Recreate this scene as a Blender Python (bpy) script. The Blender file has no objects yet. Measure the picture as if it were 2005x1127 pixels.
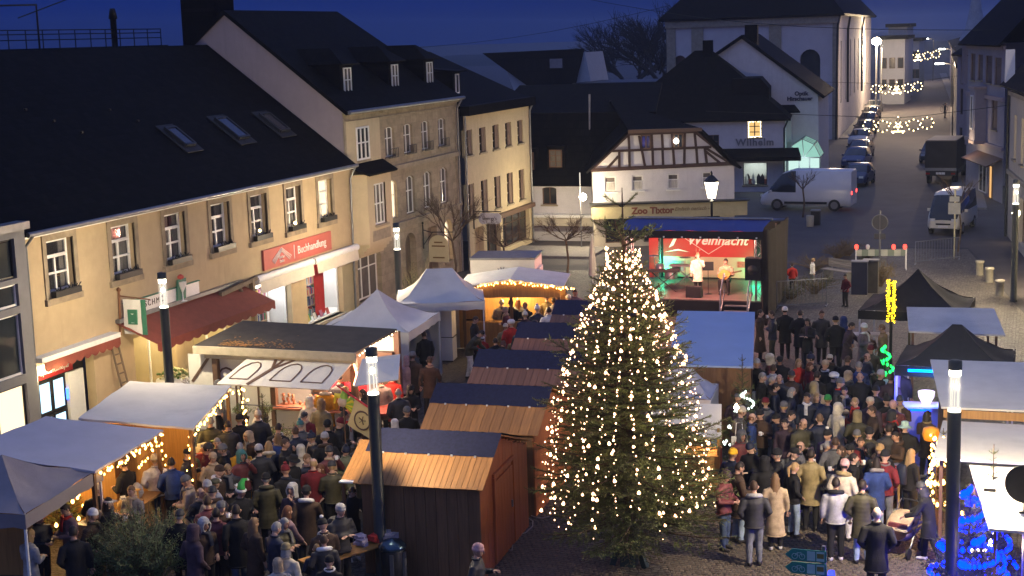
import bpy, math, random
from mathutils import Vector, Matrix
random.seed(7)
R = math.radians
PI = math.pi
sc = bpy.context.scene
COL = sc.collection

# ------------------------------------------------------------------ camera, sky, exposure
CAM_H, FPX, PITCH, ROLL, YAW = 11.0, 2900.0, R(9.6), R(-1.85), R(19.6)
cf = Vector((0, math.cos(PITCH), -math.sin(PITCH)))
cx = Vector((1, 0, 0)); cu = cx.cross(cf)
cX = math.cos(ROLL) * cx + math.sin(ROLL) * cu
cU = -math.sin(ROLL) * cx + math.cos(ROLL) * cu
RZ = Matrix.Rotation(YAW, 3, 'Z')
cf, cX, cU = RZ @ cf, RZ @ cX, RZ @ cU
cam = bpy.data.cameras.new('camera'); camo = bpy.data.objects.new('camera', cam); COL.objects.link(camo)
camo.matrix_world = Matrix(((cX.x, cU.x, -cf.x, 0), (cX.y, cU.y, -cf.y, 0), (cX.z, cU.z, -cf.z, CAM_H), (0, 0, 0, 1)))
cam.sensor_width = 36; cam.lens = 36 * FPX / 2005.0
cam.clip_start = .5; cam.clip_end = 3000
sc.camera = camo

world = bpy.data.worlds.new('World'); sc.world = world; world.use_nodes = True
wn = world.node_tree; bg = wn.nodes['Background']
sky = wn.nodes.new('ShaderNodeTexSky'); sky.sky_type = 'NISHITA'; sky.sun_disc = False
SUN_EL, SUN_ROT = R(-3.5), R(200)
sky.sun_elevation = SUN_EL; sky.sun_rotation = SUN_ROT
sky.altitude = 200; sky.air_density = 1.0; sky.dust_density = .6; sky.ozone_density = 2.0
# deep blue hour: clear twilight gradient (darker towards the misty horizon) over a faint Nishita sky
tcw = wn.nodes.new('ShaderNodeTexCoord'); sxyz = wn.nodes.new('ShaderNodeSeparateXYZ'); wn.links.new(tcw.outputs['Generated'], sxyz.inputs[0])
rw = wn.nodes.new('ShaderNodeValToRGB'); wn.links.new(sxyz.outputs['Z'], rw.inputs[0]); cr = rw.color_ramp; cr.interpolation = 'EASE'
cr.elements[0].position = 0.0; cr.elements[0].color = (.003, .009, .06, 1); cr.elements[1].position = .9; cr.elements[1].color = (.10, .13, .27, 1)
for p_, c_ in ((.05, (.001, .009, .09, 1)), (.13, (.001, .014, .125, 1)), (.4, (.035, .06, .19, 1))):
    e_ = cr.elements.new(p_); e_.color = c_
nzw = wn.nodes.new('ShaderNodeTexNoise'); nzw.inputs['Scale'].default_value = 2.2; nzw.inputs['Detail'].default_value = 4; wn.links.new(tcw.outputs['Generated'], nzw.inputs['Vector'])
mrw = wn.nodes.new('ShaderNodeMapRange'); mrw.inputs[3].default_value = .74; mrw.inputs[4].default_value = 1.26; wn.links.new(nzw.outputs['Fac'], mrw.inputs[0])
vmw = wn.nodes.new('ShaderNodeVectorMath'); vmw.operation = 'SCALE'; wn.links.new(rw.outputs[0], vmw.inputs[0]); wn.links.new(mrw.outputs[0], vmw.inputs['Scale'])
vns = wn.nodes.new('ShaderNodeVectorMath'); vns.operation = 'SCALE'; wn.links.new(sky.outputs[0], vns.inputs[0]); vns.inputs['Scale'].default_value = .8
vad = wn.nodes.new('ShaderNodeVectorMath'); vad.operation = 'ADD'; wn.links.new(vmw.outputs[0], vad.inputs[0]); wn.links.new(vns.outputs[0], vad.inputs[1])
wn.links.new(vad.outputs[0], bg.inputs[0]); bg.inputs[1].default_value = 1.0

sun = bpy.data.lights.new('sun', 'SUN'); sun.energy = .004; sun.angle = R(30); sun.color = (.6, .72, 1)
suno = bpy.data.objects.new('sun', sun); COL.objects.link(suno)
suno.rotation_euler = (R(60), 0, R(-20))

vs = sc.view_settings
sc.display_settings.display_device = 'sRGB'
vs.view_transform = 'Standard'; vs.look = 'None'; vs.gamma = 1; vs.exposure = 0.92; vs.use_curve_mapping = False
cy = sc.cycles
cy.use_denoising = True
try: cy.denoiser = 'OPENIMAGEDENOISE'
except Exception: pass
cy.use_light_tree = True; cy.max_bounces = 5; cy.diffuse_bounces = 2; cy.glossy_bounces = 2
cy.transmission_bounces = 3; cy.transparent_max_bounces = 12; cy.volume_bounces = 0
cy.sample_clamp_indirect = 3.0; cy.caustics_reflective = False; cy.caustics_refractive = False

def G(px, py, z=0.0):
    """the point at height z that the photograph shows at (px, py)"""
    d = cf + cX * ((px - 1002.5) / FPX) - cU * ((py - 563.5) / FPX)
    t = (z - CAM_H) / d.z
    return Vector((d.x * t, d.y * t, z))
def camdir(p):  # world angle (about z) that points from p to the camera
    return math.atan2(-p.y, -p.x)

# ------------------------------------------------------------------ materials
MATS = {}
def nmat(name):
    m = bpy.data.materials.new(name); m.use_nodes = True
    nt = m.node_tree; b = nt.nodes['Principled BSDF']
    return m, nt, b
def N(nt, t, **k):
    n = nt.nodes.new(t)
    for a, v in k.items(): setattr(n, a, v)
    return n
def L(nt, a, b): nt.links.new(a, b)
def mixc(nt, fac, c1, c2):
    m = N(nt, 'ShaderNodeMix', data_type='RGBA')
    if hasattr(fac, 'links'): L(nt, fac, m.inputs[0])
    else: m.inputs[0].default_value = fac
    for s, c in ((m.inputs[6], c1), (m.inputs[7], c2)):
        if hasattr(c, 'links'): L(nt, c, s)
        else: s.default_value = (*c, 1)
    return m.outputs[2]
def ramp(nt, val, p0, p1):
    r = N(nt, 'ShaderNodeMapRange'); r.inputs[1].default_value = p0; r.inputs[2].default_value = p1
    L(nt, val, r.inputs[0]); return r.outputs[0]
def coords(nt, scale=(1, 1, 1), rnd=True):
    tc = N(nt, 'ShaderNodeTexCoord'); mp = N(nt, 'ShaderNodeMapping')
    mp.inputs['Scale'].default_value = scale
    L(nt, tc.outputs['Object'], mp.inputs['Vector'])
    if rnd:
        oi = N(nt, 'ShaderNodeObjectInfo'); mu = N(nt, 'ShaderNodeMath', operation='MULTIPLY'); mu.inputs[1].default_value = 37.0
        L(nt, oi.outputs['Random'], mu.inputs[0]); L(nt, mu.outputs[0], mp.inputs['Location'])
    return mp.outputs[0]
def noise(nt, vec, scale, detail=4, rough=.6):
    n = N(nt, 'ShaderNodeTexNoise'); n.inputs['Scale'].default_value = scale
    n.inputs['Detail'].default_value = detail; n.inputs['Roughness'].default_value = rough
    L(nt, vec, n.inputs['Vector']); return n.outputs['Fac']
def bump(nt, b, h, strength, dist=.02):
    bp = N(nt, 'ShaderNodeBump'); bp.inputs['Strength'].default_value = strength; bp.inputs['Distance'].default_value = dist
    L(nt, h, bp.inputs['Height']); L(nt, bp.outputs[0], b.inputs['Normal'])
def mul(c, k): return tuple(min(1, x * k) for x in c)
def pmat(name, col, rough=.75, var=.22, scale=5, bmp=.15, stretch=(1, 1, 1), metal=0, spec=.4, dirt=0, tint=0, streak=0, quilt=0):
    """plain surface with uneven tone, fine grain and wear"""
    if name in MATS: return MATS[name]
    m, nt, b = nmat(name)
    v = coords(nt, stretch)
    n1 = noise(nt, v, scale, 5, .62)
    c = mixc(nt, ramp(nt, n1, .3, .7), mul(col, 1 - var), mul(col, 1 + var))
    if dirt:
        n2 = noise(nt, v, scale * .23, 6, .7)
        c = mixc(nt, ramp(nt, n2, .52, .75), c, mul(col, 1 - dirt))
    if streak:   # rain streaks and stains
        n3 = noise(nt, coords(nt, (2.2, 2.2, .16)), 2.0, 5, .7); n4 = noise(nt, v, .5, 3, .6)
        mm = N(nt, 'ShaderNodeMath', operation='MULTIPLY'); L(nt, ramp(nt, n3, .5, .8), mm.inputs[0]); L(nt, ramp(nt, n4, .35, .7), mm.inputs[1])
        c = mixc(nt, mm.outputs[0], c, mul(col, 1 - streak))
    if tint:
        oi = N(nt, 'ShaderNodeObjectInfo'); r_ = ramp(nt, oi.outputs['Random'], 0, 1)
        hs = N(nt, 'ShaderNodeHueSaturation'); mr = N(nt, 'ShaderNodeMapRange')
        mr.inputs[3].default_value = 1 - tint; mr.inputs[4].default_value = 1 + tint
        L(nt, r_, mr.inputs[0]); L(nt, mr.outputs[0], hs.inputs['Value']); L(nt, c, hs.inputs['Color']); c = hs.outputs[0]
    L(nt, c, b.inputs['Base Color'])
    b.inputs['Roughness'].default_value = rough; b.inputs['Metallic'].default_value = metal
    b.inputs['Specular IOR Level'].default_value = spec
    if quilt:    # stitched rows of a padded jacket
        wv = N(nt, 'ShaderNodeTexWave', wave_type='BANDS', bands_direction='Z'); wv.inputs['Scale'].default_value = quilt; wv.inputs['Distortion'].default_value = .6; L(nt, v, wv.inputs['Vector'])
        ad = N(nt, 'ShaderNodeMath', operation='MULTIPLY_ADD'); ad.inputs[1].default_value = .35; L(nt, noise(nt, v, scale * 3, 3), ad.inputs[0]); L(nt, wv.outputs['Fac'], ad.inputs[2]); bump(nt, b, ad.outputs[0], .22, .012)
    elif bmp: bump(nt, b, noise(nt, v, scale * 9, 3), bmp, .01)
    MATS[name] = m; return m
def wood(name, col, axis=2, var=.35, rough=.6, tint=.18):
    s = [14, 14, 14]; s[axis] = .9
    return pmat(name, col, rough, var, 1.6, .25, tuple(s), tint=tint)
def emat(name, col, strength, lighting=True):
    if name in MATS: return MATS[name]
    m = bpy.data.materials.new(name); m.use_nodes = True; nt = m.node_tree; nt.nodes.clear()
    o = N(nt, 'ShaderNodeOutputMaterial'); e = N(nt, 'ShaderNodeEmission')
    e.inputs[0].default_value = (*col, 1); e.inputs[1].default_value = strength
    L(nt, e.outputs[0], o.inputs[0])
    try: m.cycles.emission_sampling = 'AUTO' if lighting else 'NONE'
    except Exception: pass
    MATS[name] = m; return m
def glass(name, col=(.02, .025, .03), rough=.06, see=.0):
    """window pane: dark room behind, mirror-like front; see = share that lets you look through"""
    if name in MATS: return MATS[name]
    m, nt, b = nmat(name)
    v = coords(nt); n1 = noise(nt, v, 1.3, 2)
    L(nt, mixc(nt, n1, mul(col, .5), mul(col, 1.8)), b.inputs['Base Color'])
    b.inputs['Roughness'].default_value = rough; b.inputs['IOR'].default_value = 1.5
    if see:
        t = N(nt, 'ShaderNodeBsdfTransparent'); mx = N(nt, 'ShaderNodeMixShader'); mx.inputs[0].default_value = see
        L(nt, b.outputs[0], mx.inputs[1]); L(nt, t.outputs[0], mx.inputs[2])
        L(nt, mx.outputs[0], nt.nodes['Material Output'].inputs[0])
    MATS[name] = m; return m
def brickmat(name, col, mortar, scale, bw=.5, bh=.25, ms=.012, rough=.85, var=.3, bmp=.5, plane='xz', offset=.5):
    if name in MATS: return MATS[name]
    m, nt, b = nmat(name)
    tc = N(nt, 'ShaderNodeTexCoord'); mp = N(nt, 'ShaderNodeMapping')
    if plane == 'xz': mp.inputs['Rotation'].default_value = (R(90), 0, 0)
    if plane == 'yz': mp.inputs['Rotation'].default_value = (R(90), 0, R(90))
    L(nt, tc.outputs['Object'], mp.inputs['Vector'])
    br = N(nt, 'ShaderNodeTexBrick'); br.offset = offset
    br.inputs['Scale'].default_value = scale; br.inputs['Mortar Size'].default_value = ms
    br.inputs['Brick Width'].default_value = bw; br.inputs['Row Height'].default_value = bh
    br.inputs['Color1'].default_value = (*mul(col, 1 - var), 1); br.inputs['Color2'].default_value = (*mul(col, 1 + var), 1)
    br.inputs['Mortar'].default_value = (*mortar, 1)
    L(nt, mp.outputs[0], br.inputs['Vector'])
    n1 = noise(nt, mp.outputs[0], 2.2, 6, .7)
    c = mixc(nt, ramp(nt, n1, .45, .8), br.outputs[0], mul(col, .55))
    L(nt, c, b.inputs['Base Color']); b.inputs['Roughness'].default_value = rough
    b.inputs['Specular IOR Level'].default_value = .15 if col[0] > .02 else .03
    iv = N(nt, 'ShaderNodeMath', operation='SUBTRACT'); iv.inputs[0].default_value = 1.0; L(nt, br.outputs['Fac'], iv.inputs[1])
    ad = N(nt, 'ShaderNodeMath', operation='MULTIPLY_ADD'); ad.inputs[1].default_value = .4
    L(nt, noise(nt, mp.outputs[0], 26, 3), ad.inputs[0]); L(nt, iv.outputs[0], ad.inputs[2])
    bump(nt, b, ad.outputs[0], bmp, .02)
    MATS[name] = m; return m

# ------------------------------------------------------------------ mesh helpers
class MB:
    """collects shapes into one mesh"""
    def __init__(s): s.v = []; s.f = []; s.mi = []; s.sm = []
    def face(s, pts, mi=0, sm=False):
        k = len(s.v); s.v += [tuple(p) for p in pts]; s.f.append(tuple(range(k, k + len(pts)))); s.mi.append(mi); s.sm.append(sm)
        return s
    def grid(s, rows, mi=0, sm=True, closed=False, cap=False):
        k = len(s.v); n = len(rows[0])
        for r_ in rows: s.v += [tuple(p) for p in r_]
        m = n if closed else n - 1
        for i in range(len(rows) - 1):
            for j in range(m):
                a = k + i * n + j; b = k + i * n + (j + 1) % n
                s.f.append((a, b, b + n, a + n)); s.mi.append(mi); s.sm.append(sm)
        if cap:      # ends keep their own vertices so that smooth sides stay clean
            s.face(list(reversed(rows[0])), mi); s.face(rows[-1], mi)
        return s
    def box(s, x0, x1, y0, y1, z0, z1, mi=0, rot=0, at=(0, 0, 0)):
        k = len(s.v); c, q = math.cos(rot), math.sin(rot)
        for z in (z0, z1):
            for x, y in ((x0, y0), (x1, y0), (x1, y1), (x0, y1)):
                s.v.append((x * c - y * q + at[0], x * q + y * c + at[1], z + at[2]))
        for f in ((0, 3, 2, 1), (4, 5, 6, 7), (0, 1, 5, 4), (1, 2, 6, 5), (2, 3, 7, 6), (3, 0, 4, 7)):
            s.f.append(tuple(k + i for i in f)); s.mi.append(mi); s.sm.append(False)
        return s
    def beam(s, a, b, w, h=None, mi=0, up=(0, 0, 1)):
        """square bar from a to b"""
        h = h or w; a = Vector(a); b = Vector(b); d = (b - a).normalized(); u = Vector(up)
        if abs(d.dot(u)) > .98: u = Vector((0, 1, 0))
        x = d.cross(u).normalized() * w / 2; y = x.cross(d).normalized() * h / 2
        return s.grid([[p - x - y, p + x - y, p + x + y, p - x + y] for p in (a, b)], mi, False, True, True)
    def tube(s, pts, rad, n=8, mi=0, sm=True, cap=True):
        pts = [Vector(p) for p in pts]; rows = []
        if not hasattr(rad, '__len__'): rad = [rad] * len(pts)
        pu = None
        for i, p in enumerate(pts):
            d = (pts[min(i + 1, len(pts) - 1)] - pts[max(i - 1, 0)]).normalized()
            if pu is None: pu = Vector((0, 0, 1)) if abs(d.z) < .9 else Vector((1, 0, 0))
            x = d.cross(pu).normalized(); y = x.cross(d).normalized(); pu = y
            r_ = rad[i]; rx, ry = r_ if hasattr(r_, '__len__') else (r_, r_)
            rows.append([p + x * (math.cos(2 * PI * j / n) * rx) + y * (math.sin(2 * PI * j / n) * ry) for j in range(n)])
        return s.grid(rows, mi, sm, True, cap)
    def lathe(s, prof, n=14, at=(0, 0, 0), mi=0, sm=True, cap=True):
        rows = [[(at[0] + r_ * math.cos(2 * PI * j / n), at[1] + r_ * math.sin(2 * PI * j / n), at[2] + z) for j in range(n)] for r_, z in prof]
        return s.grid(rows, mi, sm, True, cap)
    def prism(s, poly, y0, y1, mi=0):
        """poly in (x, z), extruded along y"""
        n = len(poly); k = len(s.v)
        for y in (y0, y1): s.v += [(x, y, z) for x, z in poly]
        s.f += [tuple(range(k, k + n)), tuple(reversed(range(k + n, k + 2 * n)))]
        s.mi += [mi, mi]; s.sm += [False, False]
        for i in range(n):
            j = (i + 1) % n; s.f.append((k + i, k + n + i, k + n + j, k + j)); s.mi.append(mi); s.sm.append(False)
        return s
    def slab(s, quad, t, mi=0):
        """quad of 3-D points given thickness t downward along its normal"""
        q = [Vector(p) for p in quad]; nrm = (q[1] - q[0]).cross(q[-1] - q[0]).normalized()
        if nrm.z < 0: nrm = -nrm
        return s.grid([[p - nrm * t for p in q], q], mi, False, True, True)
    def mesh(s, name, mats):
        me = bpy.data.meshes.new(name); me.from_pydata(s.v, [], s.f)
        if not isinstance(mats, (list, tuple)): mats = [mats]
        for m in mats: me.materials.append(m)
        if len(mats) > 1: me.polygons.foreach_set('material_index', s.mi)
        me.polygons.foreach_set('use_smooth', s.sm); me.validate(); me.update()
        return me
    def build(s, name, mats, parent=None, loc=(0, 0, 0), rot=0):
        return put(name, s.mesh(name, mats), parent, loc, rot)
def put(name, me, parent=None, loc=(0, 0, 0), rot=0, scale=1):
    o = bpy.data.objects.new(name, me); COL.objects.link(o)
    o.location = loc
    o.rotation_euler = rot if hasattr(rot, '__len__') else (0, 0, rot)
    if scale != 1: o.scale = scale if hasattr(scale, '__len__') else (scale,) * 3
    if parent: o.parent = parent
    return o
def tag(o, label, cat, group=None):
    o['label'] = label; o['category'] = cat
    if group: o['group'] = group
    return o
def thing(name, label, cat, loc=(0, 0, 0), rot=0, group=None):
    return tag(put(name, None, None, loc, rot), label, cat, group)
def copy_tree(o, parent=None):
    c = o.copy(); COL.objects.link(c)
    if parent: c.parent = parent
    for ch in list(o.children): copy_tree(ch, c)
    return c
def setting(name, mb, m, loc=(0, 0, 0), rot=0):
    o = mb.build(name, m, None, loc, rot); o['kind'] = 'structure'; return o
def stuff(o): o['kind'] = 'stuff'; return o
FONT_CACHE = {}
def text(txt, size, m, parent, loc, rot, name='lettering', bold=0.0, depth=.008, shear=0.0, space=1.0, name_part=None):
    cu_ = bpy.data.curves.new('txt', 'FONT'); cu_.body = txt; cu_.size = size; cu_.align_x = 'CENTER'; cu_.align_y = 'CENTER'
    cu_.extrude = depth; cu_.offset = bold; cu_.shear = shear; cu_.space_character = space; cu_.resolution_u = 3
    t = bpy.data.objects.new('txt', cu_); COL.objects.link(t)
    dg = bpy.context.evaluated_depsgraph_get()
    me = bpy.data.meshes.new_from_object(t.evaluated_get(dg)); me.name = name
    bpy.data.objects.remove(t); me.materials.clear(); me.materials.append(m)
    return put(name, me, parent, loc, rot)
def lamp_light(name, loc, watts, col, radius=.12, parent=None, kind='POINT'):
    l = bpy.data.lights.new(name, kind); l.energy = watts; l.color = col; l.shadow_soft_size = radius
    o = bpy.data.objects.new(name, l); COL.objects.link(o); o.location = loc
    if parent: o.parent = parent
    return o
HAZE = 0.0004
def rnd(a, b): return random.uniform(a, b)

# palette
WARM = (1.0, .66, .33); WARMW = (1.0, .8, .55); COOLW = (.82, .92, 1.0)
m_ochre = pmat('ochre plaster', (.44, .345, .215), .9, .06, 3, .2, dirt=.1, streak=.2)
m_cream = pmat('cream plaster', (.55, .46, .30), .9, .06, 3, .2, dirt=.1, streak=.2)
m_white = pmat('white plaster', (.62, .60, .61), .9, .05, 3, .15, dirt=.1, streak=.2)
m_beige = pmat('beige plaster', (.50, .45, .36), .9, .06, 3, .1, dirt=.15)
m_rose = pmat('rose plaster', (.36, .28, .27), .9, .08, 3, .1, dirt=.15)
m_purple = pmat('grey violet plaster', (.30, .27, .30), .9, .08, 3, .1, dirt=.15)
m_stone = brickmat('sandstone ashlar', (.36, .30, .21), (.27, .23, .17), 1, .62, .31, .006, .9, .12, .35)
m_trimst = pmat('sandstone trim', (.33, .28, .20), .9, .18, 4, .25, dirt=.3)
m_surround = pmat('weathered sandstone', (.27, .22, .155), .92, .25, 3, .3, dirt=.4)
m_frame = pmat('white window paint', (.74, .74, .72), .45, .05, 8, .03)
m_dframe = pmat('brown window paint', (.12, .07, .045), .5, .15, 8, .05)
m_slate = brickmat('slate', (.006, .006, .007), (.003, .003, .0035), 1, .28, .2, .012, .62, .35, .6, 'xy')
m_slatew = brickmat('slate cladding', (.006, .006, .0075), (.003, .003, .004), 1, .26, .18, .012, .6, .35, .6, 'xz')
m_zinc = pmat('zinc', (.22, .23, .25), .4, .15, 4, .05, metal=.7)
m_dark = pmat('dark painted metal', (.02, .022, .024), .45, .2, 6, .05, metal=.3)
m_black = pmat('black cloth', (.011, .011, .014), .85, .25, 6, .2)
m_lampgrey = pmat('lamp post grey green', (.026, .036, .036), .45, .12, 6, .04, metal=.0)
m_pane = glass('dark pane')
m_panedim = glass('dim pane', (.11, .10, .09), .12)
m_clear = glass('clear pane', (.05, .055, .06), .04, .88)
m_lit = emat('lit window', (1, .72, .42), 1.1)
m_litw = emat('white lit window', (.95, .95, 1), 1.2)
m_curtain = pmat('net curtain', (.42, .40, .37), .9, .4, 5, .3, (9, 9, .4))
m_half = glass('half clear pane', (.04, .042, .05), .05, .72)
m_rust = pmat('rust red paint', (.30, .07, .05), .6, .1, 4, .05)
m_gold = pmat('gold paint', (.5, .36, .12), .4, .1, 6, .03, metal=.4)
m_lett_w = pmat('white lettering', (.75, .74, .72), .6, .04, 6, 0)
m_lett_d = pmat('dark lettering', (.05, .035, .025), .6, .1, 6, 0)
m_lett_o = pmat('ochre brown lettering', (.17, .10, .03), .6, .1, 6, 0)

# ------------------------------------------------------------------ ground
def cobblemat(name, col, mortar, scale):
    m, nt, b = nmat(name)
    v = coords(nt, rnd=False)
    vo = N(nt, 'ShaderNodeTexVoronoi', feature='DISTANCE_TO_EDGE'); vo.inputs['Scale'].default_value = scale; vo.inputs['Randomness'].default_value = .55
    L(nt, v, vo.inputs['Vector'])
    vc = N(nt, 'ShaderNodeTexVoronoi'); vc.inputs['Scale'].default_value = scale; vc.inputs['Randomness'].default_value = .55
    L(nt, v, vc.inputs['Vector'])
    edge = ramp(nt, vo.outputs['Distance'], .02, .12)
    sep = N(nt, 'ShaderNodeSeparateColor'); L(nt, vc.outputs['Color'], sep.inputs[0])
    tone = mixc(nt, sep.outputs[0], mul(col, .6), mul(col, 1.4))
    big = noise(nt, v, .35, 4, .6)
    tone = mixc(nt, ramp(nt, big, .4, .7), tone, mul(col, .6))
    L(nt, mixc(nt, edge, mortar, tone), b.inputs['Base Color'])
    b.inputs['Roughness'].default_value = .62
    bump(nt, b, edge, .9, .03)
    return m
m_asph = pmat('asphalt', (.052, .05, .054), .8, .25, 1.2, .5, dirt=.3)
m_asphr = pmat('worn asphalt', (.07, .062, .062), .75, .22, .6, .5, dirt=.35)
m_cob = cobblemat('granite setts', (.075, .068, .06), (.02, .018, .016), 8)
m_cobl = cobblemat('light setts', (.15, .135, .115), (.045, .04, .035), 8.5)
m_kerb = pmat('kerb granite', (.2, .19, .18), .8, .2, 6, .3)
g = MB(); g.face([(-1500, -300, -.008), (1500, -300, -.008), (1500, 2600, -.008), (-1500, 2600, -.008)])
setting('ground', g, m_asph)
def flat(name, pts, z, m):
    b = MB(); b.face([(x, y, z) for x, y in pts]); return setting(name, b, m)
plaza = flat('plaza', [(-25.7, 5), (6, 5), (2.2, 46), (-4.5, 47), (-9.5, 58), (-9.3, 66.5), (-25.7, 66.5)], 0, m_cob)
flat('pavement', [(-4.5, 47.02), (2.2, 46.02), (-.55, 60.5), (-3.0, 75.5), (-6.6, 75.5), (-9.28, 66.5), (-9.48, 58.02)], -.002, m_cobl)
flat('road', [(-25, 68), (-9.3, 68), (-6.6, 76), (-3.0, 76), (0, 60), (6, 40), (14, 40), (8, 78), (-5.2, 112), (-11.5, 222), (-20.5, 345), (-29.5, 345), (-20.5, 222), (-14.6, 120), (-25, 104)], -.004, m_asphr)
def raised(name, pts, h, m):
    b = MB(); b.face([(x, y, h) for x, y in pts])
    for i in range(len(pts)):
        (x0, y0), (x1, y1) = pts[i], pts[(i + 1) % len(pts)]
        b.face([(x0, y0, -.01), (x1, y1, -.01), (x1, y1, h), (x0, y0, h)])
    return setting(name, b, m)
raised('pavement', [(-4.6, 92), (-2.6, 92), (-7, 165), (-10.4, 222), (-19, 345), (-20.4, 345), (-11.6, 222), (-8.6, 165)], .12, m_kerb)
raised('pavement', [(-18.4, 150), (-16.8, 150), (-20.4, 222), (-29.6, 345), (-31, 345), (-22.6, 222)], .12, m_kerb)
raised('pavement', [(-25.5, 70), (-20.8, 70), (-20.8, 73.5), (-25.5, 73.5)], .12, m_kerb)
# setts of the square that can be told apart near the foot of the tree
def sett(w, d, h, j):
    q = MB(); e = .016
    q.grid([[(-w + rnd(-j, j), -d, -.03), (w, -d + rnd(-j, j), -.03), (w, d, -.03), (-w, d + rnd(-j, j), -.03)],
            [(-w + e, -d + e, h), (w - e, -d + e, h), (w - e, d - e, h), (-w + e, d - e, h)]], 0, False, True)
    q.face([(-w + e, -d + e, h), (w - e, -d + e, h), (w - e, d - e, h), (-w + e, d - e, h)])
    return q
m_sett = pmat('granite sett', (.115, .092, .07), .62, .3, 9, .4, tint=.35)
sett_me = [sett(rnd(.052, .06), rnd(.052, .06), rnd(.012, .022), .008).mesh('sett', m_sett) for _ in range(5)]
rest = MB(); near = []
for i in range(88):
    for j in range(62):
        x = -11.2 + i * .118 + (j % 2) * .05 + rnd(-.01, .01); y = 26.6 + j * .118 + rnd(-.01, .01) + .25 * math.sin(i * .11)
        if (x + 7.4) ** 2 + (y - 28.5) ** 2 < .16: continue
        near.append((abs(x + 6.1) * .8 + abs(y - 28.2) * 1.6, x, y))
near.sort()
for k, (d, x, y) in enumerate(near):
    if k < 290:
        put('paving_stone', sett_me[k % 5], plaza, (x, y, 0), rnd(-.1, .1))
    else:
        w, h, e = rnd(.05, .058), rnd(.008, .02), .016
        t = [(x - w + e, y - w + e, h), (x + w - e, y - w + e, h), (x + w - e, y + w - e, h), (x - w + e, y + w - e, h)]
        rest.grid([[(x - w, y - w, -.02), (x + w, y - w, -.02), (x + w, y + w, -.02), (x - w, y + w, -.02)], t], 0, False, True)
        rest.face(t)
stuff(rest.build('paving_stones', m_sett, plaza))

# ------------------------------------------------------------------ buildings: walls with real openings, windows, roofs
def W(px, py, loc, rot):
    """(u, z) where the sight line through a photo point meets the facade that starts at loc and runs along rot"""
    d = cf + cX * ((px - 1002.5) / FPX) - cU * ((py - 563.5) / FPX)
    n = Vector((math.sin(rot), -math.cos(rot), 0)); p = Vector((loc[0], loc[1], 0)) - Vector((0, 0, CAM_H))
    t = p.dot(n) / d.dot(n); q = d * t
    u = (q.x - loc[0]) * math.cos(rot) + (q.y - loc[1]) * math.sin(rot)
    return u, q.z + CAM_H
def wall(b, m, u0, u1, z0, z1, ops=(), thick=.28, name='wall', y=0.0):
    """ops: (u0, u1, z0, z1, arch rise)"""
    q = MB()
    us = sorted({u0, u1, *[o[0] for o in ops], *[o[1] for o in ops]}); zs = sorted({z0, z1, *[o[2] for o in ops], *[o[3] for o in ops]})
    us = [x for x in us if u0 <= x <= u1]; zs = [x for x in zs if z0 <= x <= z1]
    for i in range(len(us) - 1):
        for j in range(len(zs) - 1):
            a, c = (us[i] + us[i + 1]) / 2, (zs[j] + zs[j + 1]) / 2
            if any(o[0] < a < o[1] and o[2] < c < o[3] for o in ops): continue
            q.face([(us[i], y, zs[j]), (us[i + 1], y, zs[j]), (us[i + 1], y, zs[j + 1]), (us[i], y, zs[j + 1])])
    for o in ops:
        a, c, e, f = o[:4]; r_ = o[4] if len(o) > 4 else 0; t = y + thick
        q.face([(a, y, e), (a, t, e), (a, t, f), (a, y, f)]); q.face([(c, t, e), (c, y, e), (c, y, f), (c, t, f)])
        q.face([(a, t, e), (a, y, e), (c, y, e), (c, t, e)])
        if not r_: q.face([(a, y, f), (a, t, f), (c, t, f), (c, y, f)])
        else:
            w = (c - a) / 2; k = 8; arc = [(a + w - w * math.cos(PI * i / k), f - r_ + r_ * math.sin(PI * i / k)) for i in range(k + 1)]
            for i in range(k):
                (x0, h0), (x1, h1) = arc[i], arc[i + 1]
                q.face([(x0, y, h0), (x1, y, h1), (x1, y, f), (x0, y, f)]); q.face([(x0, y, h0), (x0, t, h0), (x1, t, h1), (x1, y, h1)])
    return q.build(name, m, b)
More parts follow.
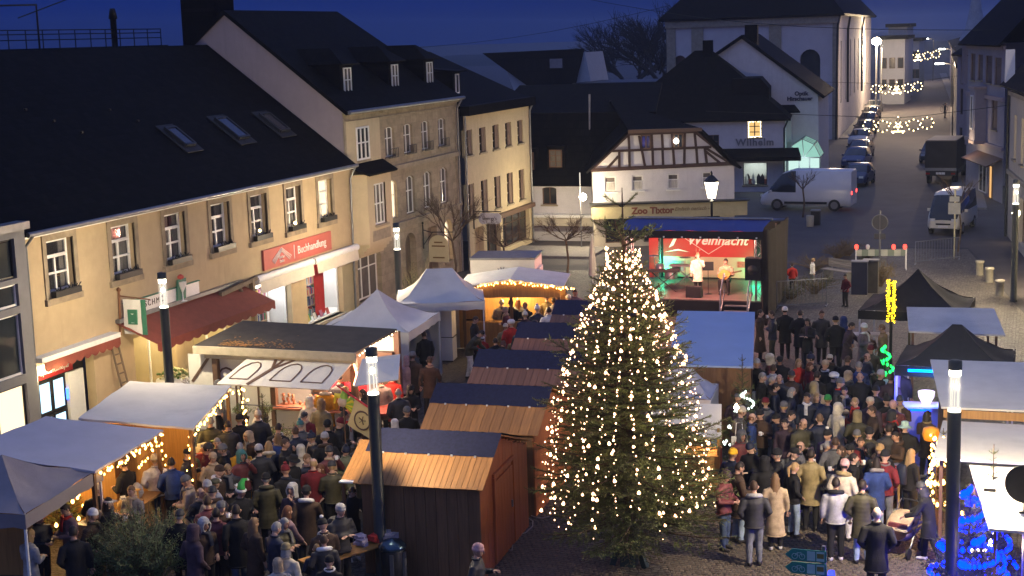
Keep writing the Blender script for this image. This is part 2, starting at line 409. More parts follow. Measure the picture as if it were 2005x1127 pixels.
def window(b, u0, u1, z0, z1, depth=.2, cols=2, rows=(.5,), pane=None, frame=None, sill=.0, arch=0, fw=.055, surround=None, name='window', sm=None, top_cols=None, y=0):
    pane = pane or m_pane; frame = frame or m_frame
    q = MB(); d0, d1 = y + depth - .03, y + depth + .03
    q.box(u0, u0 + fw, d0, d1, z0, z1).box(u1 - fw, u1, d0, d1, z0, z1)
    q.box(u0 + fw, u1 - fw, d0, d1, z0, z0 + fw).box(u0 + fw, u1 - fw, d0, d1, z1 - fw, z1)
    zt = z0 + (z1 - z0) * (rows[-1] if rows else 1)
    for i in range(1, cols):
        u = u0 + (u1 - u0) * i / cols
        q.box(u - fw * .45, u + fw * .45, d0 - .004, d1 - .01, z0 + fw, (zt if top_cols == 1 else z1 - fw))
    for k, r_ in enumerate(rows):
        z = z0 + (z1 - z0) * r_; w = fw * (.55 if k == len(rows) - 1 and top_cols else .35)
        q.box(u0 + fw, u1 - fw, d0 - .008, d1 - .014, z - w, z + w)
    if arch:
        w = (u1 - u0) / 2; k = 8
        pts = [(u0 + w - w * math.cos(PI * i / k), d0 + .01, z1 - arch + arch * math.sin(PI * i / k)) for i in range(k + 1)]
        for i in range(k): q.beam(pts[i], pts[i + 1], fw, .06)
    o = q.build(name, frame, b)
    MB().box(u0 + .01, u1 - .01, d1 - .022, d1 - .012, z0 + .01, z1 - .01).build('pane', pane, o)
    if sill:
        MB().box(u0 - .08, u1 + .08, y - sill, y + depth - .03, z0 - .09, z0).build('sill', sm or m_trimst, o)
    if surround:
        w, m = surround; s_ = MB(); yy = y
        s_.box(u0 - w, u0, yy - .04, yy + .06, z0 - .1, z1 + w).box(u1, u1 + w, yy - .04, yy + .06, z0 - .1, z1 + w).box(u0, u1, yy - .04, yy + .06, z1, z1 + w)
        s_.box(u0 - w - .05, u1 + w + .05, yy - .1, yy + .06, z0 - .28, z0 - .1)
        s_.build('window_surround', m, o)
    return o
def plain_box(b, m, u0, u1, y0, y1, z0, z1, name='wall'):
    return MB().box(u0, u1, y0, y1, z0, z1).build(name, m, b)
def gable_roof(b, m, u0, u1, ye, ze, yr, zr, yb=None, over=.3, t=.14, hip0=0, hip1=0, name='roof'):
    """eave at (ye, ze), ridge at (yr, zr), back eave at yb; hips shorten the ridge"""
    yb = yb if yb is not None else 2 * yr - ye
    q = MB(); a = (u0, ye, ze); c = (u1, ye, ze); d = (u1 - hip1, yr, zr); e = (u0 + hip0, yr, zr)
    q.slab([a, c, d, e], t); q.slab([(u0, yb, ze), e, d, (u1, yb, ze)], t)
    if hip1: q.slab([c, (u1, yb, ze), d], t)
    if hip0: q.slab([a, e, (u0, yb, ze)], t)
    return q.build(name, m, b)

# --- ochre house with the bookshop
BL, BR = (-25.67, 32.8, 0), R(90)
b = thing('town_house', 'long ochre house with seven white windows and a huge dark slate roof', 'house', BL, BR)
ow = [(1.06, 2.28), (4.12, 5.36), (6.99, 8.2), (9.79, 11.0), (12.43, 13.6), (15.06, 16.2), (17.65, 18.8)]
ops = [(a, c, 4.36, 5.86) for a, c in ow] + [(.15, 2.85, 0, 2.45), (4.9, 7.2, .35, 2.35), (8.2, 10.7, .6, 2.35), (12.3, 15.1, .02, 2.7), (16.3, 19.4, .48, 2.75)]
wall(b, m_ochre, 0, 20.5, 0, 6.3, ops, .3)
MB().face([(0, 0, 0), (0, 0, 6.3), (0, 12, 6.3), (0, 12, 0)]).build('side_wall', m_ochre, b)
for k, (a, c) in enumerate(ow):
    w = window(b, a, c, 4.36, 5.86, .22, 2, (.36, .68), m_lit if k == 6 else m_half, m_frame, .04, 0, .085, (.17, m_surround), top_cols=1)
    if k < 6:
        w_ = c - a; MB().box(a + .05, a + w_ * (.36 + .1 * (k % 3)), .3, .32, 4.45, 5.8).box(c - w_ * (.22 + .12 * (k % 2)), c - .05, .3, .32, 4.45, 5.8).build('curtain', m_curtain, w)
        MB().box(a - .1, c + .5, .9, .92, 4.3, 6.0).build('room_wall', pmat('dim room', (.10, .085, .07), .9, .3, 2, 0), w)
    fl = MB().box(a + .02, c - .02, -.22, -.05, 4.28, 4.45)
    for _ in range(14):
        x = rnd(a + .05, c - .05); fl.beam((x, -.13, 4.44), (x + rnd(-.1, .1), -.13 + rnd(-.08, .08), 4.44 + rnd(.05, .14)), .03, .02)
    fl.build('flower_box', m_dark, w)
for k, (x, z, s) in enumerate([(12.75, 4.62, .05), (15.4, 4.55, .06)]):
    lp = MB().lathe([(.02, -s), (s * .9, -s * .4), (s, 0), (s * .6, s * .8), (.02, s)], 10, (0, 0, 0))
    tag(lp.build('window_lamp', emat('window lamp glow', (1, .72, .3), 9), None, (BL[0] + .16, BL[1] + x, z)), ['small amber lamp glowing on the fifth windowsill of ochre house', 'round white lamp glowing on the sixth windowsill of ochre house', 'dim lamp behind the glass of the sixth ochre house window', 'tiny light inside the third window of ochre house'][k], 'lamp')
gable_roof(b, m_slate, -5, 20.55, -.32, 6.22, 6.1, 11.1)
gt = MB().tube([(-.1, -.36, 6.2), (20.5, -.36, 6.2)], .07, 8); gt.tube([(.15, -.34, 6.16), (.1, -.1, 5.85), (.1, -.06, 0)], .045, 8)
gt.tube([(20.35, -.34, 6.16), (20.3, -.12, 5.7), (20.3, -.07, 0)], .045, 8)
gt.build('gutter', m_zinc, b)
MB().box(-.2, 20.5, -.26, 0, 6.08, 6.2).build('eave_board', m_frame, b)
def on_roof(px, py):   # onto the ochre roof slope, in house coordinates
    d = cf + cX * ((px - 1002.5) / FPX) - cU * ((py - 563.5) / FPX)
    e1 = Vector((-25.35, 32.8, 6.25)); e2 = Vector((-31.77, 32.8, 11.12)); n = Vector((0, 1, 0)).cross(e2 - e1).normalized()
    q = d * ((e1 - Vector((0, 0, CAM_H))).dot(n) / d.dot(n)); return (q.y - BL[1], BL[0] - q.x, q.z + CAM_H)
sn = Vector((0, -.604, .797))
for k, (px, py, w, h) in enumerate([(350, 271, .62, .95), (452, 254, .75, 1.15), (535, 243, .75, 1.05)]):
    c = Vector(on_roof(px, py)); s_ = Vector((0, .797, .604)); ux = Vector((1, 0, 0))
    q = MB()
    def at(a, e, o): return c + ux * a + s_ * e + sn * o
    for a, e, a2, e2 in ((-w / 2, -h / 2, w / 2, -h / 2), (-w / 2, h / 2, w / 2, h / 2), (-w / 2, -h / 2, -w / 2, h / 2), (w / 2, -h / 2, w / 2, h / 2)):
        q.beam(at(a, e, .1), at(a2, e2, .1), .09, .12, 0, sn)
    o = q.build('skylight', m_dark, b)
    MB().slab([at(-w / 2 - .22, -h / 2 - .3, .05), at(w / 2 + .22, -h / 2 - .3, .05), at(w / 2 + .22, h / 2 + .25, .05), at(-w / 2 - .22, h / 2 + .25, .05)], .03).build('flashing', pmat('old lead flashing', (.022, .022, .024), .7, .5, 4, .3, dirt=.5), o)
    MB().slab([at(-w / 2, -h / 2, .13), at(w / 2, -h / 2, .13), at(w / 2, h / 2, .13), at(-w / 2, h / 2, .13)], .02).build('pane', glass('skylight pane', (.03, .035, .05), .05) if k < 2 else m_pane, o)
for k in range(5):     # snow hooks
    c = Vector(on_roof(50 + 55 * k, 215 + 22 * (k % 3)))
    MB().box(-.04, .04, -.04, .04, -.02, .04).build('snow_hook', m_dark, b, c)
# bookshop sign
sg = MB().box(13.05, 18.4, -.09, -.005, 3.14, 3.86).build('shop_sign', pmat('sign red', (.42, .10, .08), .55, .05, 3, .03), b)
text('Buchhandlung', .42, m_lett_w, sg, (16.75, -.1, 3.5), (R(90), 0, 0), shear=0)
lg = MB()
for s_ in (-1, 1):
    for o in (0, .07, .14): lg.beam((14.35, -.1, 3.78 - o * .8), (14.35 + s_ * (.72 - o), -.1, 3.4 - o * .8), .03, .02)
lg.box(15.3, 15.33, -.11, -.09, 3.25, 3.75); lg.build('house_emblem', m_lett_w, sg)
text('Bücher\nStube', .15, m_lett_w, sg, (14.35, -.1, 3.38), (R(90), 0, 0), name='small_lettering')
# cassettes of the two awnings over the bookshop windows
for k, (a, c) in enumerate([(12.0, 16.25), (16.35, 20.15)]):
    t = thing('awning', ['cream awning cassette over the left bookshop window', 'cream awning cassette over the right bookshop window'][k], 'awning', BL, BR, 'awnings over the bookshop')
    MB().tube([(a, -.32, 2.98), (c, -.32, 2.98)], .14, 10).build('cassette', m_frame, t)
    q = MB(); q.grid([[(a + .1 + (c - a - .2) * i / 12, -.42 - .02 * (i % 2), 2.92) for i in range(13)], [(a + .1 + (c - a - .2) * i / 12, -.46 - .03 * (i % 2), 2.5) for i in range(13)]])
    q.build('valance', pmat('cream canvas', (.55, .5, .42), .9, .06, 5, .1), t)
    q = MB()
    for u in (a + .4, c - .4): q.beam((u, 0, 3.02), (u, -.3, 3.02), .06)
    q.build('bracket', m_zinc, t)
# shop windows: a real shallow room with shelves and a ceiling light behind the glass
m_shop = pmat('shop interior', (.75, .73, .7), .8, .05, 3, 0)
m_shelf = pmat('pale shelf board', (.5, .36, .22), .6, .15, 4, .05)
def room(b, u0, u1, z0, z1, deep, m, light, y0=.32):
    q = MB(); q.face([(u0, y0 + deep, z0), (u1, y0 + deep, z0), (u1, y0 + deep, z1), (u0, y0 + deep, z1)])
    q.face([(u0, y0, z0), (u0, y0 + deep, z0), (u0, y0 + deep, z1), (u0, y0, z1)]); q.face([(u1, y0 + deep, z0), (u1, y0, z0), (u1, y0, z1), (u1, y0 + deep, z1)])
    q.face([(u0, y0, z0), (u1, y0, z0), (u1, y0 + deep, z0), (u0, y0 + deep, z0)]); q.face([(u0, y0 + deep, z1), (u1, y0 + deep, z1), (u1, y0, z1), (u0, y0, z1)])
    o = q.build('shop_interior', m, b)
    MB().box(u0 + .15, u1 - .15, y0 + .15, y0 + deep * .7, z1 - .05, z1 - .02).build('ceiling_light', light, o)
    return o
e_shop = emat('shop ceiling light', (.95, .97, 1.0), 9)
e_shopw = emat('warm shop light', (1, .8, .42), 5)
room(b, 12.3, 15.1, .03, 2.7, 1.6, m_shop, e_shop); room(b, 16.3, 20.3, .48, 2.75, 1.3, m_shop, e_shop)
room(b, 4.9, 7.2, .35, 2.35, 1.4, m_cream, e_shopw); room(b, 8.2, 10.7, .6, 2.35, 1.2, m_cream, e_shopw)
for a, c, z0, z1, n in ((12.3, 15.1, .03, 2.7, 2), (16.3, 19.4, .48, 2.75, 1), (4.9, 7.2, .35, 2.35, 2), (8.2, 10.7, .6, 2.35, 2)):
    window(b, a, c, z0, z1, .25, n, (), m_clear, m_frame, .12 if z0 > .1 else 0, 0, .07, name='shop_window')
text('Buch', .34, m_lett_w, b, (13.45, .2, 1.15), (R(90), 0, 0), name='window_lettering')
bookmats = [pmat('book %d' % i, c, .6, .1, 8, 0) for i, c in enumerate([(.5, .06, .05), (.06, .12, .35), (.6, .45, .1), (.1, .3, .15), (.6, .58, .52), (.04, .04, .05), (.55, .2, .3), (.15, .35, .45)])]
def shelf(u0, u1, z0, rows_, y, label, side=False):
    t = thing('bookshelf', label, 'shelf', BL, BR if not side else R(180))   # side: on the wall at right angles to the glass
    q = MB()
    for k in range(rows_ + 1): q.box(u0, u1, y, y + .25, z0 + k * .42, z0 + k * .42 + .03)
    q.box(u0 - .03, u0, y, y + .25, z0, z0 + rows_ * .42 + .03).box(u1, u1 + .03, y, y + .25, z0, z0 + rows_ * .42 + .03); q.build('board', m_shelf, t)
    for k in range(rows_):
        u = u0 + .03; q = MB()
        while u < u1 - .08:
            w = rnd(.03, .07); h = rnd(.2, .34); q.box(u, u + w, y + .02, y + .2, z0 + k * .42 + .031, z0 + k * .42 + .031 + h, random.randrange(8)); u += w + .006
        stuff(q.build('books', bookmats, t))
shelf(13.3, 14.75, .2, 5, .85, 'tall bookshelf packed with books inside the left bookshop window')
shelf(17.3, 18.75, .5, 5, .85, 'tall bookshelf packed with books beside red curtain in bookshop')
q = MB(); q.grid([[(18.0 + .85 * i / 16, .55 + .05 * math.sin(i * 2.1), z) for i in range(17)] for z in (.55, 1.3, 2.0, 2.68)])
tag(q.build('red_curtain', pmat('red curtain', (.6, .03, .03), .8, .12, 5, .1), None, BL, BR), 'bright red curtain hanging in the right bookshop window', 'curtain')
for k in range(10):
    u = 16.6 + k * .28 if k < 9 else 12.6
    o = MB().box(-.11, .11, -.015, .015, 0, .26).build('display_book', bookmats[k % 8], None, (BL[0] - .42 - .1 * (k % 2), BL[1] + u, .5), (R(-18), 0, R(90)))
    tag(o, '%s picture book standing in the %s bookshop window display' % (['red', 'navy', 'ochre', 'green', 'cream', 'black', 'pink', 'teal'][k % 8], 'right' if k < 9 else 'left'), 'book', 'books in the window display')
# vending niche at the left end
t = thing('vending_machine', 'vending machine with two blue lit glass doors under red header in niche', 'vending machine', (BL[0] - .05, BL[1] + .2, 0), BR)
MB().box(0, 2.6, .3, 1.0, 0, 2.42).build('cabinet', m_dark, t)
hd = MB().box(.35, 2.0, .22, .3, 2.0, 2.38).build('header', pmat('header red', (.42, .03, .03), .5, .05, 4, 0), t)
text('by Katschmoyer', .2, m_lett_w, hd, (1.18, .21, 2.18), (R(90), 0, 0))
e_cool = emat('cooler light', (.42, .75, 1.0), 1.6)
for i in range(2):
    for z0, z1 in ((.1, .92), (1.0, 1.92)):
        d = MB(); a = .42 + i * .62
        d.box(a, a + .58, .24, .3, z0, z0 + .05).box(a, a + .58, .24, .3, z1 - .05, z1).box(a, a + .05, .24, .3, z0 + .05, z1 - .05).box(a + .53, a + .58, .24, .3, z0 + .05, z1 - .05)
        d = d.build('glass_door', m_black, t); MB().box(a + .05, a + .53, .27, .29, z0 + .05, z1 - .05).build('pane', e_cool, d)
MB().box(1.72, 2.45, .2, .3, .1, 1.95).build('side_panel', m_frame, t)
MB().box(1.62, 1.7, .2, .3, 1.2, 1.5).build('card_reader', emat('reader blue', (.05, .15, 1), 3), t)
q = MB().box(.02, .5, -.2, .1, 2.3, 2.5); tag(q.build('wall_light', emat('warm tube', (1, .83, .45), 6), None, (BL[0], BL[1] + .12, 0), BR), 'bright warm strip light under the left red awning', 'lamp')
lamp_light('niche_light', (BL[0] + .5, BL[1] + .6, 2.1), 60, (1, .78, .4), .2)
# red awnings
m_awn = pmat('rust canvas', (.22, .055, .035), .9, .12, 4, .15)
t = thing('awning', 'long rust red awning sloping over the flower shop front', 'awning', BL, BR)
MB().slab([(4.1, 0, 2.98), (11.35, 0, 2.98), (11.35, -1.35, 2.42), (4.1, -1.35, 2.42)], .02).build('canvas', m_awn, t)
q = MB(); n = 58
q.grid([[(4.1 + 7.25 * i / n, -1.36, 2.42) for i in range(n + 1)], [(4.1 + 7.25 * i / n, -1.37, 2.2 - .07 * abs(math.sin(PI * i / 4))) for i in range(n + 1)]], 0, False); q.build('valance', m_awn, t)
MB().box(4.05, 11.4, -.16, .0, 2.985, 3.1).build('cassette', m_zinc, t)
t = thing('awning', 'rolled in rust red awning with scalloped edge over the vending niche', 'awning', BL, BR)
MB().box(0.05, 3.75, -.36, 0, 2.66, 2.8).build('cassette', m_frame, t)
q = MB(); q.grid([[(.1 + 3.6 * i / 40, -.37, 2.66) for i in range(41)], [(.1 + 3.6 * i / 40, -.38, 2.46 - .09 * abs(math.sin(PI * i / 4))) for i in range(41)]], 0, False); q.build('valance', m_awn, t)
# long white sign with the shop name
t = thing('shop_sign', 'long white shop sign with thin green border on ochre wall', 'sign', BL, BR)
m_green = pmat('sign green', (.03, .16, .10), .5, .08, 5, 0)
MB().box(4.5, 8.7, -.07, -.004, 3.1, 3.5).build('board', m_frame, t)
MB().box(4.45, 8.75, -.09, -.004, 3.06, 3.1).box(4.45, 8.75, -.09, -.004, 3.5, 3.53).build('border', m_green, t)
text('KATSCHMO', .26, m_lett_d, t, (5.75, -.075, 3.3), (R(90), 0, 0), space=1.35)
lg = MB().prism([(7.25, 3.0), (7.75, 3.0), (7.85, 3.75), (7.35, 3.75)], -.14, -.09, 0).build('green_panel', m_green, t)
MB().lathe([(.14, 0), (.02, .03), (.02, .28), (.13, .5), (.15, .62)], 12, (7.55, -.16, 3.05)).build('glass_emblem', m_frame, t)
MB().lathe([(.02, 0), (.11, .05), (.1, .12), (.02, .17)], 10, (7.5, -.16, 3.75)).build('red_knob', pmat('knob red', (.5, .08, .06), .5, .1, 5, 0), t)
# flag on a bracket
t = thing('hanging_banner', 'white shop banner with green edge hung from a copper bracket', 'banner', (BL[0], BL[1] + 4.2, 0), BR)
MB().tube([(0, -.05, 2.6), (0, -.1, 3.95)], .035).tube([(0, -.1, 3.8), (0, -1.15, 3.72)], .02).lathe([(.01, 0), (.07, .06), (.07, .1), (.01, .16)], 10, (0, -.1, 3.9)).build('bracket', pmat('copper', (.25, .12, .06), .4, .1, 5, 0, metal=.6), t)
q = MB(); q.grid([[(.0 + .02 * math.sin(i + k), -.2 - .62 * i / 8, 3.7 - 1.05 * k / 6) for i in range(9)] for k in range(7)]); q.build('cloth', m_frame, t)
MB().box(-.02, .02, -.98, -.83, 2.65, 3.7).build('green_edge', m_green, t)
MB().box(-.03, .03, -.68, -.36, 2.95, 3.4).build('emblem_panel', m_green, t)
MB().lathe([(.1, 0), (.02, .02), (.02, .14), (.09, .28)], 10, (.04, -.52, 3.0)).build('glass_emblem', m_frame, t)
# ladder and lattice beside the flower shop
m_oldwood = wood('weathered timber', (.14, .10, .065))
t = thing('ladder', 'narrow old wooden ladder leaning on the ochre wall', 'ladder', (BL[0] + .25, BL[1] + 3.75, 0), BR)
for s_ in (-.17, .17): MB().beam((s_, -.35, 0), (s_, .18, 2.65), .05, .04).build('rail', m_oldwood, t)
for k in range(9): MB().beam((-.17, -.35 + .053 * (k + .6), .28 * (k + .6)), (.17, -.35 + .053 * (k + .6), .28 * (k + .6)), .035).build('rung', m_oldwood, t)
t = thing('timber_bracket', 'carved timber bracket and post between awning and bookshop', 'bracket', BL, BR)
MB().box(11.35, 11.5, -.55, -.4, 1.4, 3.15).build('post', m_oldwood, t); MB().beam((9.6, -.3, 2.9), (11.7, -.5, 3.12), .14, .14).build('beam', m_oldwood, t)
MB().tube([(11.4, -.45, 2.3), (11.0, -.42, 2.5), (10.7, -.4, 2.95)], .07, 6).build('brace', m_oldwood, t)
# flowers on a table in the flower shop
t = thing('display_table', 'white draped table of pale flowers outside the flower shop', 'table', (BL[0] + .55, BL[1] + 6.1, 0), BR)
MB().lathe([(.62, 0), (.6, .5), (.55, .86), (.02, .88)], 14).build('tablecloth', m_frame, t)
for i, (nm, c) in enumerate((('pale_flowers', (.6, .55, .3)), ('green_leaves', (.12, .2, .06)))):
    q = MB()
    for _ in range(70):
        a, r_ = rnd(0, 6.28), rnd(0, .5); q.lathe([(.01, 0), (.05, .03), (.04, .07), (.005, .09)], 5, (r_ * math.cos(a), r_ * math.sin(a), .87 + rnd(0, .3) * (1 - r_)))
    stuff(q.build(nm, pmat(nm, c, .7, .3, 8, .1), t))
lamp_light('flower_shop_light', (BL[0] + .7, BL[1] + 6.6, 2.15), 70, (1, .78, .4), .2)
lamp_light('flower_shop_light', (BL[0] + .7, BL[1] + 9.3, 2.15), 50, (1, .78, .4), .2)

# --- grey glazed bay at the left edge
t = thing('office_building', 'grey modern building with glazed bay at left picture edge', 'building', (-25.3, 22.0, 0), BR)
wall(t, pmat('grey render', (.18, .18, .19), .8, .08, 3, .1), 0, 10.55, 0, 6.4, [(8.9, 10.1, z0, z1) for z0, z1 in ((.2, 2.3), (2.55, 4.2), (4.4, 5.0), (5.15, 6.2))] + [(7.4, 8.6, z0, z1) for z0, z1 in ((.2, 2.3), (2.55, 4.2), (4.4, 5.0), (5.15, 6.2))], .15)
MB().face([(10.55, 0, 0), (10.55, 9, 0), (10.55, 9, 6.4), (10.55, 0, 6.4)]).face([(0, 0, 6.4), (10.55, 0, 6.4), (10.55, 9, 6.4), (0, 9, 6.4)]).build('side_wall', MATS['grey render'], t)
MB().box(-.1, 10.65, -.12, .3, 6.4, 6.6).build('parapet', m_zinc, t)
for a in (7.4, 8.9):
    for z0, z1 in ((2.55, 4.2), (4.4, 5.0), (5.15, 6.2)): window(t, a, a + 1.2, z0, z1, .12, 1, (), m_pane, m_frame if z0 < 5 else m_dark)
    window(t, a, a + 1.2, .2, 2.3, .12, 1, (), m_lit, m_dark, name='shop_window')

# --- sandstone house
SL = (-25.9, 53.4, 0)
b = thing('town_house', 'sandstone house with oriel, arched windows and three dark dormers', 'house', SL, BR)
uu = [(3.95, 4.95), (5.93, 6.92), (7.93, 8.9), (9.9, 10.85)]
ops = [(a, c, 6.15, 7.42, .12) for a, c in uu] + [(a, c, 3.5, 5.15, .2) for a, c in uu] + [(.7, 3.0, .5, 2.6, .45), (5.6, 6.8, 0, 2.65, .5), (8.2, 9.3, 0, 2.6, .0), (10.2, 11.2, .7, 2.7, .5)]
wall(b, m_stone, 0, 12.3, 0, 8.3, ops, .32)
for k, (a, c) in enumerate(uu):
    o = window(b, a, c, 6.15, 7.42, .14, 2, (.62,), m_panedim, m_frame, .06, .12, .05)
    q = MB()   # wrought iron guard
    for i in range(7): q.beam((a + (c - a) * i / 6, -.16, 6.1), (a + (c - a) * i / 6, -.16, 6.5), .02)
    q.beam((a, -.16, 6.5), (c, -.16, 6.5), .025); q.beam((a, -.16, 6.12), (c, -.16, 6.12), .025); q.build('window_guard', m_dark, o)
    window(b, a, c, 3.5, 5.15, .14, 2, (.6,), m_lit if k == 0 else m_panedim, m_frame, .06, .2, .05)
window(b, .7, 3.0, .5, 2.6, .25, 3, (.62,), m_panedim, m_frame, .1, .45, .06)
MB().box(5.6, 6.8, .3, .34, 0, 2.65).build('door', m_oldwood, b)
MB().box(8.2, 9.3, .3, .34, 0, 2.6).build('door', m_oldwood, b)
window(b, 10.2, 11.2, .7, 2.7, .25, 2, (.6,), m_lit, m_frame, .08, .5)
q = MB()
for z0, z1, p in ((5.55, 5.75, .12), (2.98, 3.2, .1), (3.2, 3.28, .16), (8.08, 8.3, .2), (7.86, 7.92, .06)): q.box(3.45, 12.3, -p, .02, z0, z1)
q.box(.0, .35, -.05, .02, 0, 8.08).box(11.95, 12.3, -.05, .02, 0, 8.08); q.build('cornice', m_trimst, b)
# plastered oriel
q = MB(); zb, zt_ = 2.9, 5.75
pl = [(.3, .0), (.7, -.6), (3.05, -.6), (3.45, .0)]
for i in range(3):
    (a, y0), (c, y1) = pl[i], pl[i + 1]
    if i != 1: q.face([(a, y0, zb), (c, y1, zb), (c, y1, zt_), (a, y0, zt_)])
for a, c, z0, z1 in ((.7, 1.32, zb, zt_), (2.42, 3.05, zb, zt_), (1.32, 2.42, zb, 3.62), (1.32, 2.42, 5.3, zt_)): q.face([(a, -.6, z0), (c, -.6, z0), (c, -.6, z1), (a, -.6, z1)])
q.face([(x, y, zb) for x, y in reversed(pl)])
for k in range(4): q.box(.75 - .0 + k * .0, 3.0, -.55 + k * .13, .0, zb - .14 * (k + 1), zb - .14 * k)
q.build('oriel', m_cream, b)
window(b, 1.32, 2.42, 3.62, 5.3, .1, 3, (.5,), m_panedim, m_frame, .1, 0, .07, name='oriel_window', y=-.6)
MB().box(1.0, 2.75, -.625, -.6, 2.98, 3.4).build('oriel_panel', m_trimst, b)
MB().slab([(.15, -.02, 6.15), (3.6, -.02, 6.15), (3.25, -.85, 5.76), (.5, -.85, 5.76)], .08).build('oriel_roof', m_slate, b)
MB().box(.15, 3.35, -.06, 0, 6.16, 7.9).build('upper_panel', m_cream, b)
window(b, 1.0, 2.2, 6.28, 7.62, -.08, 3, (.52,), m_pane, m_frame, .1, 0, .07)
m_mauve = pmat('mauve render', (.30, .26, .27), .9, .06, 2, .1, streak=.25)
MB().face([(0, 0, 0), (0, .0, 8.3), (0, 5.0, 12.4), (0, 10, 8.3), (0, 10, 0)]).build('gable_wall', m_mauve, b); MB().face([(12.3, 0, 0), (12.3, 10, 0), (12.3, 10, 8.3), (12.3, 0, 8.3)]).build('side_wall', m_mauve, b)
gable_roof(b, m_slate, -.12, 12.5, -.3, 8.28, 5.0, 12.45, 10.3, hip1=2.2)
MB().box(.3, 1.8, 5.6, 7.2, 10.6, 13.0).build('chimney', m_slatew, b)
MB().tube([(-.1, -.34, 8.27), (12.5, -.34, 8.27)], .08).tube([(12.2, -.32, 8.2), (12.15, -.1, 7.8), (12.15, -.08, 0)], .05).build('gutter', m_zinc, b)
for k, u in enumerate((2.1, 6.9, 10.9)):
    d = MB().box(u - .62, u + .62, .75, 4.2, 8.9, 10.15).build('dormer', m_slatew, b)
    q = MB(); a, c, y0, y1 = u - .85, u + .85, .5, 4.6
    q.slab([(a, y0, 10.15), (c, y0, 10.15), (u + .1, y0 + .9, 10.8), (u - .1, y0 + .9, 10.8)], .05); q.slab([(a, y0, 10.15), (u - .1, y0 + .9, 10.8), (u - .1, y1, 10.8), (a, y1, 10.15)], .05)
    q.slab([(c, y0, 10.15), (c, y1, 10.15), (u + .1, y1, 10.8), (u + .1, y0 + .9, 10.8)], .05); q.build('dormer_roof', m_slate, d)
    window(b, u - .34, u + .34, 9.0, 10.0, .71, 2, (.5,), m_panedim, m_frame, 0, 0, .05, name='dormer_window')
    MB().box(u - .5, u + .5, .6, .74, 8.9, 8.97).build('dormer_sill', m_zinc, b)
# hanging signs
t = thing('hanging_sign', 'arched cream pub sign on wrought iron bracket of sandstone house', 'sign', (SL[0], SL[1] + 7.55, 0), BR)
MB().tube([(0, -.04, 1.75), (0, -.04, 2.85)], .03).tube([(0, -.04, 2.6), (0, -.4, 2.5), (0, -1.5, 2.52)], .022).tube([(0, -.04, 1.9), (0, -.3, 2.25), (0, -.5, 2.5)], .018).lathe([(.01, 0), (.06, .05), (.01, .16)], 8, (0, -.04, 2.85)).build('bracket', m_dark, t)
pts = [(.77 + .47 * math.cos(PI * i / 10), 1.95 + .42 * math.sin(PI * i / 10)) for i in range(11)] + [(.3, 1.15), (1.24, 1.15)]
bd = MB().prism([(p[0], p[1]) for p in pts], -.03, .03).build('board', pmat('sign cream', (.62, .56, .34), .6, .05, 5, 0), t, (0, 0, 0), R(-90))
for i, (w, z) in enumerate(((.2, 2.05), (.32, 1.88), (.28, 1.36))): MB().box(.77 - w, .77 + w, -.04, -.031, z - .03, z + .03).build('faint_lettering', m_lett_o, bd)
t = thing('hanging_sign', 'white oval shop sign hung from iron bar on cream house', 'sign', (-25.6, 66.6, 0), BR)
MB().tube([(0, -.04, 1.9), (0, -.04, 3.0)], .03).tube([(0, -.04, 2.75), (0, -1.45, 2.75)], .025).build('bracket', m_dark, t)
q = MB().prism([(.45, 2.15), (1.3, 2.15), (1.45, 2.28), (1.45, 2.55), (1.3, 2.68), (.45, 2.68), (.3, 2.55), (.3, 2.28)], -.03, .03).build('board', m_frame, t, (0, 0, 0), R(-90))
text("energy's", .22, m_lett_d, q, (.87, -.032, 2.42), (R(90), 0, 0))

# --- cream house
CL = (-25.6, 65.8, 0)
b = thing('town_house', 'cream three storey house with narrow windows with brown reveals', 'house', CL, BR)
cw = [(.2, 1.1), (2.05, 2.95), (3.95, 4.85), (5.85, 6.75), (7.75, 8.65)]
ops = [(a, c, 5.48, 6.7) for a, c in cw] + [(a, c, 2.5, 4.1) for a, c in cw] + [(.9, 2.2, 0, 1.9), (2.6, 4.6, .1, 1.9), (5.0, 9.3, .3, 1.95)]
wall(b, m_cream, 0, 9.7, 0, 7.4, ops, .3)
m_brown = pmat('brown reveal', (.16, .11, .085), .8, .15, 5, .1)
for a, c in cw:
    for z0, z1 in ((5.48, 6.7), (2.5, 4.1)):
        o = window(b, a, c, z0, z1, .24, 2, (.33, .66), m_pane, m_frame, .05, 0, .06)
        MB().box(c - .42, c - .02, .06, .1, z0 + .02, z1 - .02).build('reveal_panel', m_brown, o)  # added panel that stands for the brown window reveal
MB().box(.9, 2.2, .3, .34, 0, 1.9).build('door', m_ochre, b)
window(b, 2.6, 4.6, .1, 1.9, .25, 2, (), m_pane, m_dframe, name='shop_window'); window(b, 5.0, 9.3, .3, 1.95, .25, 4, (.7,), m_pane, m_dframe, name='shop_window')
MB().box(2.4, 9.6, -.25, 0, 1.98, 2.2).build('shop_fascia', m_dframe, b)
MB().face([(9.7, 0, 0), (9.7, 9, 0), (9.7, 9, 7.4), (9.7, 0, 7.4)]).build('side_wall', m_beige, b)
MB().box(-.1, 9.85, -.35, .15, 7.4, 7.85).build('box_gutter', m_slatew, b)
gable_roof(b, m_slate, -.1, 9.9, .0, 7.8, 4.6, 10.4, 9.5, hip1=2.6)
MB().tube([(9.65, -.2, 7.4), (9.62, -.07, 7.1), (9.62, -.07, 0)], .05).tube([(-.05, -.1, 7.4), (-.02, -.07, 0)], .05).build('downpipe', m_zinc, b)
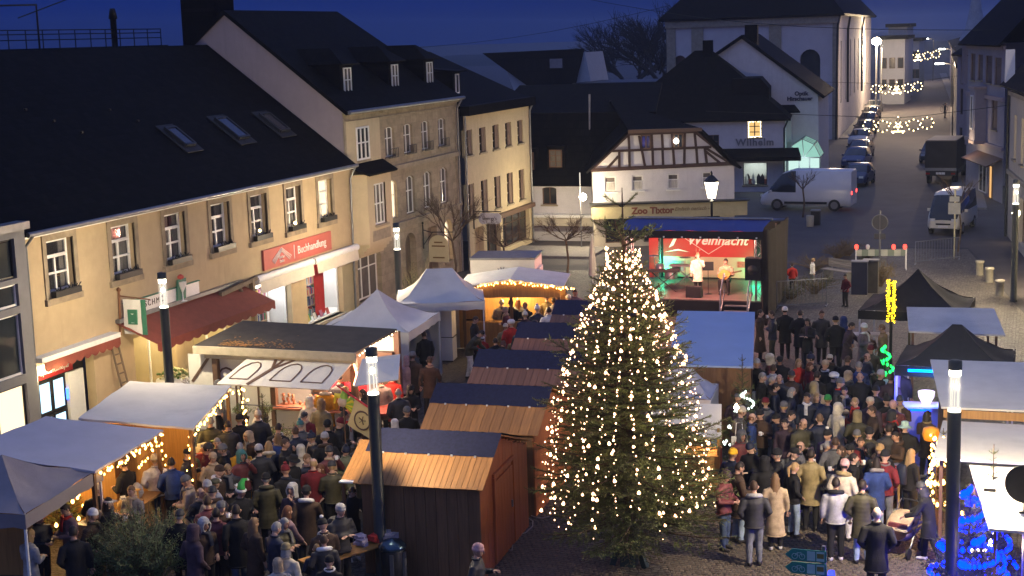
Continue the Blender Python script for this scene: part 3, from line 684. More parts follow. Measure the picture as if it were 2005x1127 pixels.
d = MB().box(1.1, 2.1, .9, 3, 8.2, 9.5).build('dormer', m_slatew, b); MB().slab([(.9, .6, 9.5), (2.3, .6, 9.5), (2.3, 3.4, 9.75), (.9, 3.4, 9.75)], .06).build('dormer_roof', m_slate, d)
window(b, 1.35, 1.8, 8.4, 9.35, .86, 1, (), m_pane, m_frame, 0, 0, .07, name='dormer_window')

# --- low building with mansard roof behind the square
LL = (-26.4, 76.2, 0)
b = thing('low_house', 'low white house with steep dark mansard roof and arched window', 'house', LL, 0)
e0 = W(1040, 362, LL, 0); zE = e0[1]
a0 = W(1062, 400, LL, 0); a1 = W(1089, 366, LL, 0)
wall(b, m_white, 0, 6.2, 0, zE, [(a0[0], a1[0], a0[1], a1[1], .1)], .25)
window(b, a0[0], a1[0], a0[1], a1[1], .15, 2, (), m_pane, m_dframe, .06, .1)
MB().box(.3, 6.1, -.7, -.05, 1.35, 1.5).build('canopy', m_frame, b); MB().box(.3, 6.1, -.62, -.12, .9, 1.34).build('shop_fascia', m_beige, b)
q = MB(); q.slab([(-2, -.25, zE), (7.2, -.25, zE), (7.2, 1.6, zE + 3.8), (-2, 1.6, zE + 3.8)], .12); q.slab([(-2, 1.55, zE + 3.8), (7.2, 1.55, zE + 3.8), (6.5, 6, zE + 5.2), (-2, 6, zE + 5.2)], .12)
q.build('roof', m_slate, b)
for px, py in ((1092, 308), (1037, 313)):
    u, z = W(px, py, (LL[0], LL[1] + .5), 0)
    d = MB().box(u - .5, u + .5, .15, 2.2, z - .75, z + .65).build('dormer', m_slatew, b)
    window(b, u - .36, u + .36, z - .5, z + .45, .12, 2, (.33, .66), m_panedim, m_dframe, 0, 0, .06, name='dormer_window')
MB().tube([(3.6, 1.2, zE + 2.6), (3.6, 1.3, zE + 4.8)], .06).build('flue_pipe', m_zinc, b)

# --- half timbered house with the pet shop
HL, HR = (-21.7, 74.0, 0), R(18)
b = thing('half_timbered_house', 'white house with brown half timbered gable above the stage', 'house', HL, HR)
def hp(x, y): return W(1150 + x / 5.93, 240 + y / 5.93, HL, HR)   # points read off the facade
uR = hp(1705, 470)[0]; zP = hp(870, 505)[1]
zS = hp(870, 920)[1]
hw = [(205, 330, 625, 800), (520, 645, 612, 785), (933, 1058, 592, 770), (1335, 1455, 572, 745)]
ops = []
for x0, x1, y0, y1 in hw:
    a, z0 = hp(x0, y1); c, z1 = hp(x1, y0); ops.append((a, c, z0, z1))
wall(b, m_white, 0, uR, zS, zP, ops, .2)
for o in ops:
    w = window(b, *o, .1, 1, (.62,), m_panedim, m_frame, .1, 0, .06, sm=m_frame)
    MB().box(o[0] + .06, o[1] - .06, .05, .07, o[2] + .06, o[2] + (o[3] - o[2]) * .6).build('blind', m_curtain, w)
wall(b, m_beige, 0, uR, 0, zS - .05, [(.6, 2.2, .2, 1.6), (2.6, 4.6, .2, 1.6), (5.2, 6.6, 0, 1.6)], .2, 'lower_wall')
for o in ((.6, 2.2, .2, 1.6), (2.6, 4.6, .2, 1.6), (5.2, 6.6, 0, 1.6)): window(b, *o, .1, 2, (), m_pane, m_dframe, name='shop_window')
sb = MB().box(-.1, uR + .6, -.5, 0, zS - .75, zS - .02).build('sign_band', pmat('sign band', (.42, .37, .22), .7, .12, 2, .05, dirt=.25), b)
MB().box(-.2, uR + .7, -.62, .02, zS - .02, zS + .06).build('band_cap', m_dark, b)
p_ = hp(750, 975); text('Zoo Tixtor', .47, pmat('sign lettering', (.18, .06, .03), .6, .1, 6, 0), sb, (p_[0], -.51, zS - .38), (R(90), 0, 0), bold=.02)
p_ = hp(1185, 950); text('- Einfach tierisch -', .27, m_lett_o, sb, (p_[0], -.51, zS - .33), (R(90), 0, 0), shear=.3)
zT = hp(870, 105)[1]; zM = hp(870, 305)[1]
gl, gr = hp(475, 140), hp(1250, 108)
q = MB(); q.face([(0, 0, zP), (uR, 0, zP), (gr[0], 0, zT), (gl[0], 0, zT)]); q.face([(uR, 0, 0), (uR, 8, 0), (uR, 8, zP), (uR, 0, zP)]); q.face([(0, 0, 0), (0, 0, zP), (0, 8, zP), (0, 8, 0)])
q.build('gable_wall', m_white, b)
m_timber = wood('dark red timber', (.04, .018, .015), 0)
def tb(x0, y0, x1, y1, w=.13):
    a, c = hp(x0, y0), hp(x1, y1); MB().beam((a[0], -.02, a[1]), (c[0], -.02, c[1]), w, .1, 0, (0, -1, 0)).build('timber', m_timber, b)
for s_ in [(40, 550, 1705, 470, .2), (290, 328, 1440, 280, .13), (470, 130, 1260, 100, .17), (55, 535, 475, 135, .16), (1700, 455, 1250, 105, .16), (478, 150, 488, 325), (600, 150, 632, 322), (745, 135, 755, 318), (866, 130, 876, 312), (982, 122, 994, 305), (1130, 118, 1128, 298), (1245, 112, 1262, 292),
           (370, 335, 372, 530), (487, 330, 490, 522), (635, 325, 670, 512), (757, 320, 762, 508), (872, 315, 880, 500), (995, 308, 1010, 495), (1128, 300, 1125, 488), (1265, 292, 1278, 480), (1362, 288, 1388, 472), (362, 385, 225, 535), (1372, 330, 1540, 465), (1360, 285, 1650, 462)]: tb(*s_)
for x0, x1, y0, y1 in ((622, 738, 135, 308), (1000, 1112, 120, 296)):
    a, z0 = hp(x0, y1); c, z1 = hp(x1, y0)
    o = window(b, a, c, z0, z1, -.04, 2, (), m_pane, m_dframe, 0, 0, .07, name='gable_window')
a, z = hp(1030, 215); MB().lathe([(.02, -.12), (.12, -.05), (.13, .05), (.05, .16)], 10, (a, -.12, z)).build('window_star', emat('window star', (1, .95, .85), 10), b)
zr = W(1285, 195, (HL[0], HL[1] + 4, 0), HR); ur = zr[0] - 1.2
rt = zr[1]
q = MB(); eL, eR = hp(470, 85), hp(1320, 60)
q.slab([(eL[0], -.35, eL[1]), (eR[0], -.35, eL[1]), (ur, 4.2, rt)], .12)
q.slab([(-.35, -.35, zP - .15), (eL[0], -.35, eL[1]), (ur, 4.2, rt), (ur, 12, rt), (-.35, 12, zP - .15)], .12)
q.slab([(uR + .35, -.35, zP - .15), (uR + .35, 12, zP - .15), (ur, 12, rt), (ur, 4.2, rt), (eR[0], -.35, eL[1])], .12)
q.build('roof', m_slate, b)
MB().box(eL[0], eR[0], -.4, -.1, eL[1] - .15, eL[1] + .03).build('gutter', m_dframe, b)

# --- white shop house with the lit window
WL = G(1340, 232, 5.1); WL = (WL.x, WL.y, 0); WR = R(7.6)
b = thing('shop_house', 'white shop house under a broad dark roof with one fairy lit window', 'house', WL, WR)
wr = W(1537, 228, WL, WR)[0]
def rect(x0, y0, x1, y1, loc, rot):
    a, z1 = W(x0, y0, loc, rot); c, z0 = W(x1, y1, loc, rot); return (a, c, z0, z1)
o1 = rect(1464, 236, 1491, 269, WL, WR); o2 = rect(1384, 264, 1408, 290, WL, WR); o3 = rect(1455, 318, 1502, 362, WL, WR)
wall(b, m_white, -2.5, wr, -.2, 5.1, [o1, o2, o3], .25)
MB().face([(wr, 0, 0), (wr, 9, 0), (wr, 9, 5.1), (wr, 0, 5.1)]).build('side_wall', m_white, b)
w = window(b, *o1, .12, 2, (.33, .66), emat('amber window', (1, .62, .22), .55), m_dframe, .05, 0, .08)
q = MB()
for k in range(64):
    t = k / 64 * 4; s_ = t % 1; a, c, z0, z1 = o1
    x, z = [(a + (c - a) * s_, z1 - .06), (c - .06, z1 - (z1 - z0) * s_), (c - (c - a) * s_, z0 + .07), (a + .06, z0 + (z1 - z0) * s_)][int(t)]
    q.box(x - .025, x + .025, .0, .04, z - .025 + rnd(-.04, .04), z + .025)
q.build('fairy_lights', emat('fairy window', (1, .85, .5), 3), w)
window(b, *o2, .12, 2, (.5,), m_pane, m_dframe, .05)
room(b, o3[0], o3[1], o3[2], o3[3], 1.2, m_shop, emat('cool shop light', (.85, 1, .95), 3.2), .26)
window(b, *o3, .15, 1, (), m_clear, m_dark, .1, 0, .05, name='shop_window')
for k in range(9):
    x = rnd(o3[0] + .1, o3[1] - .1); z = o3[2] + .02; q = MB(); kind = k % 3
    if kind == 0: q.lathe([(.12, 0), (.15, .2), (.1, .5), (.02, .8)], 8)
    elif kind == 1: q.prism([(-.14, 0), (.14, 0), (.14, .5), (0, .75), (-.14, .5)], -.03, .03)
    else: q.box(-.1, .1, -.1, .1, 0, .35)
    ob = q.build('shop_display', [m_frame, m_dark, m_rust][k % 3], None, (0, 0, 0), WR)
    ob.location = Matrix.Translation(Vector(WL)) @ Matrix.Rotation(WR, 4, 'Z') @ Vector((x, .45 + .1 * (k % 4), z))
    tag(ob, ['white cone shaped ornament in the small lit shop window', 'dark house shaped ornament in the small lit shop window', 'red gift box in the small lit shop window'][kind], 'ornament', 'ornaments in the lit shop window')
za = W(1430, 292, WL, WR)[1]
MB().slab([(-1.2, -1.5, za - .45), (wr + 1.1, -1.5, za - .45), (wr + .9, 0, za + .05), (-1.2, 0, za + .05)], .3).build('canopy', m_slate, b)
text('Wilhelm', .66, pmat('grey lettering', (.2, .2, .22), .6, .1, 6, 0), b, (W(1478, 288, WL, WR)[0], -.06, za + .45), (R(90), 0, 0), bold=.02, depth=.03, space=1.15)
zr1 = W(1385, 98, (WL[0], WL[1] + 4.5, 0), WR)
q = MB(); le = -5.5
q.slab([(le, -.5, 4.95), (wr + .4, -.5, 4.95), (zr1[0] + .9, 4.5, zr1[1]), (zr1[0] - .3, 4.5, zr1[1])], .15)
q.slab([(wr + .4, -.5, 4.95), (wr + .4, 9.5, 4.95), (zr1[0] + .9, 4.5, zr1[1])], .15); q.slab([(le, -.5, 4.95), (zr1[0] - .3, 4.5, zr1[1]), (le, 9.5, 4.95)], .15)
q.build('roof', m_slate, b)
dm = W(1480, 155, (WL[0], WL[1] + 1.5, 0), WR)
MB().prism([(dm[0] - 1.4, 5.2), (dm[0] + 1.1, 5.2), (dm[0] + 1.1, 7.0), (dm[0] + .5, 7.7), (dm[0] - 1.4, 7.7)], 1.2, 6).build('dormer', m_slatew, b)
MB().box(zr1[0] + .3, zr1[0] + 1.0, 4.0, 4.7, zr1[1] - .6, zr1[1] + .7).build('chimney', m_slatew, b)
sk = W(1390, 197, (WL[0], WL[1] + 2.0, 0), WR); MB().box(sk[0] - .35, sk[0] + .35, 1.7, 1.85, sk[1] - .4, sk[1] + .4).build('roof_window', m_zinc, b)
MB().tube([(wr + .2, -.45, 4.9), (wr - .05, -.1, 4.3), (wr - .05, -.06, 0)], .06).build('downpipe', m_dark, b)

# --- optician's white gable house
OL = (-19.5, 107.0, 0); OR = R(4)
b = thing('shop_house', 'tall white gabled house with dark opticians lettering near the roof', 'house', OL, OR)
P = lambda x, y: W(x, y, OL, OR)
pa, pb, pc, pd = P(1412, 105), P(1453, 72), P(1602, 178), P(1603, 345)
q = MB(); q.face([(pa[0] - 1, 0, 0), (pd[0], 0, 0), (pc[0], 0, pc[1]), (pb[0], 0, pb[1]), (pa[0] - 1, 0, pa[1] - .5)]); q.face([(pd[0], 0, 0), (pd[0], 12, 0), (pc[0], 12, pc[1]), (pc[0], 0, pc[1])]); q.build('gable_wall', m_white, b)
q = MB(); q.slab([(pc[0] + .5, -.3, pc[1] - .35), (pc[0] + .5, 12, pc[1] - .35), (pb[0], 12, pb[1] + .15), (pb[0], -.3, pb[1] + .15)], .22); q.slab([(pa[0] - 3, -.3, pa[1] - 1.6), (pb[0], -.3, pb[1] + .15), (pb[0], 12, pb[1] + .15), (pa[0] - 3, 12, pa[1] - 1.6)], .22); q.build('roof', m_slate, b)
u, z = P(1466, 62); MB().box(u - .4, u + .5, 1, 1.8, z - 1.2, z + .5).build('chimney', m_slatew, b)
for i, s_ in enumerate((('Optik', 1569, 183), ('Hirschauer', 1566, 193))):
    u, z = P(s_[1], s_[2]); text(s_[0], .4, pmat('blue black lettering', (.03, .03, .07), .6, .1, 6, 0), b, (u, -.04, z), (R(90), 0, 0), bold=.015, depth=.03)
u0, z0 = P(1542, 208); u1, z1 = P(1570, 270)
MB().box(u0 - .5, u0 + .35, -.9, 0, z1 - .2, z0 - .3).build('bay', m_white, b); MB().slab([(u0 - 1.2, -1.4, z0 - .3), (u0 + 1.0, -1.4, z0 - .3), (u0 + .5, 0, z0 + .12), (u0 - 1.2, 0, z0 + .12)], .1).build('bay_roof', m_slate, b)
# lit glass porch
PL_ = Vector((-16.2, 104.0, 0)); pw = 2.6
t = thing('glass_porch', 'glowing mint green glass porch with pitched panes at shop door', 'porch', (PL_.x + .1, PL_.y - 1.2, 0), R(4))
zq = W(1580, 308, (PL_.x, PL_.y - 1.2, 0), R(4))[1]; zq2 = W(1580, 272, (PL_.x, PL_.y - 1.2, 0), R(4))[1]
pane_e = emat('lit mint pane', (.50, 1.0, .84), .34)
fr = MB()
arch = [(0, zq), (.25, zq + (zq2 - zq) * .62), (1.0, zq2), (1.8, zq + (zq2 - zq) * .7), (2.25, zq)]
for i in range(4):
    (x0, h0), (x1, h1) = arch[i], arch[i + 1]
    MB().slab([(x0, 0, h0), (x1, 0, h1), (x1, 3, h1), (x0, 3, h0)], .02).build('pane', pane_e, t)
    for y in (0, 1, 2, 3): fr.beam((x0, y, h0 + .02), (x1, y, h1 + .02), .06)
    fr.beam((x1, 0, h1 + .02), (x1, 3, h1 + .02), .06)
MB().face([(x, 0, z) for x, z in arch]).build('pane', pane_e, t)
for x, z in arch[1:4]: fr.beam((1.1, -.02, zq), (x, -.02, z), .05)
for x in (0.02, .8, 1.5, 2.2): fr.beam((x, 0, 0), (x, 0, zq), .08)
fr.beam((0, 0, zq), (2.25, 0, zq), .08); fr.build('frame', m_zinc, t)
for i in range(3): MB().box(.06 + .74 * i, .74 + .7 * i, .02, .04, .1, zq - .05).build('pane', emat('lit mint door', (.7, 1.0, .92), .5), t)
MB().lathe([(.3, .0), (.12, .5), (.02, .95)], 10, (1.75, -.35, .5)).build('lit_cone', emat('cone glow', (.8, 1, .85), 2.0), t)
lamp_light('porch_light', (PL_.x + 1.2, PL_.y - 2.2, 1.9), 45, (.75, 1, .92), .5)

# --- church
KL = (-37.2, 149.5, 0)
b = thing('church', 'big pale church with tall slit windows and dark roof beside the street', 'church', KL, 0)
kr = W(1640, 200, KL, 0)[0]; kz = W(1640, 26, KL, 0)[1]; kl = W(1306, 100, KL, 0)[0]
cop = []
for px, y0, y1, w in ((1331, 108, 145, .7), (1586, 96, 160, 1.0)):
    u, z1 = W(px, y0, KL, 0); z0 = W(px, y1, KL, 0)[1]; cop.append((u - w, u + w, z0, z1, w))
m_church = pmat('church render', (.56, .52, .52), .9, .06, 1, .1, dirt=.15)
wall(b, m_church, kl, kr, 0, kz, cop, .5)
for o in cop: window(b, *o[:4], .4, 1, (), m_pane, m_dark, arch=o[4])
q = MB()
for px in (1366, 1518): u = W(px, 100, KL, 0)[0]; q.box(u - .6, u + .6, -.18, .02, 0, kz - .9)
q.box(kl, kl + .9, -.18, .02, 0, kz - .9).box(kr - .5, kr + .06, -.18, .02, 0, kz - .9).box(kl - .1, kr + .1, -.3, .02, kz - .9, kz); q.build('pilaster', m_trimst, b)
q = MB(); se = Vector((-3.5, 65, 0))
def sd(t, z, o=0): return (kr + se.x * t + o, se.y * t, z)
tops = [(.06 + .115 * k) for k in range(8)]
prev = 0
for k, t in enumerate(tops):
    a, c = t, t + .028
    q.face([sd(prev, 0), sd(a, 0), sd(a, kz), sd(prev, kz)]); q.face([sd(a, 0), sd(c, 0), sd(c, 3.4), sd(a, 3.4)]); q.face([sd(a, 9.6), sd(c, 9.6), sd(c, kz), sd(a, kz)])
    MB().face([sd(a, 3.4, -.35), sd(c, 3.4, -.35), sd(c, 9.6, -.35), sd(a, 9.6, -.35)]).build('slit_window', m_pane, b)
    q.face([sd(c, 3.4), sd(c, 3.4, -.4), sd(c, 9.6, -.4), sd(c, 9.6)]); q.face([sd(a, 3.4, -.4), sd(a, 3.4), sd(a, 9.6), sd(a, 9.6, -.4)])
    prev = c
q.face([sd(prev, 0), sd(1, 0), sd(1, kz), sd(prev, kz)]); q.build('side_wall', m_church, b)
q = MB(); ex = kr + .7
q.slab([(kl - .7, -.7, kz), (ex, -.7, kz), (kr - 6.5, 9, kz + 8), (kl + 6.5, 9, kz + 8)], .3); q.slab([(ex, -.7, kz), (ex - 3.5, 66, kz), (kr - 10, 60, kz + 8), (kr - 6.5, 9, kz + 8)], .3); q.slab([(kl - .7, -.7, kz), (kl + 6.5, 9, kz + 8), (kl + 3, 60, kz + 8), (kl - 4.2, 66, kz)], .3)
q.build('roof', m_slate, b)
MB().tube([(kr + .25, -.2, kz), (kr + .02, -.22, kz - 1.2), (kr - .1, -.22, 0)], .12).build('downpipe', m_dark, b)
for t in (.2, .62): MB().tube([Vector(sd(t, kz, .4)), Vector(sd(t + .01, kz - 1.5, .12)), Vector(sd(t + .01, 3, .12))], .12).build('downpipe', m_dark, b)

# --- houses farther back
b = thing('far_house', 'pale gabled house with dark roof and skylight behind the low roofs', 'house', (-49, 132, 0), 0)
F = lambda x, y, d=0: W(x, y, (-49, 132 + d, 0), 0)
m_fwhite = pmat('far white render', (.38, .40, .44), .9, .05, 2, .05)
pts = [F(985, 120), F(1000, 112), F(1145, 102), F(1158, 165), F(1150, 215), F(1020, 215)]
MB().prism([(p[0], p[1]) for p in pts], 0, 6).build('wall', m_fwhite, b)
c4 = [F(945, 108), F(1144, 99), F(1122, 203), F(1088, 203)]
MB().slab([(c4[0][0], -.1, c4[0][1] + .2), (c4[1][0], -.1, c4[1][1] + .2), (c4[2][0], -.9, c4[2][1]), (c4[3][0], -.9, c4[3][1])], .2).build('roof', m_slate, b)
c5 = F(1092, 123); MB().box(c5[0] - .6, c5[0] + .6, -.55, -.35, c5[1] - .45, c5[1] + .4).build('skylight', m_zinc, b)
b = thing('flat_hall', 'long white flat roofed hall behind the half timbered house', 'building', (-44, 128, 0), 0)
F = lambda x, y: W(x, y, (-44, 128, 0), 0)
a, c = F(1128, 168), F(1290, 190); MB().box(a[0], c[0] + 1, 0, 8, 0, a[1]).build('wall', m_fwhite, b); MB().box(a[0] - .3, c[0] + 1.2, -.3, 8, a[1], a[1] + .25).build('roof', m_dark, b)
q = MB()
for px in (1138, 1155, 1258, 1263): u, z = F(px, 165); q.lathe([(.02, -.12), (.12, 0), (.02, .12)], 6, (u, -.2, z))
q.build('roof_light', emat('roof light', (1, .95, .85), 5), b)
for k in (1165, 1247): u, z = F(k, 180); MB().box(u - .06, u + .06, -.05, 0, 0, z + .6).build('downpipe', m_dark, b)
far = [((1738, 190, 1776, 52), 232, 'narrow pale house with chimneys behind the church lamp'), ((1776, 176, 1800, 80), 262, 'white end house glowing at the far end of the street'), ((1722, 200, 1772, 76), 216, 'pale house next to the church at far street end')]
for (x0, y0, x1, y1), d, lab in far:
    loc = (-40, d, 0); F = lambda x, y: W(x, y, loc, R(0))
    b = thing('street_house', lab, 'house', loc, 0); a = F(x0, y0); c = F(x1, y1)
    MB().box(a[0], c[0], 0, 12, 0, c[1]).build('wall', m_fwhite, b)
    MB().box(a[0] - .4, c[0] + .4, -.4, 12.4, c[1], c[1] + .5).build('roof', m_slate, b)
    for i in range(3):
        for z in (2.0, 5.0, 7.6):
            if z < c[1] - 1.5:
                x = a[0] + (c[0] - a[0]) * (i + .5) / 3; window(b, x - .4, x + .4, z, z + 1.5, -.02, 1, (), m_pane, m_dframe, name='window')

# --- right side of the street
AL = Vector((-1.35, 79, 0))
b = thing('town_house', 'cream house at right picture edge with lantern on its wall', 'house', (-1.25, 80.5, 0), R(-83))
# local x runs towards the camera
wall(b, m_beige, 0, 34, 0, 7.9, [(2.0, 3.0, 4.2, 6.4), (5.0, 6.0, 4.2, 6.4), (8, 9, 4.2, 6.4), (2.0, 3.2, .2, 2.6), (5, 7, .4, 2.6)], .25)
for o in ((2.0, 3.0, 4.2, 6.4), (5.0, 6.0, 4.2, 6.4), (8, 9, 4.2, 6.4)): window(b, *o, .18, 2, (.65,), m_panedim, m_frame, .12)
window(b, 2.0, 3.2, .2, 2.6, .2, 1, (.8,), m_lit, m_dframe, name='door'); window(b, 5, 7, .4, 2.6, .2, 2, (), m_panedim, m_dframe, name='shop_window')
MB().face([(0, 0, 0), (0, 0, 7.9), (0, 10, 7.9), (0, 10, 0)]).build('side_wall', m_beige, b)
gable_roof(b, m_slate, -.4, 34, -.5, 7.8, 5, 13.2)
MB().prism([(.2, 7.7), (1.0, 7.7), (.6, 9.6)], -.35, .1).build('gable_peak', m_frame, b)
for z in (3.3, 7.3): MB().box(0, 34, -.14, .0, z, z + .22).build('cornice', m_trimst, b)
MB().tube([(.1, -.12, 7.6), (.1, -.1, 0)], .07).build('downpipe', m_dark, b)
VL = (-4.4, 105, 0); VR = math.atan2(-10, 2.6)
b = thing('town_house', 'violet grey house with tall brown shuttered windows and shop awning', 'house', VL, VR)
vl = 10.3
F = lambda x, y: W(x, y, VL, VR)
vo = []
for x0, x1, y0, y1 in ((1901, 1909, 104, 157), (1915, 1924, 106, 157), (1930, 1942, 108, 163), (1948, 1960, 112, 167), (1921, 1927, 190, 250), (1942, 1952, 195, 255)):
    a, z1 = F(x0, y0); c, z0 = F(x1, y1); vo.append((a, c, max(z0, z1 - 2.4), z1))
wall(b, m_purple, 0, vl, 0, 9.6, vo, .2)
for o in vo: window(b, *o, .1, 1, (.7,), m_brown, m_dframe, .1)
MB().face([(0, 0, 0), (0, 8, 0), (0, 8, 9.6), (0, 0, 9.6)]).build('side_wall', m_purple, b)
for z in (3.2, 6.2, 9.3): MB().box(0, vl, -.15, 0, z, z + .25).build('cornice', m_rose, b)
gable_roof(b, m_slate, -.5, vl + .6, -.6, 9.6, 4.5, 15.2, hip0=2)
a = F(1926, 190); 
ob = MB().box(a[0] - .75, a[0] + .75, -.7, 0, 3.5, 6.8).build('bay_window', m_purple, b)
MB().box(a[0] - .85, a[0] + .85, -.8, 0, 6.8, 6.95).box(a[0] - .8, a[0] + .8, -.75, 0, 3.3, 3.5).build('bay_cornice', m_rose, ob)
window(b, a[0] - .35, a[0] + .35, 4.2, 6.4, -.74, 1, (), m_pane, m_frame, 0, 0, .09, name='bay_pane_window')
MB().slab([(3.2, -1.0, 2.3), (vl - .2, -1.0, 2.3), (vl - .2, 0, 2.75), (3.2, 0, 2.75)], .08).build('awning', m_dframe, b)
window(b, 4.2, 6.2, .2, 2.2, -.05, 2, (), m_pane, m_frame, name='shop_window'); window(b, 7.0, 7.8, 0, 2.1, -.05, 1, (), emat('amber door', (1, .55, .2), .5), m_dframe, name='door')
lamp_light('wall_spot', Vector(VL) + Vector((-.4, -5, 3.2)), 60, (1, .75, .45), .1)
# corner house with turret
TL = (-5.9, 122, 0)
b = thing('town_house', 'corner house with slim pointed turret above the right street side', 'house', TL, R(-75))
F = lambda x, y: W(x, y, TL, R(-75))
wall(b, m_rose, 0, 13.5, 0, 8.6, [(1.2 + 2.6 * k, 2.2 + 2.6 * k, z, z + 2) for k in range(4) for z in (1.0, 4.0, 6.3)], .2)
for k in range(4):
    for z in (1.0, 4.0, 6.3): window(b, 1.2 + 2.6 * k, 2.2 + 2.6 * k, z, z + 2, .1, 1, (), emat('amber window 2', (1, .45, .2), .35) if (k == 1 and z == 6.3) else m_pane, m_dframe)
MB().face([(0, 0, 0), (0, 10, 0), (0, 10, 8.6), (0, 0, 8.6)]).build('side_wall', m_rose, b)
gable_roof(b, m_slate, -.5, 13.8, -.4, 8.6, 4, 11.6, hip0=3)
MB().lathe([(.95, 6.5), (.95, 9.6), (1.1, 9.7)], 8, (4.5, .3, 0)).build('turret', m_rose, b); MB().lathe([(1.2, 9.7), (.75, 10.6), (.45, 12), (.02, 15)], 8, (4.5, .3, 0)).build('turret_roof', pmat('pale copper', (.30, .32, .38), .5, .15, 3, .05), b)
for k, (y0, y1, x, w) in enumerate(((137, 178, -6.35, 4.5), (181, 238, -8.2, 6), (243, 330, -12.2, 8))):
    b = thing('street_house', ['beige house beyond the turret on the right street side', 'dim narrow house farther along the right street side', 'last dark house on right where the street fades out'][k], 'house', (x, y0, 0), R(0))
    dx = -(y1 - y0) * .062
    q = MB(); q.face([(0, 0, 0), (w, 0, 0), (w, 0, 7.5), (0, 0, 7.5)]); q.face([(dx, y1 - y0, 0), (0, 0, 0), (0, 0, 7.5), (dx, y1 - y0, 7.5)]); q.build('wall', [m_beige, m_rose, m_purple][k], b)
    MB().slab([(-.4, -.3, 7.4), (w, -.3, 7.4), (w + dx, y1 - y0, 9.5), (dx - .4, y1 - y0, 7.4)], .3).build('roof', m_slate, b)
    for i in range(3):
        for z in (1.2, 4.3): window(b, .4 + i * w / 3.4, 1.3 + i * w / 3.4, z, z + 1.8, -.03, 1, (), m_lit if (i + k == 2 and z < 2) else m_pane, m_dframe)
# hill that closes the view
h = MB(); rows = []
for j in range(5):
    rows.append([(-700 + 1400 * i / 60, 420 + 90 * j, (-2, 0, 1.5, 3, 4)[j] * (1 + .35 * math.sin(i * .7) + .2 * math.sin(i * 1.9 + 1)) * (1.0 - .55 * (i / 60)) - 1) for i in range(61)])
h.grid(rows); setting('hill', h, pmat('wooded hill', (.03, .035, .03), .95, .3, .05, .1))

# ------------------------------------------------------------------ street lamps
e_tube = emat('lamp rod', (1, .93, .78), .55)
e_cap = emat('lamp disc', (1, .92, .72), 5)
m_lglass = None
def lampglass():
    m = bpy.data.materials.new('lamp glass'); m.use_nodes = True; nt = m.node_tree; nt.nodes.clear()
    o = N(nt, 'ShaderNodeOutputMaterial'); t = N(nt, 'ShaderNodeBsdfTransparent'); gl = N(nt, 'ShaderNodeBsdfGlossy'); gl.inputs['Roughness'].default_value = .1
    e = N(nt, 'ShaderNodeEmission'); e.inputs[0].default_value = (1, .93, .78, 1); e.inputs[1].default_value = .07
    mx = N(nt, 'ShaderNodeMixShader'); mx.inputs[0].default_value = .06; ad = N(nt, 'ShaderNodeAddShader')
    L(nt, t.outputs[0], mx.inputs[1]); L(nt, gl.outputs[0], mx.inputs[2]); L(nt, mx.outputs[0], ad.inputs[0]); L(nt, e.outputs[0], ad.inputs[1]); L(nt, ad.outputs[0], o.inputs[0])
    try: m.cycles.emission_sampling = 'NONE'
    except Exception: pass
    return m
m_lglass = lampglass()
def street_lamp(loc, h, r, label, watts, glass_h=.8, col=(1, .80, .52)):
    t = thing('street_lamp', label, 'street lamp', loc, 0, 'glass cylinder lamps')
    z = h - glass_h - .16
    MB().lathe([(r * 1.25, 0), (r * 1.25, .05), (r, .08), (r, z)], 20).build('post', m_lampgrey, t)
    MB().lathe([(r, h - .16), (r, h), (r * .5, h + .02)], 20).build('cap', m_lampgrey, t)
    MB().lathe([(r * .98, z), (r * .98, z + glass_h)], 20, cap=False).build('glass_cylinder', m_lglass, t)
    q = MB()
    for k in range(5):
        a = k * 2 * PI / 5 + .4; q.lathe([(r * .1, z + .03), (r * .1, z + glass_h)], 5, (r * .62 * math.cos(a), r * .62 * math.sin(a), 0))
    q.build('light_rod', e_tube, t)
    MB().lathe([(r * .9, z + .005), (r * .9, z + .035)], 16).build('light_disc', e_cap, t)
    MB().lathe([(r * .85, z + glass_h - .12), (r * .85, z + glass_h - .02)], 16).build('light_ring', e_cap, t)
    lamp_light('lamp_light', (0, 0, z + glass_h * .55), watts, col, .07, t)
    return t
street_lamp((-12.6, 26.75, 0), 4.88, .125, 'tall cylinder street lamp in front of the nearest wooden hut', 420)
street_lamp((-22.3, 34.3, 0), 5.0, .125, 'cylinder street lamp by the red awning of the ochre house', 600)
street_lamp((-21.75, 48.8, 0), 4.5, .125, 'cylinder street lamp before the sandstone oriel house', 900)
street_lamp((-1.29, 27.9, 0), 4.85, .125, 'cylinder street lamp beside the white market stalls at right', 2100)
street_lamp((-.66, 61.3, 0), 4.85, .125, 'cylinder street lamp by the cream house at right edge', 1700)
# old lantern behind the stage, wall lamp, church flood lamp
t = thing('lantern', 'old style six sided lantern glowing white above the stage roof', 'lantern', (-13.1, 62.8, 0))
MB().lathe([(.16, 0), (.16, .3), (.07, .5), (.055, 3.7), (.09, 3.75), (.03, 3.85)], 10).build('post', m_dark, t)
q = MB(); q.lathe([(.16, 3.9), (.3, 4.6)], 6, cap=False, sm=False); q.build('lantern_glass', emat('lantern glass', (1, .86, .55), 7), t)
MB().lathe([(.36, 4.6), (.12, 4.85), (.05, 4.9), (.06, 4.98), (.01, 5.08)], 6, sm=False).build('roof', m_dark, t)
lamp_light('lantern_light', (0, -.2, 4.3), 1700, (1, .82, .55), .25, t).location = (0, -.1, 4.28)
t = thing('wall_lamp', 'round white lamp on thin post before the low house', 'lamp', (-22.1, 73.2, 0))
MB().tube([(-.05, 0, 0), (-.05, 0, 3.5)], .035).tube([(-.05, 0, 2.9), (.12, -.1, 2.9)], .02).build('post', m_zinc, t)
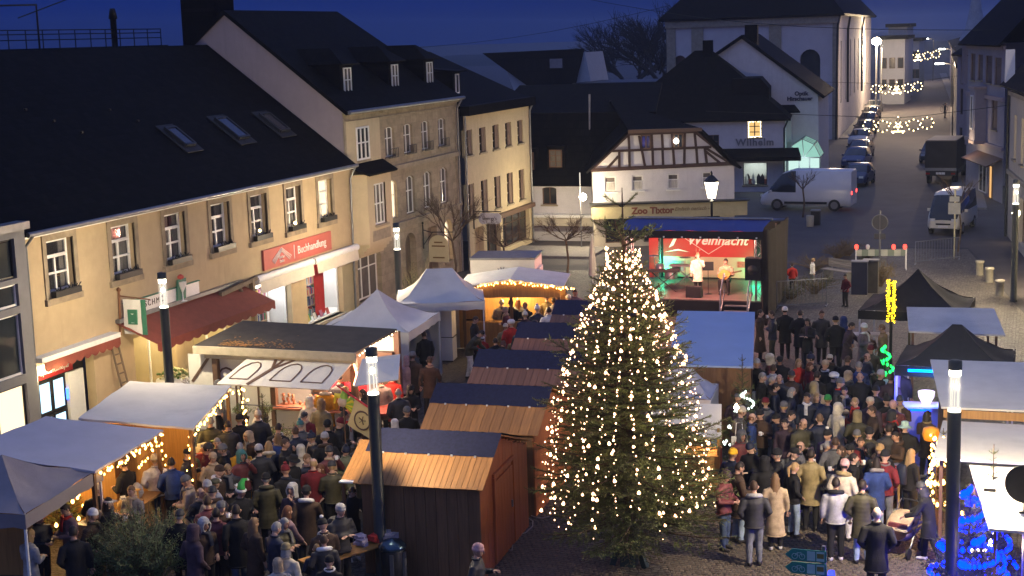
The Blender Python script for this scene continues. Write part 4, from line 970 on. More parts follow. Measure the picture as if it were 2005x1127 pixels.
MB().lathe([(.02, -.2), (.15, -.13), (.2, 0), (.15, .13), (.02, .2)], 12, (.12, -.1, 2.75)).build('globe', emat('globe', (1, .9, .62), 22), t)
MB().box(-.07, -.03, -.03, .03, 2.95, 4.0).build('light_tube', e_tube, t)
lamp_light('globe_light', (.12, -.4, 2.75), 420, (1, .8, .5), .2, t)
CLP = Vector((-19.4, 196, 0))
t = thing('street_lamp', 'very bright white lamp on a tall pole beside the church wall', 'street lamp', CLP)
MB().tube([(0, 0, 0), (0, 0, 8.8)], [.14, .09]).tube([(.55, 1, 0), (.55, 1, 8.2)], .09).build('pole', m_zinc, t)
MB().lathe([(.05, -.5), (.55, -.25), (.6, .15), (.2, .5)], 12, (0, 0, 9.0)).build('lamp_head', emat('flood', (1, .82, .5), 60), t)
lamp_light('flood_light', (0, -1.0, 8.4), 6000, (1, .74, .45), .5, t)
for k, (px, py, z, lab) in enumerate(((1990, 418, 3.1, 'round yellow globe lamp below the right cylinder lamp'),)):
    p = G(1986, 560); t = thing('globe_lamp', lab, 'lamp', p)
    MB().tube([(0, 0, 0), (0, 0, 2.95)], .045).build('post', m_dark, t)
    MB().lathe([(.02, -.17), (.13, -.11), (.17, 0), (.13, .11), (.02, .17)], 12, (0, 0, 3.1)).build('globe', emat('globe yellow', (1, .85, .5), 16), t)
    lamp_light('globe_light', (0, -.3, 3.1), 160, (1, .75, .4), .17, t)
for k, (x, y, h) in enumerate(((-7.6, 150, 7), (-10.6, 205, 7.5), (-19, 300, 8))):
    t = thing('street_lamp', ['thin street lamp on right pavement beside the parked bicycle', 'thin street lamp farther up on the right side', 'greenish street lamp at the far end of the street'][k], 'street lamp', (x, y, 0))
    MB().tube([(0, 0, 0), (0, 0, h), (-.5, 0, h + .2), (-1.4, 0, h + .25)], .07).build('pole', m_dark, t)
    MB().box(-1.7, -.9, -.15, .15, h + .12, h + .26).build('lamp_head', emat('far lamp %d' % k, (.95, 1, .85), 14), t)
    lamp_light('far_lamp_light', (-1.2, -.3, h), 1500, (1, .74, .5), .3, t)

# ------------------------------------------------------------------ market huts
m_plank = wood('hut roof plank', (.42, .20, .06), 1, .22, .55, .14)  # near huts' planks: orange lamplight is put into the colour
m_plankdim = wood('hut roof plank far', (.22, .105, .062), 1, .2, .6, .1)  # same planks on the far huts, colour darkened for their weaker light
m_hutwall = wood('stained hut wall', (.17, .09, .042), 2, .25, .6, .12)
m_hutend = wood('tree lit hut end', (.40, .125, .04), 2, .2, .55, .12)  # orange glow of the tree lights is put into this wood's colour
m_felt = pmat('blue felt', (.014, .017, .05), .9, .3, 14, .4)
plank_cache = {}
def plank(key, mb, m):
    if key not in plank_cache: plank_cache[key] = mb().mesh('plank', m)
    return plank_cache[key]
HUTROT = R(3.2)
def hut(x1, y0, length, label, near, mroof, ze=2.0, zr=2.78, depth=3.55, n_roof=24):
    """x1, y0: front right corner; the long roof slope faces the camera"""
    t = thing('market_hut', label, 'market hut', (x1, y0, 0), HUTROT, 'row of wooden huts with blue felt ridges')
    Lh = length; yr = 1.28; ov = .14
    sl = math.atan2(zr - ze, yr + .1); ln = math.hypot(zr - ze, yr + .1); cut = .56
    # slope facing the camera: separate boards, blue felt laid over their upper part
    w = (Lh + 2 * ov) / n_roof
    for k in range(n_roof):
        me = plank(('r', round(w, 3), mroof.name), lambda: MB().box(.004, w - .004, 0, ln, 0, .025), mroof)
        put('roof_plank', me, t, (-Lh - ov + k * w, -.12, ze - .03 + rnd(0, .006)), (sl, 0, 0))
    q = MB()
    for s_ in (0, 1):
        rows = []
        for j in range(4):
            a = cut + (1 - cut) * j / 3 if s_ == 0 else 1 - (1 - cut * .2) * j / 3
            y = -.12 + (yr + .12) * a if s_ == 0 else yr + (depth - yr + .15) * (1 - a)
            z = ze - .03 + (zr - ze + .03) * a if s_ == 0 else zr - (zr - ze) * (1 - a)
            rows.append([(-Lh - ov - .01 + (Lh + 2 * ov + .02) * i / 20, y, z + .032 + .008 * math.sin(i * 2.3 + j)) for i in range(21)])
        q.grid(rows)
    q.build('felt', m_felt, t)
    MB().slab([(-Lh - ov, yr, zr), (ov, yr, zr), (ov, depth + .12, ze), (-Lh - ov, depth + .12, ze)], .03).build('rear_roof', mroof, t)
    if near:
        n = 11; ww = Lh / n
        for k in range(n):
            me = plank(('w', round(ww, 3)), lambda: MB().box(.004, ww - .004, 0, .03, 0, ze - .05), m_hutwall)
            put('wall_plank', me, t, (-Lh + k * ww, rnd(0, .006), 0))
        MB().box(-.05, .03, -.03, .05, 0, ze - .05).build('corner_post', m_hutwall, t)
        n = 15; ww = depth / n
        for k in range(n):
            y = (k + .5) * ww; h = ze + (zr - ze) * (y / yr if y < yr else (depth - y) / (depth - yr)) - .06
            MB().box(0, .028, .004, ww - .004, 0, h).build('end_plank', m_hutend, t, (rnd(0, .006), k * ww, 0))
        d = MB()
        for k in range(6): d.box(0, .03, .22 * k + .004, .22 * k + .216, 0, 1.75)
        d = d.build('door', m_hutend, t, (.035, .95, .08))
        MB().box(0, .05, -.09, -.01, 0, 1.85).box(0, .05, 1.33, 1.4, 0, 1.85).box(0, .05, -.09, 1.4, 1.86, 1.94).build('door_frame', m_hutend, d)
        MB().box(.03, .06, 1.15, 1.2, .85, 1.0).build('handle', m_zinc, d)
    else:
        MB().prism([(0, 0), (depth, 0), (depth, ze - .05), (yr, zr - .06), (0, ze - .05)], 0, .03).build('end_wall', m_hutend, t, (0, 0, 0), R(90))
        MB().box(-Lh, 0, 0, .03, 0, ze - .05).build('front_wall', m_hutwall, t)
    MB().prism([(0, 0), (depth, 0), (depth, ze - .05), (yr, zr - .06), (0, ze - .05)], 0, .03).build('end_wall', m_hutwall, t, (-Lh + .03, 0, 0), R(90))
    MB().box(-Lh + .03, 0, depth - .03, depth, 0, ze - .05).build('back_wall', m_hutwall, t)
    q = MB()
    for k in range(5): q.box(-Lh * (k + .5) / 5 - .02, -Lh * (k + .5) / 5 + .02, -.12 + (yr + .12) * cut - .03, -.12 + (yr + .12) * cut, ze + (zr - ze) * cut, ze + (zr - ze) * cut + .035)
    q.build('nail', m_frame, t)
    return t
h1 = hut(-10.5, 27.05, 2.55, 'nearest wooden hut with tree lit end wall and closed door', True, m_plank)
hut(-10.72, 31.25, 2.6, 'second wooden hut with wide orange lit roof boards behind the nearest', False, m_plank, n_roof=12)
hut(-10.95, 35.15, 2.75, 'third wooden hut in the row with dimly lit roof', False, m_plankdim, n_roof=18)
hut(-11.2, 38.95, 2.65, 'fourth wooden hut in the row, beside the red jacketed people', False, m_plankdim, n_roof=18)
hut(-11.4, 42.6, 2.5, 'farthest wooden hut of the row, half hidden by the christmas tree', False, m_plankdim, n_roof=18)
# flap with white cloth at the left end of the nearest hut
t = thing('counter_flap', 'raised orange lit wooden flap with white end left of the lamp post', 'flap', (-13.1, 27.05, 0), HUTROT)
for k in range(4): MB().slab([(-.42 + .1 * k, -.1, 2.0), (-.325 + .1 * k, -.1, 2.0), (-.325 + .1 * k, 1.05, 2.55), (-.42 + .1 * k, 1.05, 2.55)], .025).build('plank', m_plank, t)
MB().box(-.42, 0, -.24, -.1, 1.97, 2.0).build('white_edge', m_frame, t)
MB().beam((-.4, -.05, 0), (-.4, -.05, 1.95), .06).beam((-.4, 1.0, 0), (-.4, 1.0, 2.5), .06).build('post', m_hutwall, t)
# cable lying by the hut
q = MB(); pts = [G(x, y, .02) for x, y in ((995, 1076), (1003, 1077), (1004, 1062), (1010, 1050), (1030, 1042), (1043, 1030), (1043, 1020), (1034, 1014), (1024, 1013))]
q.tube(pts, .014, 6); q.tube([G(x, y, .03) for x, y in ((1040, 1009), (1050, 1013), (1062, 1014), (1075, 1011))], .014, 6)
tag(q.build('cable', pmat('pale cable', (.3, .26, .22), .5, .1, 5, 0)), 'pale cable looped on the ground by the hut door', 'cable')
# market bench table with goods
t = thing('serving_table', 'yellow wooden beer table standing left of the lamp post', 'table', Vector((-13.0, 26.15, 0)), R(62))
m_yel = wood('yellow table board', (.5, .26, .07), 0, .25, .4)
for k in range(3): MB().box(-1.1, 1.1, -.3 + .2 * k, -.104 + .2 * k, .76, .79).build('plank', m_yel, t)
q = MB()
for x in (-.9, .9): q.beam((x, -.25, 0), (x, -.25, .76), .04).beam((x, .25, 0), (x, .25, .76), .04).beam((x, -.25, .3), (x, .25, .3), .03)
q.build('leg_frame', m_dark, t)
TBM = Matrix.Translation(t.location) @ Matrix.Rotation(R(62), 4, 'Z')
for k, (x, y, c, lab, nm) in enumerate(((.65, .0, (.6, .05, .04), 'red folded cloth lying on the yellow beer table', 'red_cloth'), (.35, .05, (.45, .4, .5), 'pile of violet grey packets on the yellow beer table', 'packet_pile'), (.85, -.15, (.5, .45, .45), 'crumpled pale bag at the far end of the beer table', 'paper_bag'))):
    q = MB()
    for _ in range(9):
        a = rnd(0, 6.3); d = rnd(0, .16); q.box(-.09, .09, -.06, .06, 0, .05 + rnd(0, .07), rot=rnd(0, 3), at=(d * math.cos(a), d * math.sin(a), .012 * _))
    o = q.build(nm, pmat(nm, c, .7, .3, 9, .2)); o.location = TBM @ Vector((x, y, .79)); tag(o, lab, 'goods')
t = thing('litter_bin', 'dark metal litter bin with domed lid below the lamp post', 'bin', (-12.2, 26.45, 0))
MB().lathe([(.2, 0), (.23, .05), (.26, .75), (.24, .78)], 18).build('body', m_dark, t); MB().lathe([(.28, .78), (.29, .84), (.2, .93), (.04, .96), (.03, .99)], 18).build('lid', pmat('bin lid', (.05, .09, .13), .25, .15, 6, .03, metal=.8), t)
MB().box(.2, .285, -.05, .05, .1, .72).box(.05, .13, -.27, -.24, .1, .72).build('strap', m_zinc, t)

# ------------------------------------------------------------------ stalls with white roofs, lit inside
m_tarp = pmat('white tarpaulin', (.62, .61, .57), .85, .07, 1.4, .3, dirt=.28)
m_tarpg = pmat('grey tarpaulin', (.24, .215, .225), .7, .1, 2, .15)
m_tarpb = pmat('blue grey tarpaulin', (.42, .43, .50), .8, .06, 1.4, .12)
m_amberwood = wood('amber stall wood', (.42, .22, .07), 2, .2, .6)
BULB = MB().lathe([(.003, -.03), (.022, -.012), (.024, .008), (.012, .03), (.003, .04)], 6).mesh('bulb', emat('amber bulb', (1, .50, .11), 11))
BULBW = MB().lathe([(.003, -.03), (.022, -.012), (.024, .008), (.012, .03), (.003, .04)], 6).mesh('bulb', emat('white bulb', (1, .78, .5), 12))
m_wire = pmat('dark wire', (.015, .02, .012), .7, .1, 5, 0)
def light_string(pts, n, label, me=BULB, group=None, s=1.0, jit=.03, sag=.0):
    t = thing('fairy_lights', label, 'fairy lights', pts[0], 0, group); o = Vector(pts[0]); P_ = [Vector(p) - o for p in pts]
    MB().tube(P_, .006, 4).build('wire', m_wire, t)
    seg = [(P_[i + 1] - P_[i]).length for i in range(len(P_) - 1)]; tot = sum(seg)
    for k in range(n):
        d = tot * (k + .5) / n; i = 0
        while i < len(seg) - 1 and d > seg[i]: d -= seg[i]; i += 1
        p = P_[i].lerp(P_[i + 1], d / seg[i]); p = p + Vector((rnd(-jit, jit), rnd(-jit, jit), rnd(-jit * 1.6, jit * .4)))
        put('bulb', me, t, p, 0, s * rnd(.5, .9))
    return t
def stall(corners, zf, zb, label, roofm, side_open=True, zs=None, t_thick=.05):
    """corners: front-left, front-right, back-right, back-left seen by a customer; front is the open side"""
    t = thing('market_stall', label, 'market stall', (corners[0][0], corners[0][1], 0)); o = Vector((corners[0][0], corners[0][1], 0))
    c = [Vector((x, y, 0)) - o for x, y in corners]; z = [zf, zf, zb, zb]
    top = [Vector((p.x, p.y, z[i])) for i, p in enumerate(c)]
    rows = []
    for j in range(7):
        l = top[0].lerp(top[3], j / 6); r_ = top[1].lerp(top[2], j / 6)
        rows.append([l.lerp(r_, i / 8) + Vector((0, 0, -.035 * math.sin(PI * i / 8) * math.sin(PI * j / 6) + .012 * math.sin(i * 1.7 + j * 2.1))) for i in range(9)])
    q = MB(); q.grid(rows); rb = [[p - Vector((0, 0, t_thick)) for p in r_] for r_ in rows]; q.grid(rb)
    q.grid([[rows[0][i] for i in range(9)], [rb[0][i] for i in range(9)]], 0, False).grid([[rows[-1][i] for i in range(9)], [rb[-1][i] for i in range(9)]], 0, False)
    q.grid([[r_[0] for r_ in rows], [r_[0] for r_ in rb]], 0, False).grid([[r_[-1] for r_ in rows], [r_[-1] for r_ in rb]], 0, False)
    q.build('roof', roofm, t)
    ctr = sum(c, Vector()) / 4
    ins = [p.lerp(ctr, .06) for p in c]
    for i in range(4): MB().beam(ins[i], ins[i] + Vector((0, 0, z[i] - .06)), .08).build('post', m_hutwall, t)
    q = MB()
    for i, k in ((1, 2), (2, 3), (3, 0)):
        a, d = ins[i], ins[k]
        if side_open and (i, k) != (2, 3):
            m_ = a.lerp(d, .42) if i == 1 else a.lerp(d, .58)
            if i == 1: a = m_
            else: d = m_
        q.face([a, d, d + Vector((0, 0, z[k] - .08)), a + Vector((0, 0, z[i] - .08))])
    q.build('wall', m_amberwood, t)
    q = MB(); a, d = ins[0].lerp(ctr, .1), ins[1].lerp(ctr, .1); q.beam(a + Vector((0, 0, .95)), d + Vector((0, 0, .95)), .45, .05); q.face([a, d, d + Vector((0, 0, .95)), a + Vector((0, 0, .95))]); q.build('counter', m_amberwood, t)
    lamp_light('stall_light', (ctr.x, ctr.y, min(zf, zb) - .35), 70, (1, .62, .22), .15, t)
    return t
def goods(stall_, corners, n, label, cols, zc=.98):
    a, d = Vector((*corners[0], 0)), Vector((*corners[1], 0)); ctr = Vector((sum(c[0] for c in corners) / 4, sum(c[1] for c in corners) / 4, 0))
    for k in range(n):
        p = a.lerp(d, (k + .7) / (n + .6)).lerp(ctr, rnd(.12, .3)); q = MB(); s_ = rnd(.09, .16)
        if k % 3 == 0: q.lathe([(s_ * .6, 0), (s_, s_ * .6), (s_ * .8, s_ * 1.6), (s_ * .3, s_ * 2.2), (.01, s_ * 2.3)], 9)
        elif k % 3 == 1: q.box(-s_, s_, -s_ * .7, s_ * .7, 0, s_ * 1.5).box(-s_ * .8, s_ * .8, -s_ * .5, s_ * .5, s_ * 1.5, s_ * 2)
        else: q.lathe([(s_, 0), (s_, .02), (s_ * .2, .05), (s_ * .2, s_ * 2), (s_ * .9, s_ * 2.3), (.01, s_ * 2.5)], 9)
        o = q.build('stall_goods', pmat('goods ' + cols[k % len(cols)][3], cols[k % len(cols)][:3], .6, .25, 8, .1), None, (p.x, p.y, zc), rnd(0, 3)); tag(o, '%s %s %s' % (cols[k % len(cols)][3], ('rounded jar', 'wrapped box', 'slim candle holder')[k % 3], label), 'goods', 'goods ' + label)
AMB = [(.5, .35, .1, 'golden'), (.3, .12, .05, 'brown'), (.55, .5, .4, 'cream'), (.2, .25, .1, 'green'), (.45, .08, .05, 'red')]
S1 = [(-18.15, 28.75), (-19.45, 32.75), (-22.2, 32.3), (-21.2, 28.65)]
st1 = stall(S1, 2.35, 2.45, 'market stall with clean white slanted roof and amber lights', m_tarp); goods(st1, S1, 12, 'on the amber lit counter of the white roofed stall', AMB)
S2 = [(-18.35, 25.2), (-18.75, 28.45), (-21.3, 27.6), (-21.3, 24.6)]
st2 = stall(S2, 2.35, 2.75, 'market stall with bluish white roof at left', m_tarpb); goods(st2, S2, 7, 'on the counter of the bluish roofed stall', [(.4, .4, .42, 'grey'), (.5, .3, .1, 'tan')])
light_string([(-18.15, 28.75, 2.28), (-18.8, 30.7, 2.26), (-19.45, 32.75, 2.3)], 46, 'amber fairy lights along front edge of the white roofed stall', group='fairy lights on stalls', s=1.2, jit=.07)
light_string([(-18.3, 28.75, 2.2), (-18.3, 28.8, 1.0)], 12, 'amber fairy lights hanging down the near post of white stall', jit=.08)
light_string([(-19.4, 32.7, 2.3), (-19.3, 33.1, 2.2), (-19.3, 33.2, 1.3)], 16, 'amber fairy lights bunched at the far corner of white stall', s=1.5, jit=.1)
light_string([(-18.35, 25.3, 2.27), (-18.55, 26.8, 2.24), (-18.75, 28.45, 2.27)], 40, 'amber fairy lights under edge of the bluish stall roof', group='fairy lights on stalls', s=1.2, jit=.06)
light_string([(-18.7, 27.2, 1.9), (-18.75, 28.3, 2.1), (-18.8, 28.5, 1.3)], 16, 'amber fairy lights draped inside bluish roofed stall', s=1.2, jit=.08)
q = MB().box(-.02, .02, 0, .9, 0, .55); t = thing('stall_window', 'small white framed window panel inside the bluish stall', 'window', (-21.0, 26.3, 1.5), R(-8)); q.build('frame', m_frame, t); MB().box(.021, .03, .06, .42, .06, .5).box(.021, .03, .48, .84, .06, .5).build('pane', m_litw, t)
t = thing('grill_box', 'grey metal grill box at the counter of the bluish stall', 'grill', (-18.9, 26.0, 0), R(-8)); MB().box(-.3, .3, -.45, .45, .55, 1.0).build('body', m_zinc, t); MB().lathe([(.3, 1.0), (.28, 1.2), (.02, 1.28)], 12).build('lid', m_zinc, t); MB().box(-.25, .25, -.4, .4, 0, .55).build('stand', m_dark, t)
# lit fir under the dark gazebo, closed parasol by the stage
t = thing('parasol', 'closed white parasol standing left of the stage', 'parasol', G(1161, 553)); MB().tube([(0, 0, 0), (0, 0, 2.2)], .025).build('pole', m_frame, t)
MB().lathe([(.2, .35), (.17, .9), (.1, 1.7), (.02, 2.15)], 9, sm=False).build('folded_canopy', pmat('parasol cream', (.6, .58, .45), .8, .08, 3, .1), t)
# dark gazebo at the lower left
t = thing('gazebo', 'dark grey pop up gazebo roof at lower left corner', 'gazebo', (-19.6, 23.9, 0), R(8))
def gazebo_roof(w, d, ze, zp, dip=.25, val=.28, seg=10, apex=(0, 0), ridge=0):
    """four swept slopes to a peak or short ridge, and a hanging valance"""
    q = MB(); rows = []; c4 = [(-w, -d), (w, -d), (w, d), (-w, d)]
    top = [(-ridge, 0), (ridge, 0), (ridge, 0), (-ridge, 0)]
    for k in range(4):
        (x0, y0), (x1, y1) = c4[k], c4[(k + 1) % 4]; (a0, b0), (a1, b1) = top[k], top[(k + 1) % 4]
        rr = []
        for j in range(seg + 1):
            s_ = j / seg; row = []
            for i in range(seg + 1):
                r_ = i / seg; bx, by = x0 + (x1 - x0) * r_, y0 + (y1 - y0) * r_; tx, ty = a0 + (a1 - a0) * r_, b0 + (b1 - b0) * r_
                row.append((bx + (tx - bx) * s_, by + (ty - by) * s_, ze + (zp - ze) * (s_ ** 1.7) - dip * .25 * math.sin(PI * r_) * (1 - s_) * s_ * 2 + .022 * math.sin(i * 2.7 + j * 1.3 + k) * math.sin(PI * min(1, s_ * 1.2)) + .02 * math.sin(r_ * 9.4 + k) * (1 - s_)))
            rr.append(row)
        q.grid(rr)
        q.grid([[(x0 + (x1 - x0) * i / seg, y0 + (y1 - y0) * i / seg, ze) for i in range(seg + 1)], [(x0 + (x1 - x0) * i / seg, y0 + (y1 - y0) * i / seg, ze - val + .02 * math.sin(i * 3)) for i in range(seg + 1)]], 0, False)
    return q
def gazebo(name, label, loc, rot, w, d, ze, zp, m, ridge=0, walls=(), wallm=None, val=.28):
    t = thing('gazebo', label, 'gazebo', loc, rot)
    gazebo_roof(w, d, ze, zp, ridge=ridge, val=val).build('canopy', m, t)
    for x in (-w + .05, w - .05):
        for y in (-d + .05, d - .05): MB().beam((x, y, 0), (x, y, ze), .045).build('leg', m_frame, t)
    for k in walls:
        a = [(-w, -d), (w, -d), (w, d), (-w, d)][k]; c = [(w, -d), (w, d), (-w, d), (-w, -d)][k]; q = MB()
        q.grid([[(a[0] + (c[0] - a[0]) * i / 16, a[1] + (c[1] - a[1]) * i / 16 + .03 * math.sin(i * 1.9), z) for i in range(17)] for z in (.05, ze * .5, ze - .1)]); q.build('side_sheet', wallm or m, t)
    return t
gazebo_roof(1.35, 1.6, 2.3, 3.0).build('canopy', m_tarpg, t)
for x in (-1.3, 1.3):
    for y in (-1.55, 1.55): MB().beam((x, y, 0), (x, y, 2.3), .045).build('leg', m_frame, t)
t = gazebo('tent', 'white market tent with pointed roof before the bookshop', (-19.75, 42.6, 0), R(6), 1.55, 1.75, 2.15, 3.2, m_tarp, 0, (0, 2, 3), m_tarp)
t = gazebo('tent', 'white market tent with bluish ridge roof before the sandstone house', (-19.35, 46.9, 0), R(22), 1.5, 1.5, 2.25, 3.2, m_tarp, .45, (2, 3), m_tarp)
# tall white cabinet panel, stall beyond it, trailer
t = thing('display_cabinet', 'tall white closed panel cabinet standing by the tents', 'cabinet', (-19.2, 46.4, 0), R(8))
MB().box(-.42, .42, 0, .6, .05, .85).box(-.42, .42, 0, .6, .88, 2.15).build('panel', pmat('cabinet white', (.6, .6, .64), .5, .05, 3, .03), t); MB().box(-.45, .45, .02, .58, .85, .88).box(-.45, .45, .02, .58, 2.15, 2.19).box(-.4, .4, .05, .55, 0, .05).build('edge', m_dark, t)
S3 = [(-19.2, 48.2), (-15.7, 48.9), (-16.0, 51.0), (-19.4, 50.3)]
t = thing('market_stall', 'wide amber lit wooden stall with white roof in front of the trailer', 'market stall', (-17.5, 49.4, 0), R(11))
q = MB(); q.slab([(-1.9, -1.0, 2.35), (0, -1.0, 2.62), (0, 1.2, 2.72), (-1.9, 1.2, 2.45)], .05).slab([(0, -1.0, 2.62), (1.9, -1.0, 2.35), (1.9, 1.2, 2.45), (0, 1.2, 2.72)], .05); q.build('roof', m_tarp, t)
MB().prism([(-1.75, 1.95), (1.75, 1.95), (1.75, 2.28), (0, 2.55), (-1.75, 2.28)], -.95, -.9).build('gable_board', m_amberwood, t)
MB().box(-1.75, 1.75, .8, .85, 0, 2.3).build('back_wall', m_amberwood, t); MB().box(-1.75, 1.75, -.85, -.4, .1, 1.05).build('counter', m_amberwood, t)
for x in (-1.75, -.05, 1.65): MB().box(x, x + .1, -.9, -.8, 0, 2.0).build('post', m_hutwall, t)
lamp_light('stall_light', (0, .1, 2.0), 130, (1, .66, .28), .15, t)
def S3p(x, y, z): return Matrix.Translation(t.location) @ Matrix.Rotation(R(11), 4, 'Z') @ Vector((x, y, z))
light_string([S3p(-1.9, -1.02, 2.3), S3p(0, -1.04, 2.55), S3p(1.9, -1.02, 2.3), S3p(2.3, -1.0, 2.25)], 60, 'amber fairy lights along gable edge of the stall by trailer', s=1.3, jit=.05)
S4 = thing('market_stall', 'small wooden stall with dark hatch behind the tall white cabinet', 'market stall', (-19.0, 48.6, 0), R(11))
MB().box(-.9, .5, 0, .1, .05, 1.95).build('wall', m_amberwood, S4); MB().box(-.2, .4, -.03, 0, .7, 1.1).build('hatch', m_black, S4); MB().box(.5, .62, -.1, .05, 0, 2.2).build('post', m_hutwall, S4)
t = thing('trailer', 'white sales trailer with dark gear emblems on its side', 'trailer', (-20.4, 52.6, 0), R(10))
MB().box(0, 2.5, 0, 1.9, .45, 2.6).build('body', m_tarp, t); MB().box(-.03, 2.53, -.03, 1.93, 2.6, 2.68).build('roof', m_zinc, t); MB().box(.3, 2.2, .2, 1.7, .2, .45).build('chassis', m_dark, t)
for k, (x, z) in enumerate(((1.25, 2.05), (.4, 1.5), (2.1, 1.5))):
    q = MB()
    for i in range(14):
        a = i * 2 * PI / 14; q.beam((x + .2 * math.cos(a), -.02, z + .2 * math.sin(a)), (x + .29 * math.cos(a), -.02, z + .29 * math.sin(a)), .045, .02)
        q.beam((x + .2 * math.cos(a), -.02, z + .2 * math.sin(a)), (x + .2 * math.cos(a + .45), -.02, z + .2 * math.sin(a + .45)), .03, .02)
    q.beam((x - .08, -.02, z - .12), (x, -.02, z + .1), .035, .02).beam((x + .08, -.02, z - .12), (x, -.02, z + .1), .035, .02).beam((x - .1, -.02, z + .02), (x + .1, -.02, z + .02), .03, .02)
    q.build('gear_emblem', m_dark, t)
MB().box(2.5, 2.62, .5, 1.4, 1.6, 2.2).build('side_hatch', m_frame, t)
for x in (.7, 1.8): MB().tube([(x, -.02, .3), (x, .2, .3)], .3, 12).build('wheel', m_dark, t)

# ------------------------------------------------------------------ mulled wine pavilion
t = thing('wine_pavilion', 'mulled wine pavilion with dark leaf strewn roof and painted white flaps', 'pavilion', (-21.75, 35.9, 0), R(0)); PV = t
MB().slab([(-.5, -.35, 2.72), (4.45, -.35, 2.68), (4.6, 2.3, 2.86), (-.5, 2.5, 2.9)], .06).build('roof', pmat('roofing felt', (.045, .04, .035), .85, .25, 3, .3, dirt=.3), t)
MB().box(-.5, 4.55, -.4, -.34, 2.5, 2.72).build('fascia_board', pmat('cream fascia', (.42, .38, .28), .7, .15, 4, .1), t); MB().box(-.2, 4.5, -.3, -.24, 2.36, 2.5).build('fascia_board', MATS['cream fascia'], t)
leaves = MB()
for _ in range(260):
    a = abs(random.gauss(0, .9)) if _ % 2 else rnd(0, 2.6); x = .2 + a * .9; y = -.25 + abs(random.gauss(0, .3)); s_ = rnd(.03, .06); r_ = rnd(0, 6.3)
    if x > 4: continue
    z = 2.74 + .07 * y + .012; leaves.face([(x + s_ * math.cos(r_ + k * 2.1) * (1.4 if k == 0 else .8), y + s_ * math.sin(r_ + k * 2.1), z + rnd(.0, .03)) for k in range(3)])
stuff(leaves.build('leaf_litter', pmat('dead leaves', (.30, .15, .05), .8, .4, 6, .1), t))
for x in (.05, 1.85, 4.35): MB().box(x - .08, x + .08, -.2, -.04, 0, 2.5).build('post', m_dframe, t)
for x in (.05, 4.6): MB().box(x - .08, x + .08, 2.2, 2.36, 0, 2.8).build('post', m_dframe, t)
m_flap = pmat('painted flap white', (.66, .66, .6), .7, .05, 3, .05)
fl = MB().slab([(.75, -1.3, 1.9), (4.15, -1.3, 1.9), (4.4, -.2, 2.45), (1.2, -.2, 2.45)], .03).build('flap', m_flap, t)
nrm = Vector((0, -.447, .894))
def fp(u, v): return Vector((.75 + .45 * v + u * (3.4 - .2 * v), -1.3 + 1.1 * v, 1.9 + .55 * v)) + nrm * .012
q = MB()
for uc, w in ((.14, .085), (.52, .095), (.80, .095)):
    pts = [fp(uc - w, .2), fp(uc + w, .2), fp(uc + w, .5)] + [fp(uc + w * math.cos(PI * i / 6), .5 + .3 * math.sin(PI * i / 6)) for i in range(1, 6)] + [fp(uc - w, .5), fp(uc - w, .2)]
    for i in range(len(pts) - 1): q.beam(pts[i], pts[i + 1], .035, .012, 0, nrm)
q.beam(fp(.27, .02), fp(.34, .6), .11, .012, 0, nrm); q.beam(fp(.34, .6), fp(.27, .98), .09, .012, 0, nrm); q.beam(fp(.34, .6), fp(.36, .98), .08, .012, 0, nrm); q.beam(fp(.34, .6), fp(.47, .96), .07, .012, 0, nrm)
q.build('painted_outline', m_dframe, fl)
wl = MB().box(-.9, 1.8, -.03, 0, .2, 2.4).build('painted_wall', m_flap, t)
q = MB(); 
for x0 in (.05, .75):
    pts = [(x0 - .0, -.045, .3), (x0, -.045, 1.7)] + [(x0 + .28 - .28 * math.cos(PI * i / 6), -.045, 1.7 + .35 * math.sin(PI * i / 6)) for i in range(1, 6)] + [(x0 + .56, -.045, 1.7), (x0 + .56, -.045, .3)]
    for i in range(len(pts) - 1): q.beam(pts[i], pts[i + 1], .05, .02, 0, (0, -1, 0))
q.beam((-.8, -.045, 1.6), (-.2, -.045, 2.35), .08, .02, 0, (0, -1, 0)); q.build('painted_outline', m_dframe, wl)
ct = MB().box(1.9, 4.4, -.35, .25, 1.0, 1.06).build('counter', pmat('salmon counter', (.55, .22, .14), .5, .1, 3, .05), t); MB().box(1.9, 4.4, -.2, -.14, 0, 1.0).build('counter_front', m_flap, t)
MB().box(.1, 4.6, 2.3, 2.36, 0, 2.6).build('back_wall', m_frame, t); MB().box(1.9, 4.5, 2.1, 2.28, .9, 2.2).build('back_shelf', m_dframe, t)
MB().slab([(4.35, -.3, 1.0), (5.3, -.1, 1.0), (5.3, 1.6, 1.0), (4.4, 1.6, 1.0)], .05).build('side_counter', m_rust, t); MB().box(2.6, 4.3, .9, 1.0, 1.3, 1.55).build('red_drape', pmat('red drape', (.55, .02, .04), .7, .1, 5, .1), t)
MB().slab([(4.75, -1.0, 1.95), (5.7, -.2, 2.0), (5.3, .9, 2.45), (4.6, -.1, 2.5)], .03).build('side_flap', m_flap, t)
lamp_light('pavilion_light', (3.2, .5, 2.25), 260, (1, .62, .40), .2, t); lamp_light('pavilion_light', (4.9, .7, 2.1), 60, (1, .5, .3), .15, t)
m_clay = pmat('brown clay mug', (.33, .13, .06), .45, .25, 9, .05)
def mug_mesh(): 
    q = MB().lathe([(.038, 0), (.042, .09), (.036, .09), (.034, .02), (.002, .02)], 9); q.tube([(.04, 0, .075), (.07, 0, .07), (.072, 0, .03), (.042, 0, .018)], .008, 5); return q
MUGC = mug_mesh().mesh('mug', m_clay); MUGW = mug_mesh().mesh('mug', m_frame)
